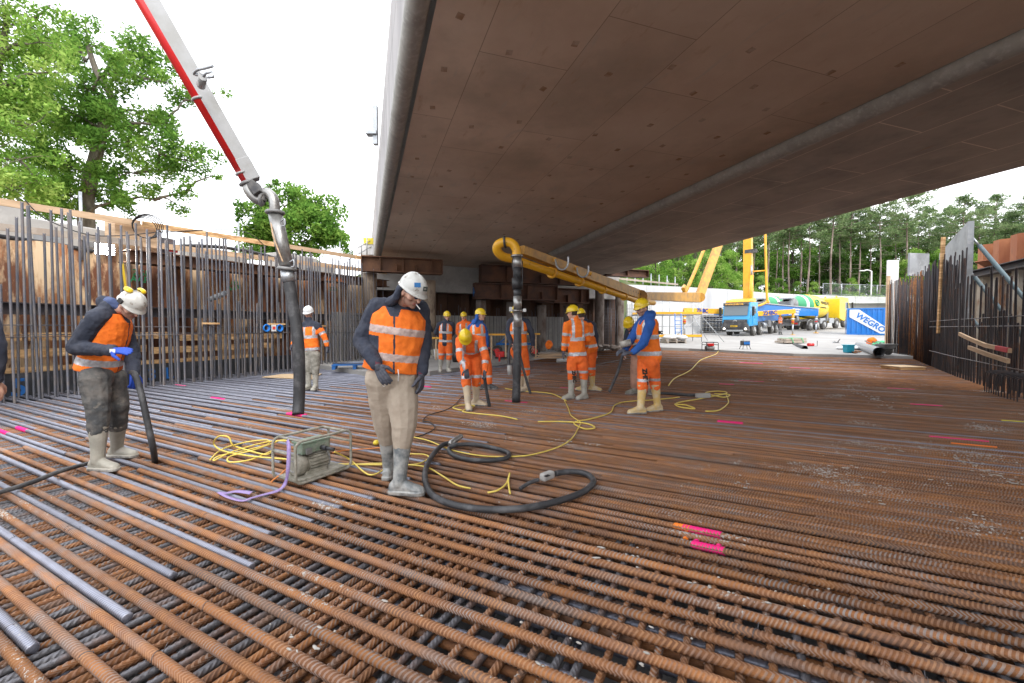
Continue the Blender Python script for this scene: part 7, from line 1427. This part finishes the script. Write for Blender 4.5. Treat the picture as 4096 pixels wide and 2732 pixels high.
cable('orange_cable', [mc+Vector((0, 0, -.02))-ux*.1, gp_(520, 400, .06), gp_(470, 440, .04), gp_(430, 470), gp_(420, 480)], ocab, 'short orange cable under the left end of the converter', .007); cable('orange_cable', [gp_(780, 310, .1), gp_(860, 295, .03), gp_(960, 288), gp_(1060, 280)], ocab, 'orange cable leaving the right side of the converter', .007)
cable('black_cable', [gp_(1250, 218), gp_(1310, 205), gp_(1380, 165), gp_(1350, 130), gp_(1310, 125), gp_(1340, 90), gp_(1440, 60), gp_(1500, 25), gp_(1560, -30), gp_(1700, -80)], M['black'], 'thin black cable winding over the mat behind the man in beige trousers', .008)
for pts, lab in (([G(560, 372, .02), G(600, 364, .02), G(640, 356, .02)], 'thin black cable lying on the mat behind the worker seen from behind'), ([G(700, 350.5, .13), G(745, 349, .13), G(800, 346, .14), G(846, 341, .2)], 'thin black cable on the slab linking generator and power box')):
    cable('black_cable', pts, M['black'], lab, .012)
cable('yellow_cable', [G(757, 345, .2), G(790, 345, .2), G(830, 343, .25), G(872, 340, .3)], ycab, 'yellow cable lying along the slab toward the container', .02)
tag(MB().ell(gp_(1035, 250, .03), (.035, .05, .03)).build('yellow_connector', mat('connector_yellow', (.8, .6, .05), .4)), 'pale yellow connector lying behind the boots of the man in beige trousers', 'connector')
# purple sling
pur = mat('purple_strap', (.26, .18, .42), .85, 0, (.34, .27, .46), 60, .4, .6)
def strap(pts, wd, name, lab, nrm):
    P = smoothpath(pts, 7); mb = MB(); vs = []
    for i, p in enumerate(P):
        t = (P[min(i+1, len(P)-1)]-P[max(i-1, 0)]).normalized(); nn = Vector(nrm).lerp(Vector((0, 0, 1)), min(1, i/len(P)*1.6)); s = t.cross(nn).normalized()*wd/2; vs += [p-s, p+s]
    n = len(P); mb.add(vs, [(2*i, 2*i+1, 2*i+3, 2*i+2) for i in range(n-1)], 0, True); o = mb.build(name, pur); m_ = o.modifiers.new('s', 'SOLIDIFY'); m_.thickness = .004; return tag(o, lab, 'strap')
strap([q0-ux*.29-uy*.05+Vector((0, 0, .40)), q0-ux*.32-uy*.12+Vector((0, 0, .35)), q0-ux*.35-uy*.15+Vector((0, 0, .18)), gp_(500, 490, .04), gp_(460, 530, .02), gp_(380, 553, .015), gp_(300, 575, .02), gp_(250, 590, .015), gp_(170, 570, .015), gp_(120, 545, .02)], .032, 'webbing_strap', 'purple webbing strap tied to the converter frame and trailing over the mat', (.1, -1, 0))
strap([gp_(300, 545, .03), gp_(220, 535, .02), gp_(150, 545, .02), gp_(110, 540, .02)], .035, 'webbing_strap', 'loose purple end of the strap lying doubled on the mat', (0, -.5, 1))
# big vibrator hose
bigp = [gp_(1500, 250, .05), gp_(1430, 262, .05), gp_(1370, 320, .04), gp_(1328, 400, .04), gp_(1325, 480, .035), gp_(1370, 560, .03), gp_(1490, 615, .03), gp_(1680, 642, .03), gp_(1900, 636, .03), gp_(2100, 595, .03), gp_(2250, 540, .03), gp_(2312, 480, .035), gp_(2270, 435, .04), gp_(2180, 420, .05), gp_(2090, 432, .055)]
vb_ = empty('poker_vibrator', gp_(1680, 640, 0), 'thick black poker vibrator hose looped on the mat with a cement crusted switch', 'vibrator')
hose('hose', bigp, .026, M['rubber'], None, parent=vb_, n=12); MB().box(gp_(2040, 445, .06), (.15, .07, .07), frame(gp_(2090, 432)-gp_(1990, 470))).build('switch_box', M['concrete'], vb_, .02)
MB().box(gp_(2040, 445, .098), (.05, .03, .006), frame(gp_(2090, 432)-gp_(1990, 470))).build('switch', M['black'], vb_)
hose('tail_hose', [gp_(1990, 468, .05), gp_(1930, 490, .035), gp_(1880, 522, .01)], .017, M['rubber'], None, parent=vb_)
hose('inner_loop', [gp_(1500, 262, .05), gp_(1620, 262, .04), gp_(1740, 285, .03), gp_(1812, 310, .03), gp_(1800, 340, .03), gp_(1700, 355, .03), gp_(1580, 350, .03), gp_(1490, 325, .03), gp_(1462, 290, .035), gp_(1500, 262, .07)], .024, M['rubber'], None, parent=vb_, n=12)
MB().tube([gp_(1465, 262, .06), gp_(1475, 252, .07), gp_(1530, 215, .10), gp_(1538, 210, .105)], [.02, .032, .032, .024], 16).build('poker_head', M['metal'], vb_)
hose('vibrator_hose', [G(655, 393, .03), G(670, 393.5, .03), G(690, 395, .04), G(700, 394.5, .05)], .028, M['rubber'], 'black vibrator hose lying on the mat right of the tall worker')
tag(MB().box(G(703, 395.5, .06), (.28, .1, .09), frame((1, .1, 0))).build('switch_box', M['concrete'], bevel=.02), 'cement crusted switch at the end of the hose right of the tall worker', 'switch')
# thin tie wires twisted round the crossings
mb = MB(); rr3 = random.Random(4)
for _ in range(260):
    vv = rr3.uniform(.4, 5.5); uu = rr3.uniform(-4.5, 4.5); b_ = min(barobjs, key=lambda b: abs(b[0]-vv))
    if not (b_[1] < uu < b_[2]): continue
    c = NV*b_[0]+E1*uu; c.z = zt; d_ = (NV+E1*rr3.uniform(-.9, .9)).normalized(); u2 = d_; v2 = Vector((0, 0, 1))
    pts = [c+(u2*math.cos(a)+v2*math.sin(a))*.0245 for a in [R(-30+q*26) for q in range(10)]]; mb.tube(pts, .0016, 4)
    t0 = c+u2*.026-v2*.012; mb.tube([t0, t0+Vector((rr3.uniform(-.02, .02), rr3.uniform(-.02, .02), .03+rr3.random()*.02))], .0015, 4)
tag(mb.build('tie_wires', M['darksteel']), 'thin twisted tie wires at the crossings of the foreground bars', 'tie wire', kind='stuff')
# dried concrete splashes lying on the bars
mb = MB(); rr4 = random.Random(6)
def zz_(x, y): return G((3296+x/2.614)/4, (1432+y/2.614)/4, 0)
L1 = [zz_(*p) for p in ((10, 210), (130, 265), (200, 300), (340, 345), (450, 398), (550, 440), (690, 500), (760, 545))]; L2 = [zz_(*p) for p in ((1400, 1040), (1500, 1075), (1640, 1150), (1850, 1250), (2050, 1340))]; L3 = [zz_(*p) for p in ((100, 1000), (500, 960), (640, 975), (150, 1270), (1150, 1290), (300, 1340))]+[G(x, y, 0) for x, y in ((700, 590), (660, 640), (740, 480), (980, 520), (510, 440), (420, 600), (620, 560), (880, 500), (300, 640), (560, 655), (850, 470), (790, 600))]
for pts, n_, sp in ((L1, 110, .10), (L2, 70, .06), (L3, 130, .10)):
    for _ in range(n_):
        i = rr4.randrange(len(pts)); c = pts[i].lerp(pts[(i+1) % len(pts)], rr4.random() if pts is not L3 else 0)+Vector((rr4.gauss(0, sp), rr4.gauss(0, sp), 0)); vb2 = min(barobjs, key=lambda b: abs(b[0]-c.dot(NV)))[0] if c.dot(NV) < 15 else c.dot(NV)
        c = NV*vb2+E1*c.dot(E1); s_ = rr4.uniform(.0015, .0065)*(1+.22*c.y*(rr4.random() < .5)); mb.ell((c.x, c.y+rr4.gauss(0, .006), .0025), (s_*rr4.uniform(1, 3.4), s_, .0045), Matrix.Rotation(math.atan2(E1.y, E1.x)+rr4.uniform(-.5, .5), 3, 'Z'), 7, 4)
tag(mb.build('concrete_splashes', mat('dried_splash', (.42, .40, .37), .9, 0, (.33, .31, .28), 40, .4, .6)), 'dried pale concrete splashes spattered over the bars of the mat', 'concrete splash', kind='stuff')
# spray paint marks on the bars
pink = mat('pink_spray', (.85, .01, .20), .6, rnd=0); orsp = mat('orange_spray_paint', (.9, .22, .02), .6); yesp = mat('yellow_spray_paint', (.85, .8, .03), .6)
fars = bpy.data.objects['far_mat_bars']
def mark(px, py, L_, m, n_=1, dv=0):
    p = G(px, py, 0); v = p.dot(NV)+dv; u_ = p.dot(E1)
    c_ = sorted([b for b in barobjs if b[1] < u_ < b[2]], key=lambda b: abs(b[0]-v))[:n_] if v < 16 else []
    for vb, s0, s1, o in (c_ or [(v, 0, 0, None)]):
        c = NV*vb*(1/NV.length**2)+E1*u_; z = o.location.z if o else zt; vs, fs = ribbed(L_, .0252 if o else .03, .021, 10, .0028); Mx = Matrix.Translation(Vector((c.x, c.y, z))) @ Matrix.Rotation(math.atan2(E1.y, E1.x), 4, 'Z'); mb = MB(); mb.add([Mx @ Vector(q) for q in vs], fs, 0, True); mb.build('paint_mark', m, o or fars)
for px, py, L_, n_ in ((731, 422, .35, 2), (927, 405, .45, 1), (960, 439, .55, 1), (218, 398, .5, 1), (13, 429, .4, 2), (300, 413, .4, 2), (425, 386, .4, 1), (727, 384, .35, 1), (750, 373.6, .6, 1), (751, 363, .8, 1), (884, 382, .5, 1), (181, 385, .5, 1), (518, 401, .5, 1), (702, 531, .26, 1), (709, 547, .2, 1), (640, 392, .5, 1), (570, 388, .5, 1), (800, 368, .6, 1)): mark(px, py, L_, pink, n_)
mark(683, 527, .12, orsp); mark(973, 444, .4, orsp, 1, -.05); mark(1020, 421, .4, yesp); mark(434, 384, .3, orsp)
for px, py, m_ in ((686, 537, orsp), (697, 539, pink), (719, 545, pink)): p = G(px, py, -.04); mb = MB().tube([p-E2*.05, p+E2*.06], .0185, 10); tag(mb.build('painted_bar_end', m_), 'short piece of cross bar sprayed %s in the foreground of the mat' % ['orange', 'pink'][m_ is pink], 'paint mark', 'sprayed cross bar pieces' if m_ is pink else None)
